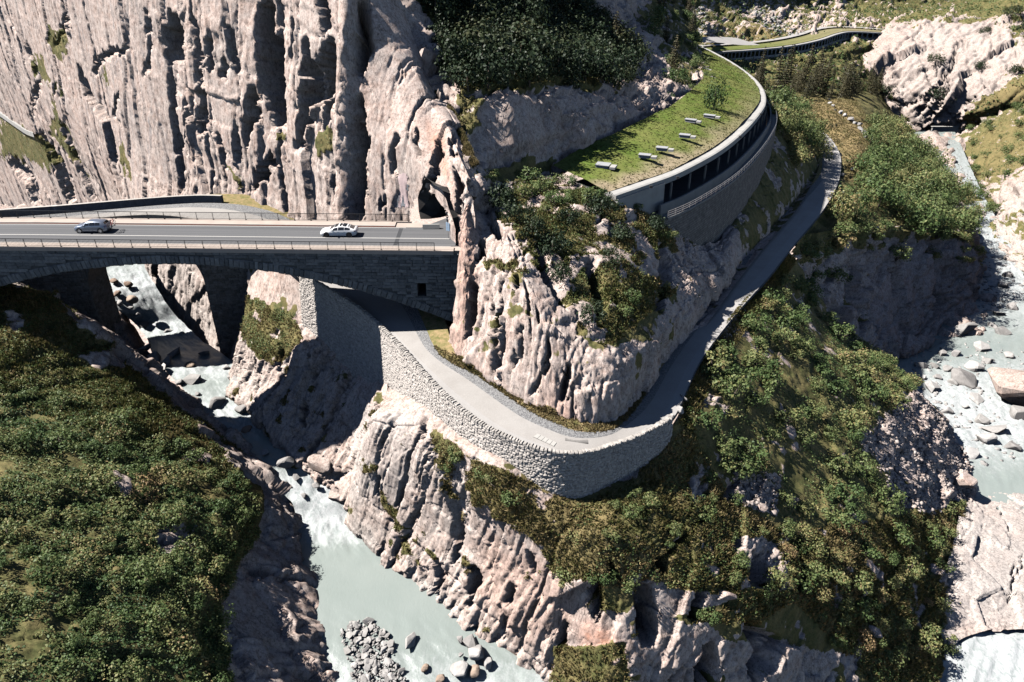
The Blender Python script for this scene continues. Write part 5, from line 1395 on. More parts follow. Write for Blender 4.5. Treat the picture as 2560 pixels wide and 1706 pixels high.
def leaf_quads(C, Nn, size, aspect=0.6, seed=0):
    r = np.random.default_rng(seed)
    Nn = Nn / (np.linalg.norm(Nn, axis=-1, keepdims=True) + 1e-9)
    R = r.normal(size=C.shape)
    T1 = np.cross(Nn, R); T1 /= np.linalg.norm(T1, axis=-1, keepdims=True) + 1e-9
    T2 = np.cross(Nn, T1)
    a = (size * 0.5)[:, None]; b = a * aspect
    V = np.stack([C - T1 * a, C - T2 * b + Nn * a * 0.25, C + T1 * a, C + T2 * b + Nn * a * 0.25], 1).reshape(-1, 3)
    F = np.arange(len(V)).reshape(-1, 4)
    return V, F

def sample(surf, n, polys=None, vmin=0.5, seed=0, weight=None, excl=None):
    S = SURF[surf]; r = np.random.default_rng(seed)
    G, N, veg = S["G"], S["N"], S["veg"]
    area = S["area"]
    if area is None:
        area = np.linalg.norm(np.cross(G[1:, :-1] - G[:-1, :-1], G[:-1, 1:] - G[:-1, :-1]), axis=-1); S["area"] = area
    w = area * (veg[:-1, :-1] > vmin)
    if polys is not None:
        u, v = proj(G[:-1, :-1]); m = np.zeros(u.shape, bool)
        for p in polys: m |= in_poly(u, v, p)
        w = w * m
    if excl is not None:
        u, v = proj(G[:-1, :-1])
        for p in excl: w = w * ~in_poly(u, v, p)
    w = w.ravel()
    if w.sum() <= 0: return np.zeros((0, 3)), np.zeros((0, 3))
    k = r.choice(len(w), n, p=w / w.sum())
    i, j = np.unravel_index(k, area.shape)
    a, b = r.random(n)[:, None], r.random(n)[:, None]
    P = G[i, j] * (1 - a) * (1 - b) + G[i + 1, j] * a * (1 - b) + G[i, j + 1] * (1 - a) * b + G[i + 1, j + 1] * a * b
    return P, N[i, j]

def undergrowth(name, surf, n, H, cell, leaf, label, polys=None, vmin=0.5, seed=0, hue0=0.4, hvar=0.5, mat=None, flat=0.0, excl=None, gap=-0.12):
    """knee- to head-high scrub: rounded clumps of leaves covering the ground"""
    P, N = sample(surf, n, polys, vmin, seed, excl=excl)
    if not len(P): return
    r = np.random.default_rng(seed + 1)
    ok = fbm(P / 3.6, 3, seed + 70, .6) > gap
    P, N = P[ok], N[ok]
    _, d, hid = cells(P / np.array([cell, cell, cell * 1.6]), seed, 0, True)
    dome = np.clip(1 - (d / 0.75) ** 2, 0, 1)
    hh = H * (0.25 + 0.75 * hid) * (dome * (1 - flat) + flat)
    q = r.random(len(P)) ** 0.55
    up = np.array([0, 0, 1.0]) * 0.75 + N * 0.45
    C = P + up * (hh * q + 0.04)[:, None] + r.normal(size=P.shape) * 0.06
    nn = up + r.normal(size=P.shape) * 0.75
    V, F = leaf_quads(C, nn, leaf * (0.6 + 0.8 * r.random(len(P))), 0.6, seed + 2)
    hue = np.clip(hue0 + 1.25 * hvar * (hid - 0.5) + 0.14 * r.normal(size=len(P)) + 0.5 * fbm(P / 7.0, 3, seed + 8), 0, 1)
    me = np_mesh(name, V, F); attr(me, "hue", np.repeat(hue, 4))
    o = link(name, me, mat or LEAF); tag(o, label, "scrub", None, "stuff")

def grass(name, surf, n, h, label, polys=None, vmin=0.4, seed=0, hue0=0.45, w=0.10, cat="grass", excl=None, blades=3):
    P, N = sample(surf, n, polys, vmin, seed, excl=excl)
    if not len(P): return
    r = np.random.default_rng(seed + 3)
    P = np.repeat(P, blades, 0) + r.normal(size=(len(P) * blades, 3)) * np.array([.09, .09, .02]); N = np.repeat(N, blades, 0)
    k = len(P)
    hh = h * (0.5 + r.random(k)) * (0.7 + 0.5 * fbm(P / 2.5, 2, seed))
    lean = r.normal(size=(k, 3)) * 0.45 + np.array([0.1, -0.1, 0.9]) + N * 0.35
    lean /= np.linalg.norm(lean, axis=-1, keepdims=True)
    a = r.random(k) * 6.283
    side = np.stack([np.cos(a), np.sin(a), a * 0], -1) * (w * (0.5 + r.random(k)))[:, None]
    V = np.stack([P - side - N * .05, P + side - N * .05, P + lean * hh[:, None]], 1).reshape(-1, 3)
    hue = np.clip(hue0 + 0.2 * r.normal(size=k) + 0.45 * fbm(P / 6.0, 3, seed + 9), 0, 1)
    me = np_mesh(name, V, np.arange(len(V)).reshape(-1, 3)); attr(me, "hue", np.repeat(hue, 3))
    o = link(name, me, GRASS); tag(o, label, cat, None, "stuff")

# --- plant shapes
def crown_mesh(name, seed, n, lobes, leaf, mat, hue0, flatness=1.0, hvar=0.2, squash=0.8):
    r = np.random.default_rng(seed)
    C, NN, HU = [], [], []
    for k in range(lobes):
        if k == 0: c = np.array([0, 0, 0.75]); rad = 0.62
        else:
            a = r.random() * 6.283; q = 0.35 + 0.45 * r.random()
            c = np.array([math.cos(a) * q, math.sin(a) * q, 0.35 + 0.75 * r.random() * (1 - 0.3 * q)]); rad = 0.24 + 0.24 * r.random()
        m = int(n / lobes * (1.6 if k == 0 else 0.95))
        d = r.normal(size=(m, 3)); d /= np.linalg.norm(d, axis=-1, keepdims=True)
        rr_ = rad * (0.55 + 0.5 * r.random(m) ** 0.5) * (1 + 0.18 * r.normal(size=m))
        C.append(c + d * rr_[:, None] * np.array([1, 1, squash])); NN.append(d + np.array([0, 0, .5]) + 0.6 * r.normal(size=(m, 3))); HU.append(np.full(m, hvar * (r.random() - 0.5)))
    C = np.concatenate(C); NN = np.concatenate(NN); HU = np.concatenate(HU)
    keep = C[:, 2] > 0.02
    C, NN, HU = C[keep], NN[keep], HU[keep]
    V, F = leaf_quads(C, NN, leaf * (0.6 + 0.8 * r.random(len(C))), 0.62, seed + 1)
    me = np_mesh(name, V, F)
    attr(me, "hue", np.repeat(np.clip(hue0 + HU + 0.12 * r.normal(size=len(C)) + 0.12 * (C[:, 2] - 0.6), 0, 1), 4))
    me.materials.append(mat)
    return me

def stem_mesh(name, seed, h=0.8, n=5):
    r = random.Random(seed); m = MB()
    for k in range(n):
        a = r.uniform(0, 6.28); q = r.uniform(0.15, 0.5); t = r.uniform(0.6, 1.0) * h
        m.tube([(0, 0, -0.15), (math.cos(a) * q * .4, math.sin(a) * q * .4, t * .5), (math.cos(a) * q, math.sin(a) * q, t)], [0.045, 0.03, 0.012], 5)
    me = m.mesh(name, True); me.materials.append(BARK); return me

def spruce_mesh(seed, n=1500, hue0=0.5, mat=None, slim=0.24):
    """unit-high spruce: tiers of drooping boughs"""
    r = np.random.default_rng(seed); C, NN, S_ = [], [], []
    tiers = 17
    for k in range(tiers):
        z = 0.08 + 0.90 * k / tiers; rad = slim * (1 - z) ** 0.85 + 0.012
        nb = int(5 + 8 * (1 - z))
        for b in range(nb):
            a = 6.283 * (b + r.random() * .8) / nb + k; rl = rad * (0.7 + 0.5 * r.random())
            m = max(3, int(n / (tiers * 9) * (0.4 + 1.2 * (1 - z))))
            t = r.random(m) ** 0.7
            x = np.cos(a) * rl * t; y = np.sin(a) * rl * t
            zz = z - 0.22 * rl * t + 0.10 * rl * t * t + r.normal(size=m) * .006
            w = r.normal(size=m) * 0.16 * rl * (0.4 + t)
            C.append(np.stack([x - np.sin(a) * w, y + np.cos(a) * w, zz], -1)); NN.append(np.array([0, 0, 1.0]) + 0.5 * r.normal(size=(m, 3)) + 0.4 * np.array([np.cos(a), np.sin(a), 0])); S_.append(np.full(m, 0.030 + 0.05 * rl))
    C = np.concatenate(C); NN = np.concatenate(NN); S_ = np.concatenate(S_)
    V, F = leaf_quads(C, NN, S_ * (0.7 + 0.7 * r.random(len(C))), 0.5, seed)
    me = np_mesh("crown", V, F); attr(me, "hue", np.repeat(np.clip(hue0 + 0.18 * r.normal(size=len(C)), 0, 1), 4)); me.materials.append(mat or SPRUCE)
    return me
def trunk_mesh(r0=0.018, top=0.95):
    m = MB(); m.tube([(0, 0, -0.05), (0.004, 0, .3), (-.004, .003, .65), (0, 0, top)], [r0, r0 * .75, r0 * .45, r0 * .1], 7)
    me = m.mesh("trunk", True); me.materials.append(BARK); return me

SHRUB = [crown_mesh("shrub", 100 + k, 620, 9, 0.155, LEAF, h, squash=sq) for k, (h, sq) in enumerate(((.30, .8), (.42, .9), (.55, .8), (.68, .75), (.35, 1.0), (.85, .7)))]
STEM = [stem_mesh("stem", k) for k in range(3)]
PINE = [crown_mesh("crown", 200 + k, 820, 11, 0.13, NEEDLE, h, squash=sq) for k, (h, sq) in enumerate(((.25, .9), (.4, .75), (.55, 1.0)))]
BROAD = [crown_mesh("crown", 300 + k, 1000, 13, 0.12, LEAF, h, squash=sq) for k, (h, sq) in enumerate(((.35, 1.0), (.48, .9), (.60, .95), (.40, 1.1)))]
SPR = [spruce_mesh(400 + k, 1700, h, None, s) for k, (h, s) in enumerate(((.45, .22), (.6, .26), (.35, .20)))]
TRUNK = trunk_mesh(); TRUNKB = trunk_mesh(0.05, 0.8)
rp = random.Random(99)

def spots(surf, n, polys, dmin, vmin=0.3, seed=0, excl=None):
    P, N = sample(surf, n * 40, polys, vmin, seed, excl=excl)
    out = []
    for p, q in zip(P, N):
        d = dmin * (p[1] / 90.0) ** 0.5
        if all((p[0] - o[0][0]) ** 2 + (p[1] - o[0][1]) ** 2 + (p[2] - o[0][2]) ** 2 > d * d for o in out):
            out.append((p, q))
            if len(out) >= n: break
    return out

def plant_shrubs(surf, n, polys, size, dmin, label, group, kinds=(0, 1, 2, 3, 4, 5), seed=0, vmin=0.3, excl=None, at=None):
    for p, q in (at or spots(surf, n, polys, dmin, vmin, seed, excl)):
        s = rp.uniform(*size)
        o = bpy.data.objects.new("shrub", SHRUB[rp.choice(kinds)]); COL.objects.link(o)
        o.location = p - np.array([0, 0, .12 * s]); o.rotation_euler = (rp.uniform(-.15, .15), rp.uniform(-.1, .25), rp.uniform(0, 6.28)); o.scale = (s, s * rp.uniform(.85, 1.2), s * rp.uniform(.75, 1.1))
        tag(o, label, "shrub", group)
        c = bpy.data.objects.new("stem", rp.choice(STEM)); COL.objects.link(c); c.parent = o

def plant_trees(name, crowns, trunk, pts, size, label, cat, group, lean=0.05, wide=(0.9, 1.1)):
    for p, q in pts:
        s = rp.uniform(*size); w = s * rp.uniform(*wide)
        e = bpy.data.objects.new(name, None); COL.objects.link(e); e.location = p - np.array([0, 0, .03 * s]); e.rotation_euler = (rp.uniform(-lean, lean), rp.uniform(-lean, lean), rp.uniform(0, 6.28)); e.scale = (w, w, s)
        e.empty_display_size = .2
        tag(e, label, cat, group)
        for nm, me in (("trunk", trunk), ("crown", rp.choice(crowns))):
            c = bpy.data.objects.new(nm, me); COL.objects.link(c); c.parent = e

# left slope
L_ALL = [(-60,690),(130,735),(280,860),(430,960),(600,1130),(660,1230),(640,1340),(540,1480),(470,1600),(520,1760),(-60,1760)]
L_GRASS = [(-60,690),(130,735),(280,860),(430,960),(600,1130),(560,1200),(300,1100),(0,1000)]
L_BUSH = [(-60,960),(200,1000),(440,1110),(600,1180),(665,1300),(610,1420),(575,1490),(570,1600),(600,1760),(-60,1760)]
undergrowth("slope_scrub", "left_gorge_slope", 50000, 0.55, 1.4, 0.24, "dense low scrub carpeting the left gorge slope", [L_BUSH], seed=11, hue0=.42, hvar=.6, gap=-.25)
undergrowth("tall_slope_scrub", "left_gorge_slope", 34000, 1.5, 3.3, 0.27, "taller bushes standing out of the scrub on the left slope", [L_BUSH], seed=14, hue0=.36, hvar=.7, gap=.06)
undergrowth("slope_herbs", "left_gorge_slope", 16000, 0.45, 1.2, 0.22, "low herbs and bilberry on the upper left slope", [L_GRASS], seed=12, hue0=.45, hvar=.5)
grass("slope_grass", "left_gorge_slope", 14000, 0.42, "rough grass on the upper left slope beside the old bridge pier", [L_GRASS], seed=13, hue0=.5)
plant_shrubs("left_gorge_slope", 75, [L_BUSH], (0.8, 1.8), 1.9, "rounded shrub in the dark scrub of the left slope", "shrubs on the left slope", (0, 1, 2, 4), 21)
# flank below hairpin
F_WALL = [(1080,1110),(1260,1170),(1440,1255),(1560,1215),(1650,1130),(1720,1060),(1820,1240),(1960,1330),(1850,1500),(1640,1470),(1480,1470),(1380,1440),(1240,1320),(1110,1230)]
F_MOUND = [(1700,1050),(1770,900),(1850,800),(1930,720),(2100,850),(2290,960),(2200,1090),(2160,1180),(2250,1290),(2060,1330),(1860,1240)]
F_LOW = [(1960,1330),(2250,1290),(2420,1240),(2440,1500),(2400,1740),(2200,1740),(2080,1600),(1980,1500),(1900,1560),(1720,1560),(1850,1490)]
SCREE_X = [[(2150,1080),(2290,975),(2430,1130),(2440,1230),(2330,1290),(2230,1250)], [(1830,1180),(1950,1190),(1940,1290),(1830,1260)]]
grass("flank_grass", "gorge_flank", 34000, 0.42, "tufted dry grass on the shoulder below the hairpin wall", [F_WALL, F_LOW], seed=31, hue0=.62)
grass("road_edge_grass", "gorge_flank", 7000, 0.5, "dry grass along the outer edge of the old road past the parapet", [[(1690,1060),(1735,900),(1830,780),(1910,690),(1960,630),(1990,650),(1930,740),(1860,830),(1780,940),(1730,1080)]], vmin=.0, seed=38, hue0=.7)
undergrowth("flank_scrub", "gorge_flank", 40000, 0.85, 1.7, 0.24, "mixed scrub covering the flank below the hairpin", [F_MOUND, F_LOW], seed=32, hue0=.44, hvar=.7, excl=SCREE_X, gap=-.02)
undergrowth("shoulder_scrub", "gorge_flank", 9000, 0.6, 1.4, 0.22, "sparse low scrub on the grassy shoulder below the hairpin wall", [F_WALL], seed=39, hue0=.5, hvar=.6, gap=.08)
plant_shrubs("gorge_flank", 30, [F_WALL], (0.7, 1.5), 2.0, "olive shrub on the grassy shoulder under the hairpin wall", "shrubs below the hairpin wall", (0, 1, 2, 3), 33)
plant_shrubs("gorge_flank", 85, [F_MOUND], (1.3, 2.7), 2.1, "leafy shrub in the thicket right of the hairpin", "thicket right of the hairpin", (0, 1, 2, 3, 4), 34, excl=SCREE_X)
plant_shrubs("gorge_flank", 58, [F_LOW], (1.0, 2.1), 2.0, "green shrub on the lower slope beneath the scree", "shrubs on the lower right slope", (0, 1, 2, 3, 5), 35, excl=SCREE_X)
grass("ledge_grass", "gorge_flank", 6000, 0.38, "grass tufts on ledges of the front cliff and rock knob", [[(560,700),(900,900),(760,1160),(560,1050)], [(880,980),(1260,1170),(1500,1470),(1700,1720),(1300,1720),(880,1350)]], seed=36, hue0=.6)
undergrowth("knob_scrub", "gorge_flank", 4500, 0.5, 1.1, 0.2, "low green plants on the rock knob between the bridge piers", [[(580,730),(770,790),(770,850),(640,900),(590,840)]], seed=37, hue0=.5)
# spur
SP_TOP = [(1190,440),(1400,450),(1560,500),(1760,580),(1740,700),(1650,760),(1520,880),(1420,800),(1330,690),(1180,670)]
grass("spur_grass", "rock_spur", 13000, 0.4, "grass between the rocks on top of the spur", [SP_TOP], seed=41, hue0=.5, vmin=.35)
undergrowth("spur_scrub", "rock_spur", 9000, 0.7, 1.5, 0.22, "low scrub on top of the rock spur", [SP_TOP], seed=42, hue0=.45, vmin=.4)
grass("verge_tufts", "grass_verge", 5000, 0.22, "short dry tufts on the verge inside the hairpin", [[(1080,860),(1240,930),(1420,1040),(1600,960),(1640,1020),(1540,1120),(1400,1110),(1100,950)]], seed=48, hue0=.86)
grass("verge_grass", "rock_spur", 3500, 0.25, "dry tufts along the foot of the spur beside the gravel", [[(1130,880),(1210,930),(1340,1010),(1450,1055),(1550,1050),(1550,1090),(1300,1060),(1120,930)]], seed=43, hue0=.65, vmin=.2)
PINE_AT = [(1330,590,88.5,2.4),(1300,560,89,2.0),(1380,640,84.5,2.6),(1420,560,92,1.8),(1560,600,93,1.7),(1450,760,79.5,2.6),(1480,800,77.5,2.0),(1400,700,81,1.5),(1250,520,92,1.4),(1640,580,102,1.6),(1530,660,87,1.4),(1500,540,97,1.5)]
def nearest(surf, u, v):
    S = SURF[surf]; uu, vv = proj(S["G"]); k = np.argmin((uu - u) ** 2 + (vv - v) ** 2); return S["G"].reshape(-1, 3)[k], S["N"].reshape(-1, 3)[k]
plant_trees("mountain_pine", PINE, TRUNKB, [nearest("rock_spur", u, v) for u, v, _, _ in PINE_AT], (1.7, 3.0), "dark mountain pine growing among the rocks on top of the spur", "pine", "pines on the spur", 0.1, (0.8, 1.05))
plant_shrubs("rock_spur", 14, [SP_TOP], (0.6, 1.4), 2.2, "small shrub between the rocks on top of the spur", "shrubs on the spur", (0, 1, 2, 3), 44, vmin=.3)
# hillside above the gallery
H_WOOD = [(1010,-40),(1110,140),(1160,250),(1250,235),(1390,215),(1540,225),(1610,170),(1500,30),(1470,-40)]
H_EDGE = [(1230,400),(1420,380),(1470,420),(1520,470),(1420,500),(1240,480)]
grass("hill_grass", "wooded_hillside", 9000, 0.5, "rough grass under the pines on the dark hillside", [H_WOOD, [(1130,230),(1210,250),(1210,340),(1150,330)]], seed=51, hue0=.5)
plant_trees("mountain_pine", PINE, TRUNKB, spots("wooded_hillside", 105, [H_WOOD], 2.9, .2, 52), (2.6, 5.2), "dark mountain pine in the wood above the gallery meadow", "pine", "pines on the hillside", 0.08, (0.75, 1.0))
plant_trees("larch", [SPR[1], SPR[0]], TRUNK, spots("wooded_hillside", 14, [H_WOOD, [(1560,-20),(1780,-20),(1740,130),(1690,220),(1620,120)]], 6, .1, 53), (7, 11), "tall brownish larch standing above the pines on the hillside", "larch", "larches on the hillside")
plant_shrubs("wooded_hillside", 20, [[(1600,-40),(1800,-40),(1790,110),(1700,240),(1600,150)]], (2.0, 3.8), 4.0, "dark shrub on the gully slope left of the gallery forecourt", "shrubs in the gully", (0, 1, 4), 54, vmin=.0)
plant_shrubs("rock_spur", 16, [[(1180,430),(1260,450),(1420,430),(1530,500),(1450,520),(1240,520)]], (1.0, 1.9), 1.8, "leafy shrub between the dark cliff foot and the gallery end wall", "shrubs at the gallery end", (0, 1, 2), 55, vmin=.0)
plant_shrubs("wooded_hillside", 14, [[(1690,110),(1790,140),(1780,280),(1700,290),(1660,230)]], (1.2, 2.6), 2.6, "dark shrub on the inner edge of the gallery meadow", "shrubs along the meadow edge", (0, 4), 56, vmin=.0)
lt = nearest("roof_meadow", 1782, 274)
plant_trees("lone_tree", [BROAD[0]], TRUNKB, [lt], (5.0, 5.2), "small lone tree casting a shadow on the gallery meadow", "tree", None, 0.02, (0.55, 0.56))
grass("meadow_grass", "roof_meadow", 9000, 0.16, "short grass on the gallery roof meadow", None, seed=57, hue0=.3, w=.12)
# terrace right of the old road
T_WOOD = [(2110,560),(2430,590),(2400,500),(2330,420),(2260,350),(2200,300),(2180,330),(2170,420),(2150,480),(2090,540)]
undergrowth("terrace_scrub", "wooded_terrace", 26000, 2.0, 3.2, 0.42, "dense green scrub on the terrace beside the old road", [T_WOOD, [(1985,640),(2110,560),(2430,590),(2440,640),(2000,660)]], seed=61, hue0=.5, hvar=.5)
plant_trees("broadleaf_tree", BROAD, TRUNKB, spots("wooded_terrace", 95, [T_WOOD], 3.2, .1, 62), (3.2, 6.4), "bushy broadleaf tree in the wood between old road and right-hand river", "tree", "trees on the terrace", 0.06, (0.75, 1.0))
grass("terrace_grass", "wooded_terrace", 7000, 0.5, "tall dry grass of the meadow beyond the old road end", [[(1990,245),(2140,250),(2190,330),(2150,430),(2110,460),(2110,380),(2050,320)]], seed=63, hue0=.8, w=.16)
plant_trees("broadleaf_tree", BROAD, TRUNKB, spots("rock_spur", 34, [[(1900,240),(1980,290),(2050,350),(2050,420),(1990,420),(1940,330)]], 2.6, .0, 64), (3.0, 5.5), "bushy broadleaf tree between the gallery wall and the old road", "tree", "trees beside the gallery wall", 0.06, (0.75, 1.0))
# spruces and scrub below the distant gallery
plant_trees("spruce", SPR, TRUNK, spots("far_hillside", 14, [[(1880,245),(1880,212),(1960,205),(2080,205),(2160,190),(2200,235)]], 6.0, .0, 71) + spots("wooded_terrace", 24, [[(1860,260),(1900,215),(2080,205),(2200,235),(2080,250),(1990,250)]], 4.5, .0, 72), (7, 21), "tall dark spruce in the stand below the distant gallery", "spruce", "spruces below the distant gallery")
undergrowth("far_scrub", "far_hillside", 30000, 4.0, 7.0, 1.1, "dark scrub patches on the far mountainside", [[(1690,260),(2300,260),(2320,100),(1690,120)], [(1690,110),(2700,80),(2700,-80),(1690,-80)]], vmin=.55, seed=73, hue0=.32, hvar=.5)
undergrowth("slab_scrub", "pale_slab_cliff", 7000, 3.0, 5.0, 0.9, "dark bushes along the top of the pale slabs", None, vmin=.5, seed=74, hue0=.25, hvar=.4)
plant_trees("mountain_pine", PINE, TRUNKB, spots("pale_slab_cliff", 22, [[(2170,240),(2300,200),(2420,90),(2560,60),(2560,200),(2400,260),(2230,270)]], 9, -1, 75), (3.5, 7.0), "dark pine clinging to the pale slabs across the valley", "pine", "pines on the slabs", .05, (.8, 1.1))
undergrowth("bank_scrub", "right_bank", 14000, 2.0, 3.5, 0.5, "green scrub on the bank right of the river", None, vmin=.5, seed=76, hue0=.45, hvar=.5)
plant_shrubs("right_bank", 26, [[(2400,330),(2560,280),(2560,430),(2440,460)], [(2400,460),(2500,480),(2480,540),(2410,520)]], (1.8, 3.6), 5, "dark green bush on the bank right of the river", "bushes on the right bank", (0, 1, 4), 77, vmin=.0)
undergrowth("cliff_plants", "rock_cliff", 7000, 0.55, 1.2, 0.24, "green plants rooted in cracks of the big cliff", None, vmin=.5, seed=78, hue0=.55, hvar=.5, excl=[[(980,-60),(1300,-60),(1300,480),(1170,430),(1080,240)]])
grass("ridge_grass", "rock_cliff", 5000, 0.45, "grass on the ridge between cliff and wood", [[(980,-60),(1300,-60),(1300,480),(1170,430),(1080,240)]], vmin=.3, seed=79, hue0=.55)
undergrowth("shaded_cliff_plants", "shaded_cliff", 4000, 0.9, 1.6, 0.3, "plants hanging on the shaded cliff", None, vmin=.45, seed=80, hue0=.5)
plant_shrubs("shaded_cliff", 30, [[(1985,600),(2100,570),(2440,565),(2440,690),(2330,640),(2200,680),(2060,720),(2000,700)]], (1.6, 3.4), 3.0, "bush hanging over the top of the shaded cliff below the terrace wood", "bushes on the shaded cliff", (0, 1, 2, 3), 81, vmin=-1)
plant_shrubs("gorge_flank", 22, [[(1960,640),(2120,830),(2290,960),(2240,1000),(2060,860),(1930,720)]], (1.4, 2.8), 2.6, "bush on the edge of the gully beneath the shaded cliff", "bushes along the gully", (0, 1, 2), 82, vmin=-1)
# ------------------------------------------------------------------ boulders, scree
def make_boulder(name, c1, c2, c3):
    t = NT(name); oi = t.n("ShaderNodeObjectInfo"); p = t.pos()
    r = t.math('FRACT', t.math('ADD', oi.outputs["Random"], t.attr("rnd")))
    c = t.ramp(r, [(0.0, c1), (0.55, c2), (1.0, c3)])
    c = t.mix(1.0, c, t.ramp(t.noise(p, 1.3, 6, 0.7), [(0.3, 0.72), (0.7, 1.15)]), 'MULTIPLY')
    return t.bsdf(c, 0.85, t.bump(t.noise(p, 4.0, 5, 0.7), 0.4, 0.1), spec=0.25)
BOULDER = make_boulder("river_granite", (0.26, 0.245, 0.235), (0.34, 0.325, 0.31), (0.42, 0.40, 0.385))
BROWNB = make_boulder("wet_brown_granite", (0.22, 0.15, 0.11), (0.30, 0.22, 0.17), (0.36, 0.28, 0.22))
SCREE = make_boulder("pink_scree", (0.26, 0.21, 0.19), (0.36, 0.30, 0.275), (0.45, 0.39, 0.36))
def boulder_mesh(seed, angular=True, plain_hull=False):
    r = np.random.default_rng(seed)
    bm = bmesh.new()
    n = 12 if plain_hull else 15 if angular else 30
    d = r.normal(size=(n, 3)); d /= np.linalg.norm(d, axis=-1, keepdims=True); d *= (0.82 + 0.25 * r.random((n, 1))) * np.array([1.0, 0.8, 0.66])
    vs = [bm.verts.new(tuple(p)) for p in d * 0.5]
    ch = bmesh.ops.convex_hull(bm, input=vs)
    bmesh.ops.delete(bm, geom=[g for g in ch["geom_interior"] if isinstance(g, bmesh.types.BMVert)], context='VERTS')
    if not plain_hull: bmesh.ops.bevel(bm, geom=list(bm.edges), offset=0.045 if angular else 0.07, segments=1, affect='EDGES', clamp_overlap=True)
    bmesh.ops.triangulate(bm, faces=bm.faces)
    if not angular:
        bmesh.ops.subdivide_edges(bm, edges=bm.edges, cuts=1, smooth=0.8)
    me = bpy.data.meshes.new("boulder"); bm.to_mesh(me); bm.free()
    if not angular: me.polygons.foreach_set("use_smooth", np.ones(len(me.polygons), bool))
    return me
BM_S = [boulder_mesh(560 + k, True, True) for k in range(9)]
BM_A = [boulder_mesh(500 + k) for k in range(7)]; BM_R = [boulder_mesh(520 + k, False) for k in range(6)]
def with_mat(mes, mat):
    out = []
    for m in mes:
        c = m.copy(); c.materials.append(mat); out.append(c)
    return out
B_PALE = with_mat(BM_A, BOULDER); B_BROWN = with_mat(BM_R, BROWNB); B_SCREE = with_mat(BM_A, SCREE); B_ROCK = with_mat(BM_A, ROCK)
def boulder(u, v, wpx, z, meshes, label, group=None, sink=0.25, flat=1.0, cat="boulder", P=None):
    p = PZ(u, v, z) if P is None else P
    dep = p[1] * CP - (p[2] - CAMZ) * SP
    s = wpx / FPX * dep * 1.12
    o = bpy.data.objects.new("boulder", rp.choice(meshes)); COL.objects.link(o)
    o.location = (p[0], p[1], p[2] + s * (0.33 - sink) * flat); o.rotation_euler = (rp.uniform(-.3, .3), rp.uniform(-.3, .3), rp.uniform(0, 6.28)); o.scale = (s, s * rp.uniform(.85, 1.15), s * rp.uniform(.8, 1.1) * flat)
    tag(o, label, cat, group); return o
def joined_stones(name, P, size, mat, label, seed, cat="stones", flat=.8):
    r = np.random.default_rng(seed); V, F, R, o = [], [], [], 0
    base = []
    for m in BM_S:
        v = np.empty(len(m.vertices) * 3, np.float32); m.vertices.foreach_get("co", v); base.append((v.reshape(-1, 3), np.array([tuple(p.vertices) for p in m.polygons])))
    for p, s in zip(P, size):
        v, f = base[r.integers(len(base))]
        a = r.random() * 6.283; b = r.normal() * .5; ca, sa, cb, sb = math.cos(a), math.sin(a), math.cos(b), math.sin(b)
        M = np.array([[ca, -sa, 0], [sa, ca, 0], [0, 0, 1]]) @ np.array([[1, 0, 0], [0, cb, -sb], [0, sb, cb]])
        V.append((v * s * np.array([1, 1, flat])) @ M.T + p); F.append(f + o); R.append(np.full(len(v), r.random())); o += len(v)
    me = np_mesh(name, np.concatenate(V), np.concatenate(F)); attr(me, "rnd", np.concatenate(R))
    ob = link(name, me, mat); tag(ob, label, cat, None, "stuff")

big_right = [(2404,830,74,-59.3),(2410,955,84,-58.6),(2432,920,52,-58.7),(2301,915,40,-58.8),(2338,915,28,-58.7),(2367,924,30,-58.7),(2356,886,26,-59),(2390,886,30,-59),(2328,972,46,-58.3),(2440,1000,40,-58),(2416,1020,20,-57.8),(2381,958,28,-58.4),
 (2366,1030,32,-57.6),(2488,1078,60,-57),(2462,1100,64,-56.7),(2530,1120,44,-56.4),(2452,872,44,-59.2),(2504,833,40,-59.6),(2497,786,32,-60),(2481,817,28,-59.8),(2275,856,30,-59.3),(2322,864,26,-59.2),(2452,1055,40,-57.4),(2428,1138,44,-56.2),
 (2545,1040,60,-57.4),(2470,905,30,-58.9),(2520,890,34,-59),(2290,870,22,-59.2),(2262,890,26,-59),(2345,945,22,-58.5),(2310,945,20,-58.6),(2530,770,34,-60.4),(2480,745,30,-60.8),(2505,715,32,-61),(2465,690,26,-61.5),(2520,690,28,-61.3)]
for k, (u, v, w, z) in enumerate(big_right):
    boulder(u, v, w, z, B_PALE, "pale granite boulder lying in the rapids of the right-hand river", "boulders in the right-hand river")
boulder(2555, 985, 215, -57.5, with_mat(BM_A[:2], ROCKP), "house-sized boulder with grass on top at the right edge of the picture", None, .2, .85)
rq = np.random.default_rng(3)
def fill_poly(poly, n, zf, seed):
    r = np.random.default_rng(seed); us, vs_ = [p[0] for p in poly], [p[1] for p in poly]; out = []
    while len(out) < n:
        u, v = r.uniform(min(us), max(us)), r.uniform(min(vs_), max(vs_))
        if in_poly(np.array([u]), np.array([v]), poly)[0]: out.append(PZ(u, v, zf(v)))
    return np.array(out)
zr = lambda v: float(np.interp(v, [330, 440, 510, 590, 660, 740, 800, 880, 935, 1015, 1085, 1150, 1240], [-67.9, -65.9, -64.5, -63.2, -62, -60.9, -60, -59.3, -58.8, -58, -57, -56.2, -55.6]))
P = fill_poly([(2440,560),(2500,570),(2560,690),(2560,760),(2450,790),(2440,640),(2420,590)], 300, zr, 1); joined_stones("river_stones", P, rq.uniform(.4, 2.0, len(P)), BOULDER, "pale stones filling the bed of the right-hand river upstream", 4)
P = fill_poly([(2260,860),(2460,840),(2560,880),(2560,1150),(2420,1180),(2330,1060),(2270,940)], 330, zr, 2); joined_stones("rapids_stones", P, rq.uniform(.3, 1.7, len(P)), BOULDER, "small pale stones between the boulders of the right-hand rapids", 5)
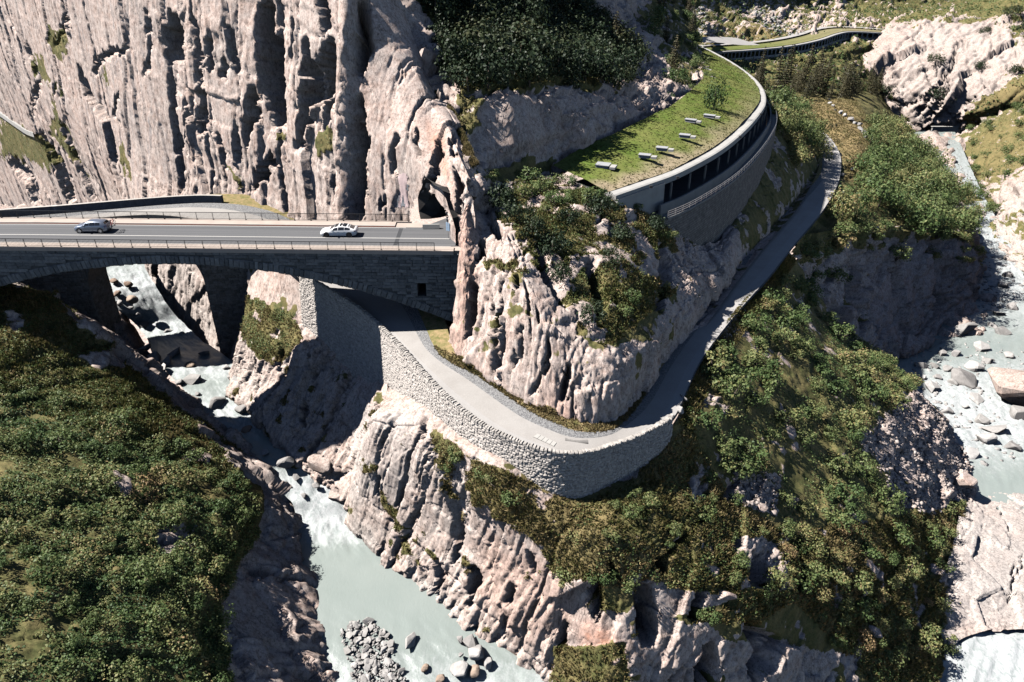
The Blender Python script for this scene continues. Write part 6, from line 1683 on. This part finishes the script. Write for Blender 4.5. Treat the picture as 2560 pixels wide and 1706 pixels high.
P = fill_poly([(2285,340),(2380,330),(2400,400),(2450,480),(2440,520),(2380,500),(2330,420)], 260, zr, 6); joined_stones("shallow_stones", P, rq.uniform(.5, 1.6, len(P)), BOULDER, "stones breaking the surface of the far river reach", 6)
left_b = [(300,760,26,-24.4),(345,790,24,-27),(395,800,22,-28.6),(360,815,28,-28.8),(420,830,22,-29.4),(455,835,18,-29.5),(325,770,18,-25.2),(280,745,22,-23.4),(740,1195,22,-32.6),(790,1215,24,-33.2),(760,1240,20,-34),(541,1010,50,-30.4),(608,962,74,-29.8),(612,998,38,-30.2),(612,1026,46,-30.6),(654,1028,36,-30.6),(696,1038,62,-30.4),(436,886,40,-29.8),(509,884,30,-29.8),(566,920,26,-29.8),(387,898,48,-29.6),(448,957,28,-29.8),(494,986,16,-30.2),(482,952,46,-30),(716,1158,54,-31.4),(662,1133,28,-31.3),(640,980,40,-29.6),(585,945,34,-29.8),(420,905,40,-29.6),(405,925,36,-29.4),(365,870,34,-29.2)]
for k, (u, v, w, z) in enumerate(left_b):
    boulder(u, v, w, z, B_PALE, "pale boulder in the gorge river between the two bridges and the rapids", "boulders in the gorge river")
for (u, v, w, z) in ((285,702,22,-22),(321,710,22,-22.2),(264,722,20,-22.6),(291,734,22,-23),(330,748,34,-23.6),(616,1074,28,-31),(475,912,32,-29.8)):
    boulder(u, v, w, z, B_BROWN, "wet brown boulder in the white water of the gorge river", "brown boulders in the gorge river", .35)
for (u, v, w, z) in ((1024,1606,48,-36.7),(1177,1612,54,-36.6),(1190,1634,62,-36.7),(1148,1678,60,-37.1),(1150,1600,24,-36.5),(1152,1638,16,-36.7),(1220,1660,34,-37)):
    boulder(u, v, w, z, B_PALE, "pale boulder in the pool at the foot of the front cliff", "boulders in the lower pool")
for (u, v, w, z) in ((1186,1678,34,-37),(1062,1670,24,-37),(1100,1697,28,-37.2)):
    boulder(u, v, w, z, B_BROWN, "brown boulder in the shallow end of the lower pool", "brown boulders in the lower pool", .35)
BAR = [(850,1575),(880,1555),(925,1552),(960,1580),(985,1610),(980,1650),(1010,1690),(1040,1750),(900,1750),(865,1640)]
P = fill_poly(BAR, 85, lambda v: float(np.interp(v, [1550, 1760], [-36.35, -37.6])), 7)
for p in P:
    boulder(0, 0, rq.uniform(11, 30), 0, B_PALE, "grey-white stone on the gravel bar in the lower pool", "stones on the gravel bar", .3, P=p, cat="stone")
P = fill_poly(BAR, 420, lambda v: float(np.interp(v, [1550, 1760], [-36.3, -37.5])), 8); joined_stones("gravel_bar", P, rq.uniform(.2, .6, len(P)), BOULDER, "small stones of the gravel bar in the lower pool", 8)
# scree on the right flank
for nm, surf, polys, n, sz, lb, mt in (("scree_field", "gorge_flank", [SCREE_X[0]], 3400, (.3, 1.2), "pinkish block scree running down to the right-hand river", SCREE), ("scree_patch", "gorge_flank", [SCREE_X[1]], 350, (.3, 1.1), "small patch of block scree under the thicket", SCREE),
     ("far_scree", "far_hillside", [[(1820,-20),(1900,-20),(1960,60),(2010,95),(1930,90),(1870,40)], [(1690,40),(1740,20),(1790,80),(1760,95),(1700,80)]], 700, (1.0, 4.5), "pale scree chutes on the far mountainside", BOULDER)):
    P, N = sample(surf, n, polys, -1, 91)
    if len(P): joined_stones(nm, P + np.array([0, 0, .1]), np.random.default_rng(92).uniform(0, 1, len(P)) ** 2 * (sz[1] - sz[0]) + sz[0], mt, lb, 93, "scree")
for (u, v, w, lb) in ((2180,1580,56,"large pink boulder sitting alone in the lower right scrub"),(2410,1205,70,"pale block at the foot of the scree beside the water"),(2370,1240,60,"broad flat block at the lower end of the scree"),(1810,1490,66,"big angular block perched on the lower cliff ledge"),(1905,1270,44,"largest block in the small scree patch"),(1880,1235,34,"tilted block at the left of the small scree patch")):
    p, n = nearest("gorge_flank", u, v); boulder(0, 0, w * .9, 0, B_ROCK, lb, None, .28, P=p)
for (u, v, w) in ((2072,252,10),(2075,261,13),(2083,268,11),(2087,277,11),(2100,285,15),(2112,291,14),(2126,302,20),(2138,311,14),(2149,315,15),(2150,327,17),(2158,333,15),(2162,340,12),(2163,346,12)):
    p, n = nearest("wooded_terrace", u, v); boulder(0, 0, w, 0, B_PALE, "white marker boulder in the curved row across the dry meadow", "row of white boulders in the meadow", .1, P=p)
for (u, v, w) in ((2128,425,14),(2105,442,16),(2105,485,14),(2110,515,14),(1665,1018,30),(1690,1000,26)):
    p, n = nearest("wooded_terrace" if v < 600 else "gorge_flank", u, v); boulder(0, 0, w, 0, B_PALE, "white stone marking the outer edge of the old road", "stones beside the old road", .1, P=p)
for (u, v, w, lb) in ((725,1275,105,"blunt pale rock nose jutting into the gorge river from the left bank"),(810,1150,92,"big grey boulder in shade by the rapids"),(845,1235,70,"pale boulder below the shaded one at the rapids")):
    sf = "left_gorge_slope" if u < 760 else "gorge_flank"
    p, n = nearest(sf, u, v); boulder(0, 0, w, 0, with_mat(BM_A, ROCKP), lb, None, .42, P=p)

# ------------------------------------------------------------------ cars
def paint(name, col, rough=0.25, metal=0.0):
    t = NT(name); n = t.noise(t.obj(), 2.0, 3)
    c = t.mix(n, tuple(x * 0.96 for x in col), tuple(min(1, x * 1.03) for x in col))
    return t.bsdf(c, rough, None, metal, 0.5, Coat_Weight=0.6, Coat_Roughness=0.08)
GLASSM = paint("car_glass", (0.018, 0.021, 0.026), 0.06)
TYRE = plain("tyre_rubber", (0.022, 0.022, 0.023), 0.85, 0, 0.2, 0.1)
RIM = plain("alloy_rim", (0.55, 0.56, 0.58), 0.3, 0.8, 0.5, 0.05)
DRIM = plain("dark_rim", (0.05, 0.05, 0.055), 0.4, 0.6, 0.5, 0.05)
LAMP = paint("lamp_glass", (0.62, 0.64, 0.66), 0.08)
TAIL = paint("tail_lamp", (0.30, 0.012, 0.012), 0.15)
def car(name, loc, L, Wd, H, col_mat, roof_mat, rim_mat, label, hatch):
    """front points to -x. stations: x, half width, sill z, shoulder z, top z, half width at top"""
    e = empty(name, loc); w = Wd / 2
    if hatch:
        st_ = [(-.50, .62, .34, .52, .58, .50), (-.485, .80, .24, .60, .70, .66), (-.44, .93, .20, .68, .80, .76), (-.34, .98, .18, .80, .92, .80), (-.235, 1.0, .17, .90, .98, .82), (-.10, 1.0, .17, .93, 1.36, .72), (.00, 1.0, .17, .94, 1.46, .70), (.15, 1.0, .17, .96, 1.47, .70), (.30, 1.0, .17, .98, 1.42, .68), (.40, .98, .18, .98, 1.34, .64), (.455, .95, .22, .97, 1.05, .72), (.49, .88, .28, .86, .95, .70), (.50, .72, .40, .74, .80, .60)]
    else:
        st_ = [(-.50, .58, .36, .50, .55, .46), (-.485, .80, .24, .58, .66, .66), (-.44, .93, .19, .66, .74, .78), (-.34, .99, .17, .76, .84, .82), (-.25, 1.0, .17, .84, .92, .82), (-.10, 1.0, .16, .88, 1.30, .70), (.02, 1.0, .16, .90, 1.43, .66), (.12, 1.0, .16, .92, 1.44, .65), (.25, 1.0, .16, .95, 1.36, .64), (.36, .99, .17, .97, 1.18, .66), (.44, .96, .20, .97, 1.03, .74), (.485, .88, .28, .88, .97, .74), (.50, .70, .42, .76, .84, .60)]
    hs = H / 1.47
    def ring(q):
        x, hw, zb, zs, zt, tw = q; x *= L; hw *= w; tw *= w; zb, zs, zt = zb * hs, zs * hs, zt * hs
        return [(x, -hw * .92, zb), (x, -hw, zb + .12), (x, -hw, (zb + zs) * .52), (x, -hw * .985, zs), (x, -tw, zt - .03), (x, -tw * .6, zt), (x, 0, zt + .015), (x, tw * .6, zt), (x, tw, zt - .03), (x, hw * .985, zs), (x, hw, (zb + zs) * .52), (x, hw, zb + .12), (x, hw * .92, zb)]
    m = MB(); m.sweep(None, [ring(q) for q in st_], True, True)
    body = m.build("body", col_mat, e, True)
    def interp(xf):
        xs_ = [q[0] for q in st_]; return (xf,) + tuple(float(np.interp(xf, xs_, [q[k] for q in st_])) for k in range(1, 6))
    # side glass between shoulder and roof
    wins = [(-.14, -.005), (.01, .17), (.185, .31 if hatch else .33)]
    for sgn in (-1, 1):
        for a, b in wins:
            m = MB(); pts = []
            xs_ = np.linspace(a, b, 5)
            lo, hi = [], []
            for xf in xs_:
                q = interp(xf); hw, zs, zt, tw = q[1] * w * .985, q[3] * hs, q[4] * hs - .03, q[5] * w
                def on(t): return (xf * L, sgn * (hw + (tw - hw) * t + .012), zs + (zt - zs) * t)
                lo.append(on(.12)); hi.append(on(.84))
            V = lo + hi; n_ = len(lo)
            m.add(V, [(i, i + 1, n_ + i + 1, n_ + i) for i in range(n_ - 1)])
            m.build("side_window", GLASSM, e)
    def top_strip(nm, a, b, f0, f1, mat, lift=.012):
        m = MB(); xs_ = np.linspace(a, b, 6); rows = []
        for xf in xs_:
            q = interp(xf); tw, zt = q[5] * w, q[4] * hs
            rows.append([(xf * L, -tw * f1, zt - .03 * f1 + lift), (xf * L, -tw * .5, zt + lift), (xf * L, 0, zt + .015 + lift), (xf * L, tw * .5, zt + lift), (xf * L, tw * f1, zt - .03 * f1 + lift)])
        m.sweep(None, rows, False, False); return m.build(nm, mat, e, True)
    top_strip("windscreen", -.225, -.105, 0, .92, GLASSM)
    if roof_mat is not None: top_strip("glass_roof", -.095, .30, 0, .93, roof_mat)
    top_strip("rear_window", .315 if not hatch else .405, .43 if not hatch else .45, 0, .9, GLASSM)
    # wheels
    tm = MB(); R_, wd = .33, .22
    prof = []
    for k in range(20):
        a = 2 * math.pi * k / 20; ca, sa = math.cos(a), math.sin(a)
        prof.append([(ca * R_ * .68, -wd / 2, sa * R_ * .68), (ca * R_ * .96, -wd / 2, sa * R_ * .96), (ca * R_, -wd * .3, sa * R_), (ca * R_, wd * .3, sa * R_), (ca * R_ * .96, wd / 2, sa * R_ * .96), (ca * R_ * .68, wd / 2, sa * R_ * .68)])
    prof.append(prof[0]); tm.sweep(None, prof, True, False); tme = tm.mesh("tyre", True); tme.materials.append(TYRE)
    rm = MB()
    for k in range(10):
        a = 2 * math.pi * k / 10; rm.bar((0, -.09, 0), (math.cos(a) * R_ * .66, -.10, math.sin(a) * R_ * .66), .05, .03, (0, 1, 0))
    ringp = [[(math.cos(2 * math.pi * k / 20) * R_ * q, y, math.sin(2 * math.pi * k / 20) * R_ * q) for q, y in ((.62, -.11), (.70, -.11), (.70, .1), (.62, .1))] for k in range(21)]
    rm.sweep(None, ringp, True, False); rme = rm.mesh("rim"); rme.materials.append(rim_mat)
    for sx in (-.315, .30):
        for sy in (-1, 1):
            wh = empty("wheel", (sx * L, sy * (w - .10), R_)); wh.parent = e
            for nm, me_ in (("tyre", tme), ("rim", rme)):
                c = bpy.data.objects.new(nm, me_); COL.objects.link(c); c.parent = wh
                if sy > 0: c.rotation_euler[2] = math.pi
            ar = MB(); ar.tube([(sx * L, sy * (w - .25), R_ + .02), (sx * L, sy * (w + .005), R_ + .02)], R_ + .055, 18); ar.build("wheel_arch", DRIM, e)
    for sy in (-1, 1):
        m = MB(); m.hexa([(-.492 * L, sy * w * .55, .60 * hs), (-.455 * L, sy * w * .90, .62 * hs), (-.43 * L, sy * w * .90, .70 * hs), (-.475 * L, sy * w * .52, .68 * hs), (-.488 * L, sy * w * .55, .66 * hs), (-.45 * L, sy * w * .91, .69 * hs), (-.425 * L, sy * w * .88, .75 * hs), (-.47 * L, sy * w * .52, .73 * hs)]); m.build("headlight", LAMP, e)
        m = MB(); m.hexa([(.47 * L, sy * w * .92, .76 * hs), (.503 * L, sy * w * .66, .76 * hs), (.503 * L, sy * w * .66, .88 * hs), (.47 * L, sy * w * .93, .88 * hs), (.44 * L, sy * w * .965, .80 * hs), (.48 * L, sy * w * .6, .80 * hs), (.48 * L, sy * w * .6, .9 * hs), (.44 * L, sy * w * .965, .9 * hs)]); m.build("tail_light", TAIL, e)
        m = MB(); m.box(-.165 * L, -.13 * L, sy * w * 1.0 - .02 if sy > 0 else sy * w - .17, sy * w + .17 if sy > 0 else sy * w + .02, .93 * hs, 1.05 * hs); m.build("wing_mirror", col_mat, e)
        for xf in (-.0, .165):
            m = MB(); m.box(xf * L - .09, xf * L + .07, sy * w * 1.0 - .012, sy * w * 1.0 + .012, .80 * hs, .83 * hs); m.build("door_handle", col_mat, e)
    tag(e, label, "car")
    return e
SILVER = paint("silver_paint", (0.20, 0.23, 0.285), 0.28, 0.5)
WHITEP = paint("white_paint", (0.78, 0.78, 0.78), 0.22)
car("parked_hatchback".replace("parked_", ""), (-54.0, 89.95, dz(-54) + .004), 4.35, 1.78, 1.50, SILVER, None, RIM, "silver-blue hatchback with a bicycle on its rear rack driving left", True)
car("saloon_car", (-22.2, 89.45, dz(-22) + .004), 4.70, 1.86, 1.44, WHITEP, GLASSM, DRIM, "white saloon with black glass roof driving left near the tunnel", False)
# bicycle on the rear rack
bk = empty("bicycle", (-51.35, 89.9, .55)); tag(bk, "red and black bicycle carried upright behind the silver hatchback", "bicycle")
REDP = paint("bike_red", (0.35, 0.03, 0.03), 0.3)
for y in (-.52, .52):
    wpts = [[(math.cos(a) * q + 0, y + math.sin(a) * 0, 0) for q in (0,)] for a in (0,)]
    m = MB(); m.tube([(0.0, y + .33 * math.cos(a), .33 + .33 * math.sin(a)) for a in np.linspace(0, 2 * math.pi, 21)], .022, 6, False); wh = m.build("wheel", TYRE, bk)
    m = MB()
    for k in range(8):
        a = k * math.pi / 8; m.bar((0, y - .32 * math.cos(a), .33 - .32 * math.sin(a)), (0, y + .32 * math.cos(a), .33 + .32 * math.sin(a)), .008)
    m.build("spokes", RIM, wh)
m = MB()
for a, b in (((0, -.52, .33), (0, -.15, .30)), ((0, -.15, .30), (0, .38, .78)), ((0, -.15, .30), (0, -.28, .82)), ((0, -.28, .80), (0, .36, .84)), ((0, -.52, .33), (0, -.26, .74)), ((0, .52, .33), (0, .36, .90))): m.bar(a, b, .045)
m.build("frame", REDP, bk)
m = MB(); m.bar((-.26, .35, .98), (.26, .35, .98), .03); m.bar((0, .36, .88), (0, .35, .98), .03); m.build("handlebar", IRON, bk)
m = MB(); m.box(-.07, .07, -.42, -.17, .90, .95); m.bar((0, -.28, .80), (0, -.28, .91), .03); m.build("saddle", IRON, bk)
rk = empty("bicycle_rack", (-51.6, 89.9, .30)); tag(rk, "dark carrier rack holding the bicycle behind the hatchback", "rack")
for y in (-.45, .45):
    m = MB(); m.bar((-.25, y, .05), (.4, y, .22), .05); m.build("rail", IRON, rk)
m = MB(); m.bar((.06, -.6, .16), (.06, .6, .16), .05); m.bar((-.02, 0, .1), (.12, 0, .95), .04); m.build("frame", IRON, rk)

# ------------------------------------------------------------------ people by the old road, notice board, signs
def person(loc, rz, top, legs, hair, arm, label):
    """one continuous body grown over a skeleton"""
    e = empty("person", loc, rz); tag(e, label, "person")
    J = {"pel": (0, 0, .95), "spine": (0, 0, 1.2), "chest": (0, .01, 1.38), "neck": (0, 0, 1.50), "head": (0, -.02, 1.62), "crown": (0, 0, 1.74),
         "lsh": (.18, 0, 1.40), "lel": (.25, .02, 1.13), "lwr": (.24, -.10, .90), "lha": (.23, -.14, .82), "rsh": (-.18, 0, 1.40), "rel": (-.26, .0, 1.14), "rwr": (-.20, -.18, arm), "rha": (-.18, -.24, arm + .05),
         "lhi": (.10, 0, .90), "lkn": (.11, -.02, .50), "lan": (.11, .02, .09), "lto": (.12, -.16, .04), "rhi": (-.10, 0, .90), "rkn": (-.12, -.04, .50), "ran": (-.12, .03, .09), "rto": (-.13, -.15, .04)}
    R = {"pel": .15, "spine": .135, "chest": .16, "neck": .06, "head": .10, "crown": .075, "lsh": .07, "lel": .05, "lwr": .035, "lha": .04, "rsh": .07, "rel": .05, "rwr": .035, "rha": .04, "lhi": .10, "lkn": .068, "lan": .045, "lto": .04, "rhi": .10, "rkn": .068, "ran": .045, "rto": .04}
    E = [("pel", "spine"), ("spine", "chest"), ("chest", "neck"), ("neck", "head"), ("head", "crown"), ("chest", "lsh"), ("lsh", "lel"), ("lel", "lwr"), ("lwr", "lha"), ("chest", "rsh"), ("rsh", "rel"), ("rel", "rwr"), ("rwr", "rha"), ("pel", "lhi"), ("lhi", "lkn"), ("lkn", "lan"), ("lan", "lto"), ("pel", "rhi"), ("rhi", "rkn"), ("rkn", "ran"), ("ran", "rto")]
    ks = list(J); me = bpy.data.meshes.new("body"); me.from_pydata([J[k] for k in ks], [(ks.index(a), ks.index(b)) for a, b in E], [])
    t = NT("figure_cloth"); p = t.obj(); sp_ = t.n("ShaderNodeSeparateXYZ"); t.l(p, sp_.inputs[0])
    c = t.ramp(t.math('DIVIDE', sp_.outputs[2], 2.0), [(0.0, (.05, .04, .035)), (.05, legs), (.47, top), (.755, (.48, .30, .22)), (.842, hair)], 'CONSTANT')
    mt = t.bsdf(c, .85, None, 0, .2)
    o = link("body", me, mt, e)
    md = o.modifiers.new("skin", 'SKIN')
    for k, sv in zip(ks, me.skin_vertices[0].data): sv.radius = (R[k], R[k]); sv.use_root = (k == "pel")
    md2 = o.modifiers.new("sub", 'SUBSURF'); md2.levels = 1; md2.render_levels = 2
    m = MB(); m.tube([(0, .03, 1.66), (0, .02, 1.72), (0, .01, 1.765)], [.108, .10, .05], 10); m.build("hair", plain("hair", hair, .8), e, True)
person((-35.0, 110.6, -8.0), .6, (.45, .05, .03), (.05, .06, .09), (.06, .04, .03), 1.15, "person in a red jacket standing by the cliff foot behind the far railing")
person((-33.6, 109.4, -8.15), -.4, (.62, .26, .08), (.06, .06, .07), (.10, .07, .05), .95, "person in an orange top beside the one in red behind the railing")
nb = empty("notice_board", (-29.6, 106.9, -8.6), .3); tag(nb, "dark roofed notice board by the old road behind the far railing", "notice board")
for x in (-.75, .75):
    m = MB(); m.box(x - .06, x + .06, -.06, .06, 0, 2.4); m.build("post", IRON, nb)
m = MB(); m.box(-.68, .68, -.04, .04, .9, 2.2); m.build("panel", plain("board", (.035, .035, .04), .6), nb)
m = MB(); m.hexa([(-1, -.35, 2.35), (1, -.35, 2.35), (1, 0, 2.62), (-1, 0, 2.62), (-1, -.35, 2.42), (1, -.35, 2.42), (1, 0, 2.69), (-1, 0, 2.69)]); m.hexa([(-1, .35, 2.35), (1, .35, 2.35), (1, 0, 2.62), (-1, 0, 2.62), (-1, .35, 2.42), (1, .35, 2.42), (1, 0, 2.69), (-1, 0, 2.69)]); m.build("roof", IRON, nb)
sg = empty("road_sign", tuple(PZ(1121, 596, -.45)), -.6); tag(sg, "narrow pale blue road sign on the rock beside the tunnel mouth", "road sign")
m = MB(); m.tube([(0, 0, 0), (0, 0, 2.1)], .04, 8); m.build("pole", GALV, sg)
m = MB(); m.box(-.28, .28, -.03, .03, 1.0, 2.1); m.build("plate", plain("sign_blue", (.30, .40, .52), .5), sg)
br = empty("concrete_barrier", tuple(PZ(1078, 571, -.5)), .05); tag(br, "low white concrete barrier at the left side of the tunnel mouth", "barrier")
m = MB(); m.hexa([(-1.1, -.25, 0), (1.1, -.25, 0), (1.1, .25, 0), (-1.1, .25, 0), (-1.1, -.1, .55), (1.1, -.1, .55), (1.1, .1, .55), (-1.1, .1, .55)]); m.build("block", CONC2, br)
# painted shapes on the cliff left of the tunnel: plain patches of paint that follow the rock
wpn = empty("cliff_painting", tuple(nearest("rock_cliff", 1010, 482)[0])); tag(wpn, "tall pale pink and grey painted shapes on the cliff left of the tunnel mouth", "painting")
PNK = plain("pink_paint", (.52, .40, .39), .8); GRY = plain("grey_paint", (.13, .135, .15), .8)
Gc, Nc = SURF["rock_cliff"]["G"], SURF["rock_cliff"]["N"]
uc, vc = proj((Gc[:-1, :-1] + Gc[1:, 1:]) / 2)
near_ok = Gc[:-1, :-1, 1] < 112
for nm, poly, mt in (("pink_shape", [(996,518),(1001,470),(994,440),(1008,432),(1020,440),(1016,470),(1024,520),(1014,520),(1008,485),(1003,518)], PNK), ("grey_shape", [(1003,518),(1008,487),(1014,518)], GRY), ("grey_shape", [(1016,462),(1022,462),(1020,482),(1016,484)], GRY), ("grey_shape", [(994,516),(994,478),(999,492),(997,516)], GRY)):
    k = np.argwhere(in_poly(uc, vc, poly) & near_ok)
    if len(k) < 4: continue
    left = {tuple(q) for q in k}
    while left:                                   # one object for every separate patch of paint
        stack = [left.pop()]; isl = []
        while stack:
            q = stack.pop(); isl.append(q)
            for d in ((1, 0), (-1, 0), (0, 1), (0, -1), (1, 1), (-1, -1), (1, -1), (-1, 1)):
                n_ = (q[0] + d[0], q[1] + d[1])
                if n_ in left: left.remove(n_); stack.append(n_)
        if len(isl) < 8: continue
        isl = np.array(isl); i, j = isl[:, 0], isl[:, 1]
        Vi, inv = np.unique(np.concatenate([np.stack([i, j], 1), np.stack([i + 1, j], 1), np.stack([i + 1, j + 1], 1), np.stack([i, j + 1], 1)]), axis=0, return_inverse=True)
        inv = inv.reshape(4, -1).T
        Vp = Gc[Vi[:, 0], Vi[:, 1]] + Nc[Vi[:, 0], Vi[:, 1]] * .05 - np.array(wpn.location)
        link(nm, np_mesh(nm, Vp, inv), mt, wpn)
# old mule path wall on the far left ledge
pp = [nearest("rock_cliff", u, v)[0] for u, v in ((-25, 262), (10, 286), (40, 308), (70, 328), (92, 336))]
G = np.array([[p + np.array([0, -1.6, .1]), p + np.array([0, .6, .15])] for p in pp])
ribbon("mule_path", spline_axis(G, [6] * 4, .2), SHOULDER, "pale stone path crossing the ledge at the far left of the cliff", "path")
mp = empty("path_wall", tuple(pp[2])); tag(mp, "low pale wall along the path on the far left ledge", "wall")
m = MB(); m.sweep(None, [[p + np.array(q) - pp[2] for q in ((0, -1.65, -.6), (0, -1.25, -.6), (0, -1.25, .75), (0, -1.65, .75))] for p in spline_axis(np.array([[p] for p in pp]), [5] * 4, .2)[:, 0]], True, True); m.build("wall", CONC2, mp)
# weir in the far river
wr = empty("weir", tuple(PZ(2352, 325, -67))); tag(wr, "low concrete weir sill at the far end of the river", "weir")
m = MB(); m.box(-5, 9, -.6, .6, -2, 1.6); m.build("sill", CONCD, wr)
m = MB(); m.box(-5.5, 9.5, -.8, .8, 1.602, 1.9); m.build("crest", CONC2, wr)
# ground far below everything, so that no edge of the world shows from the side
gs = MB(); gs.add([(-1500, -300, -95), (1500, -300, -95), (1500, 2500, -95), (-1500, 2500, -95)], [(0, 1, 2, 3)])
o = gs.build("valley_ground", ROCK); tag(o, "valley ground beneath the slopes", "ground", None, "structure")
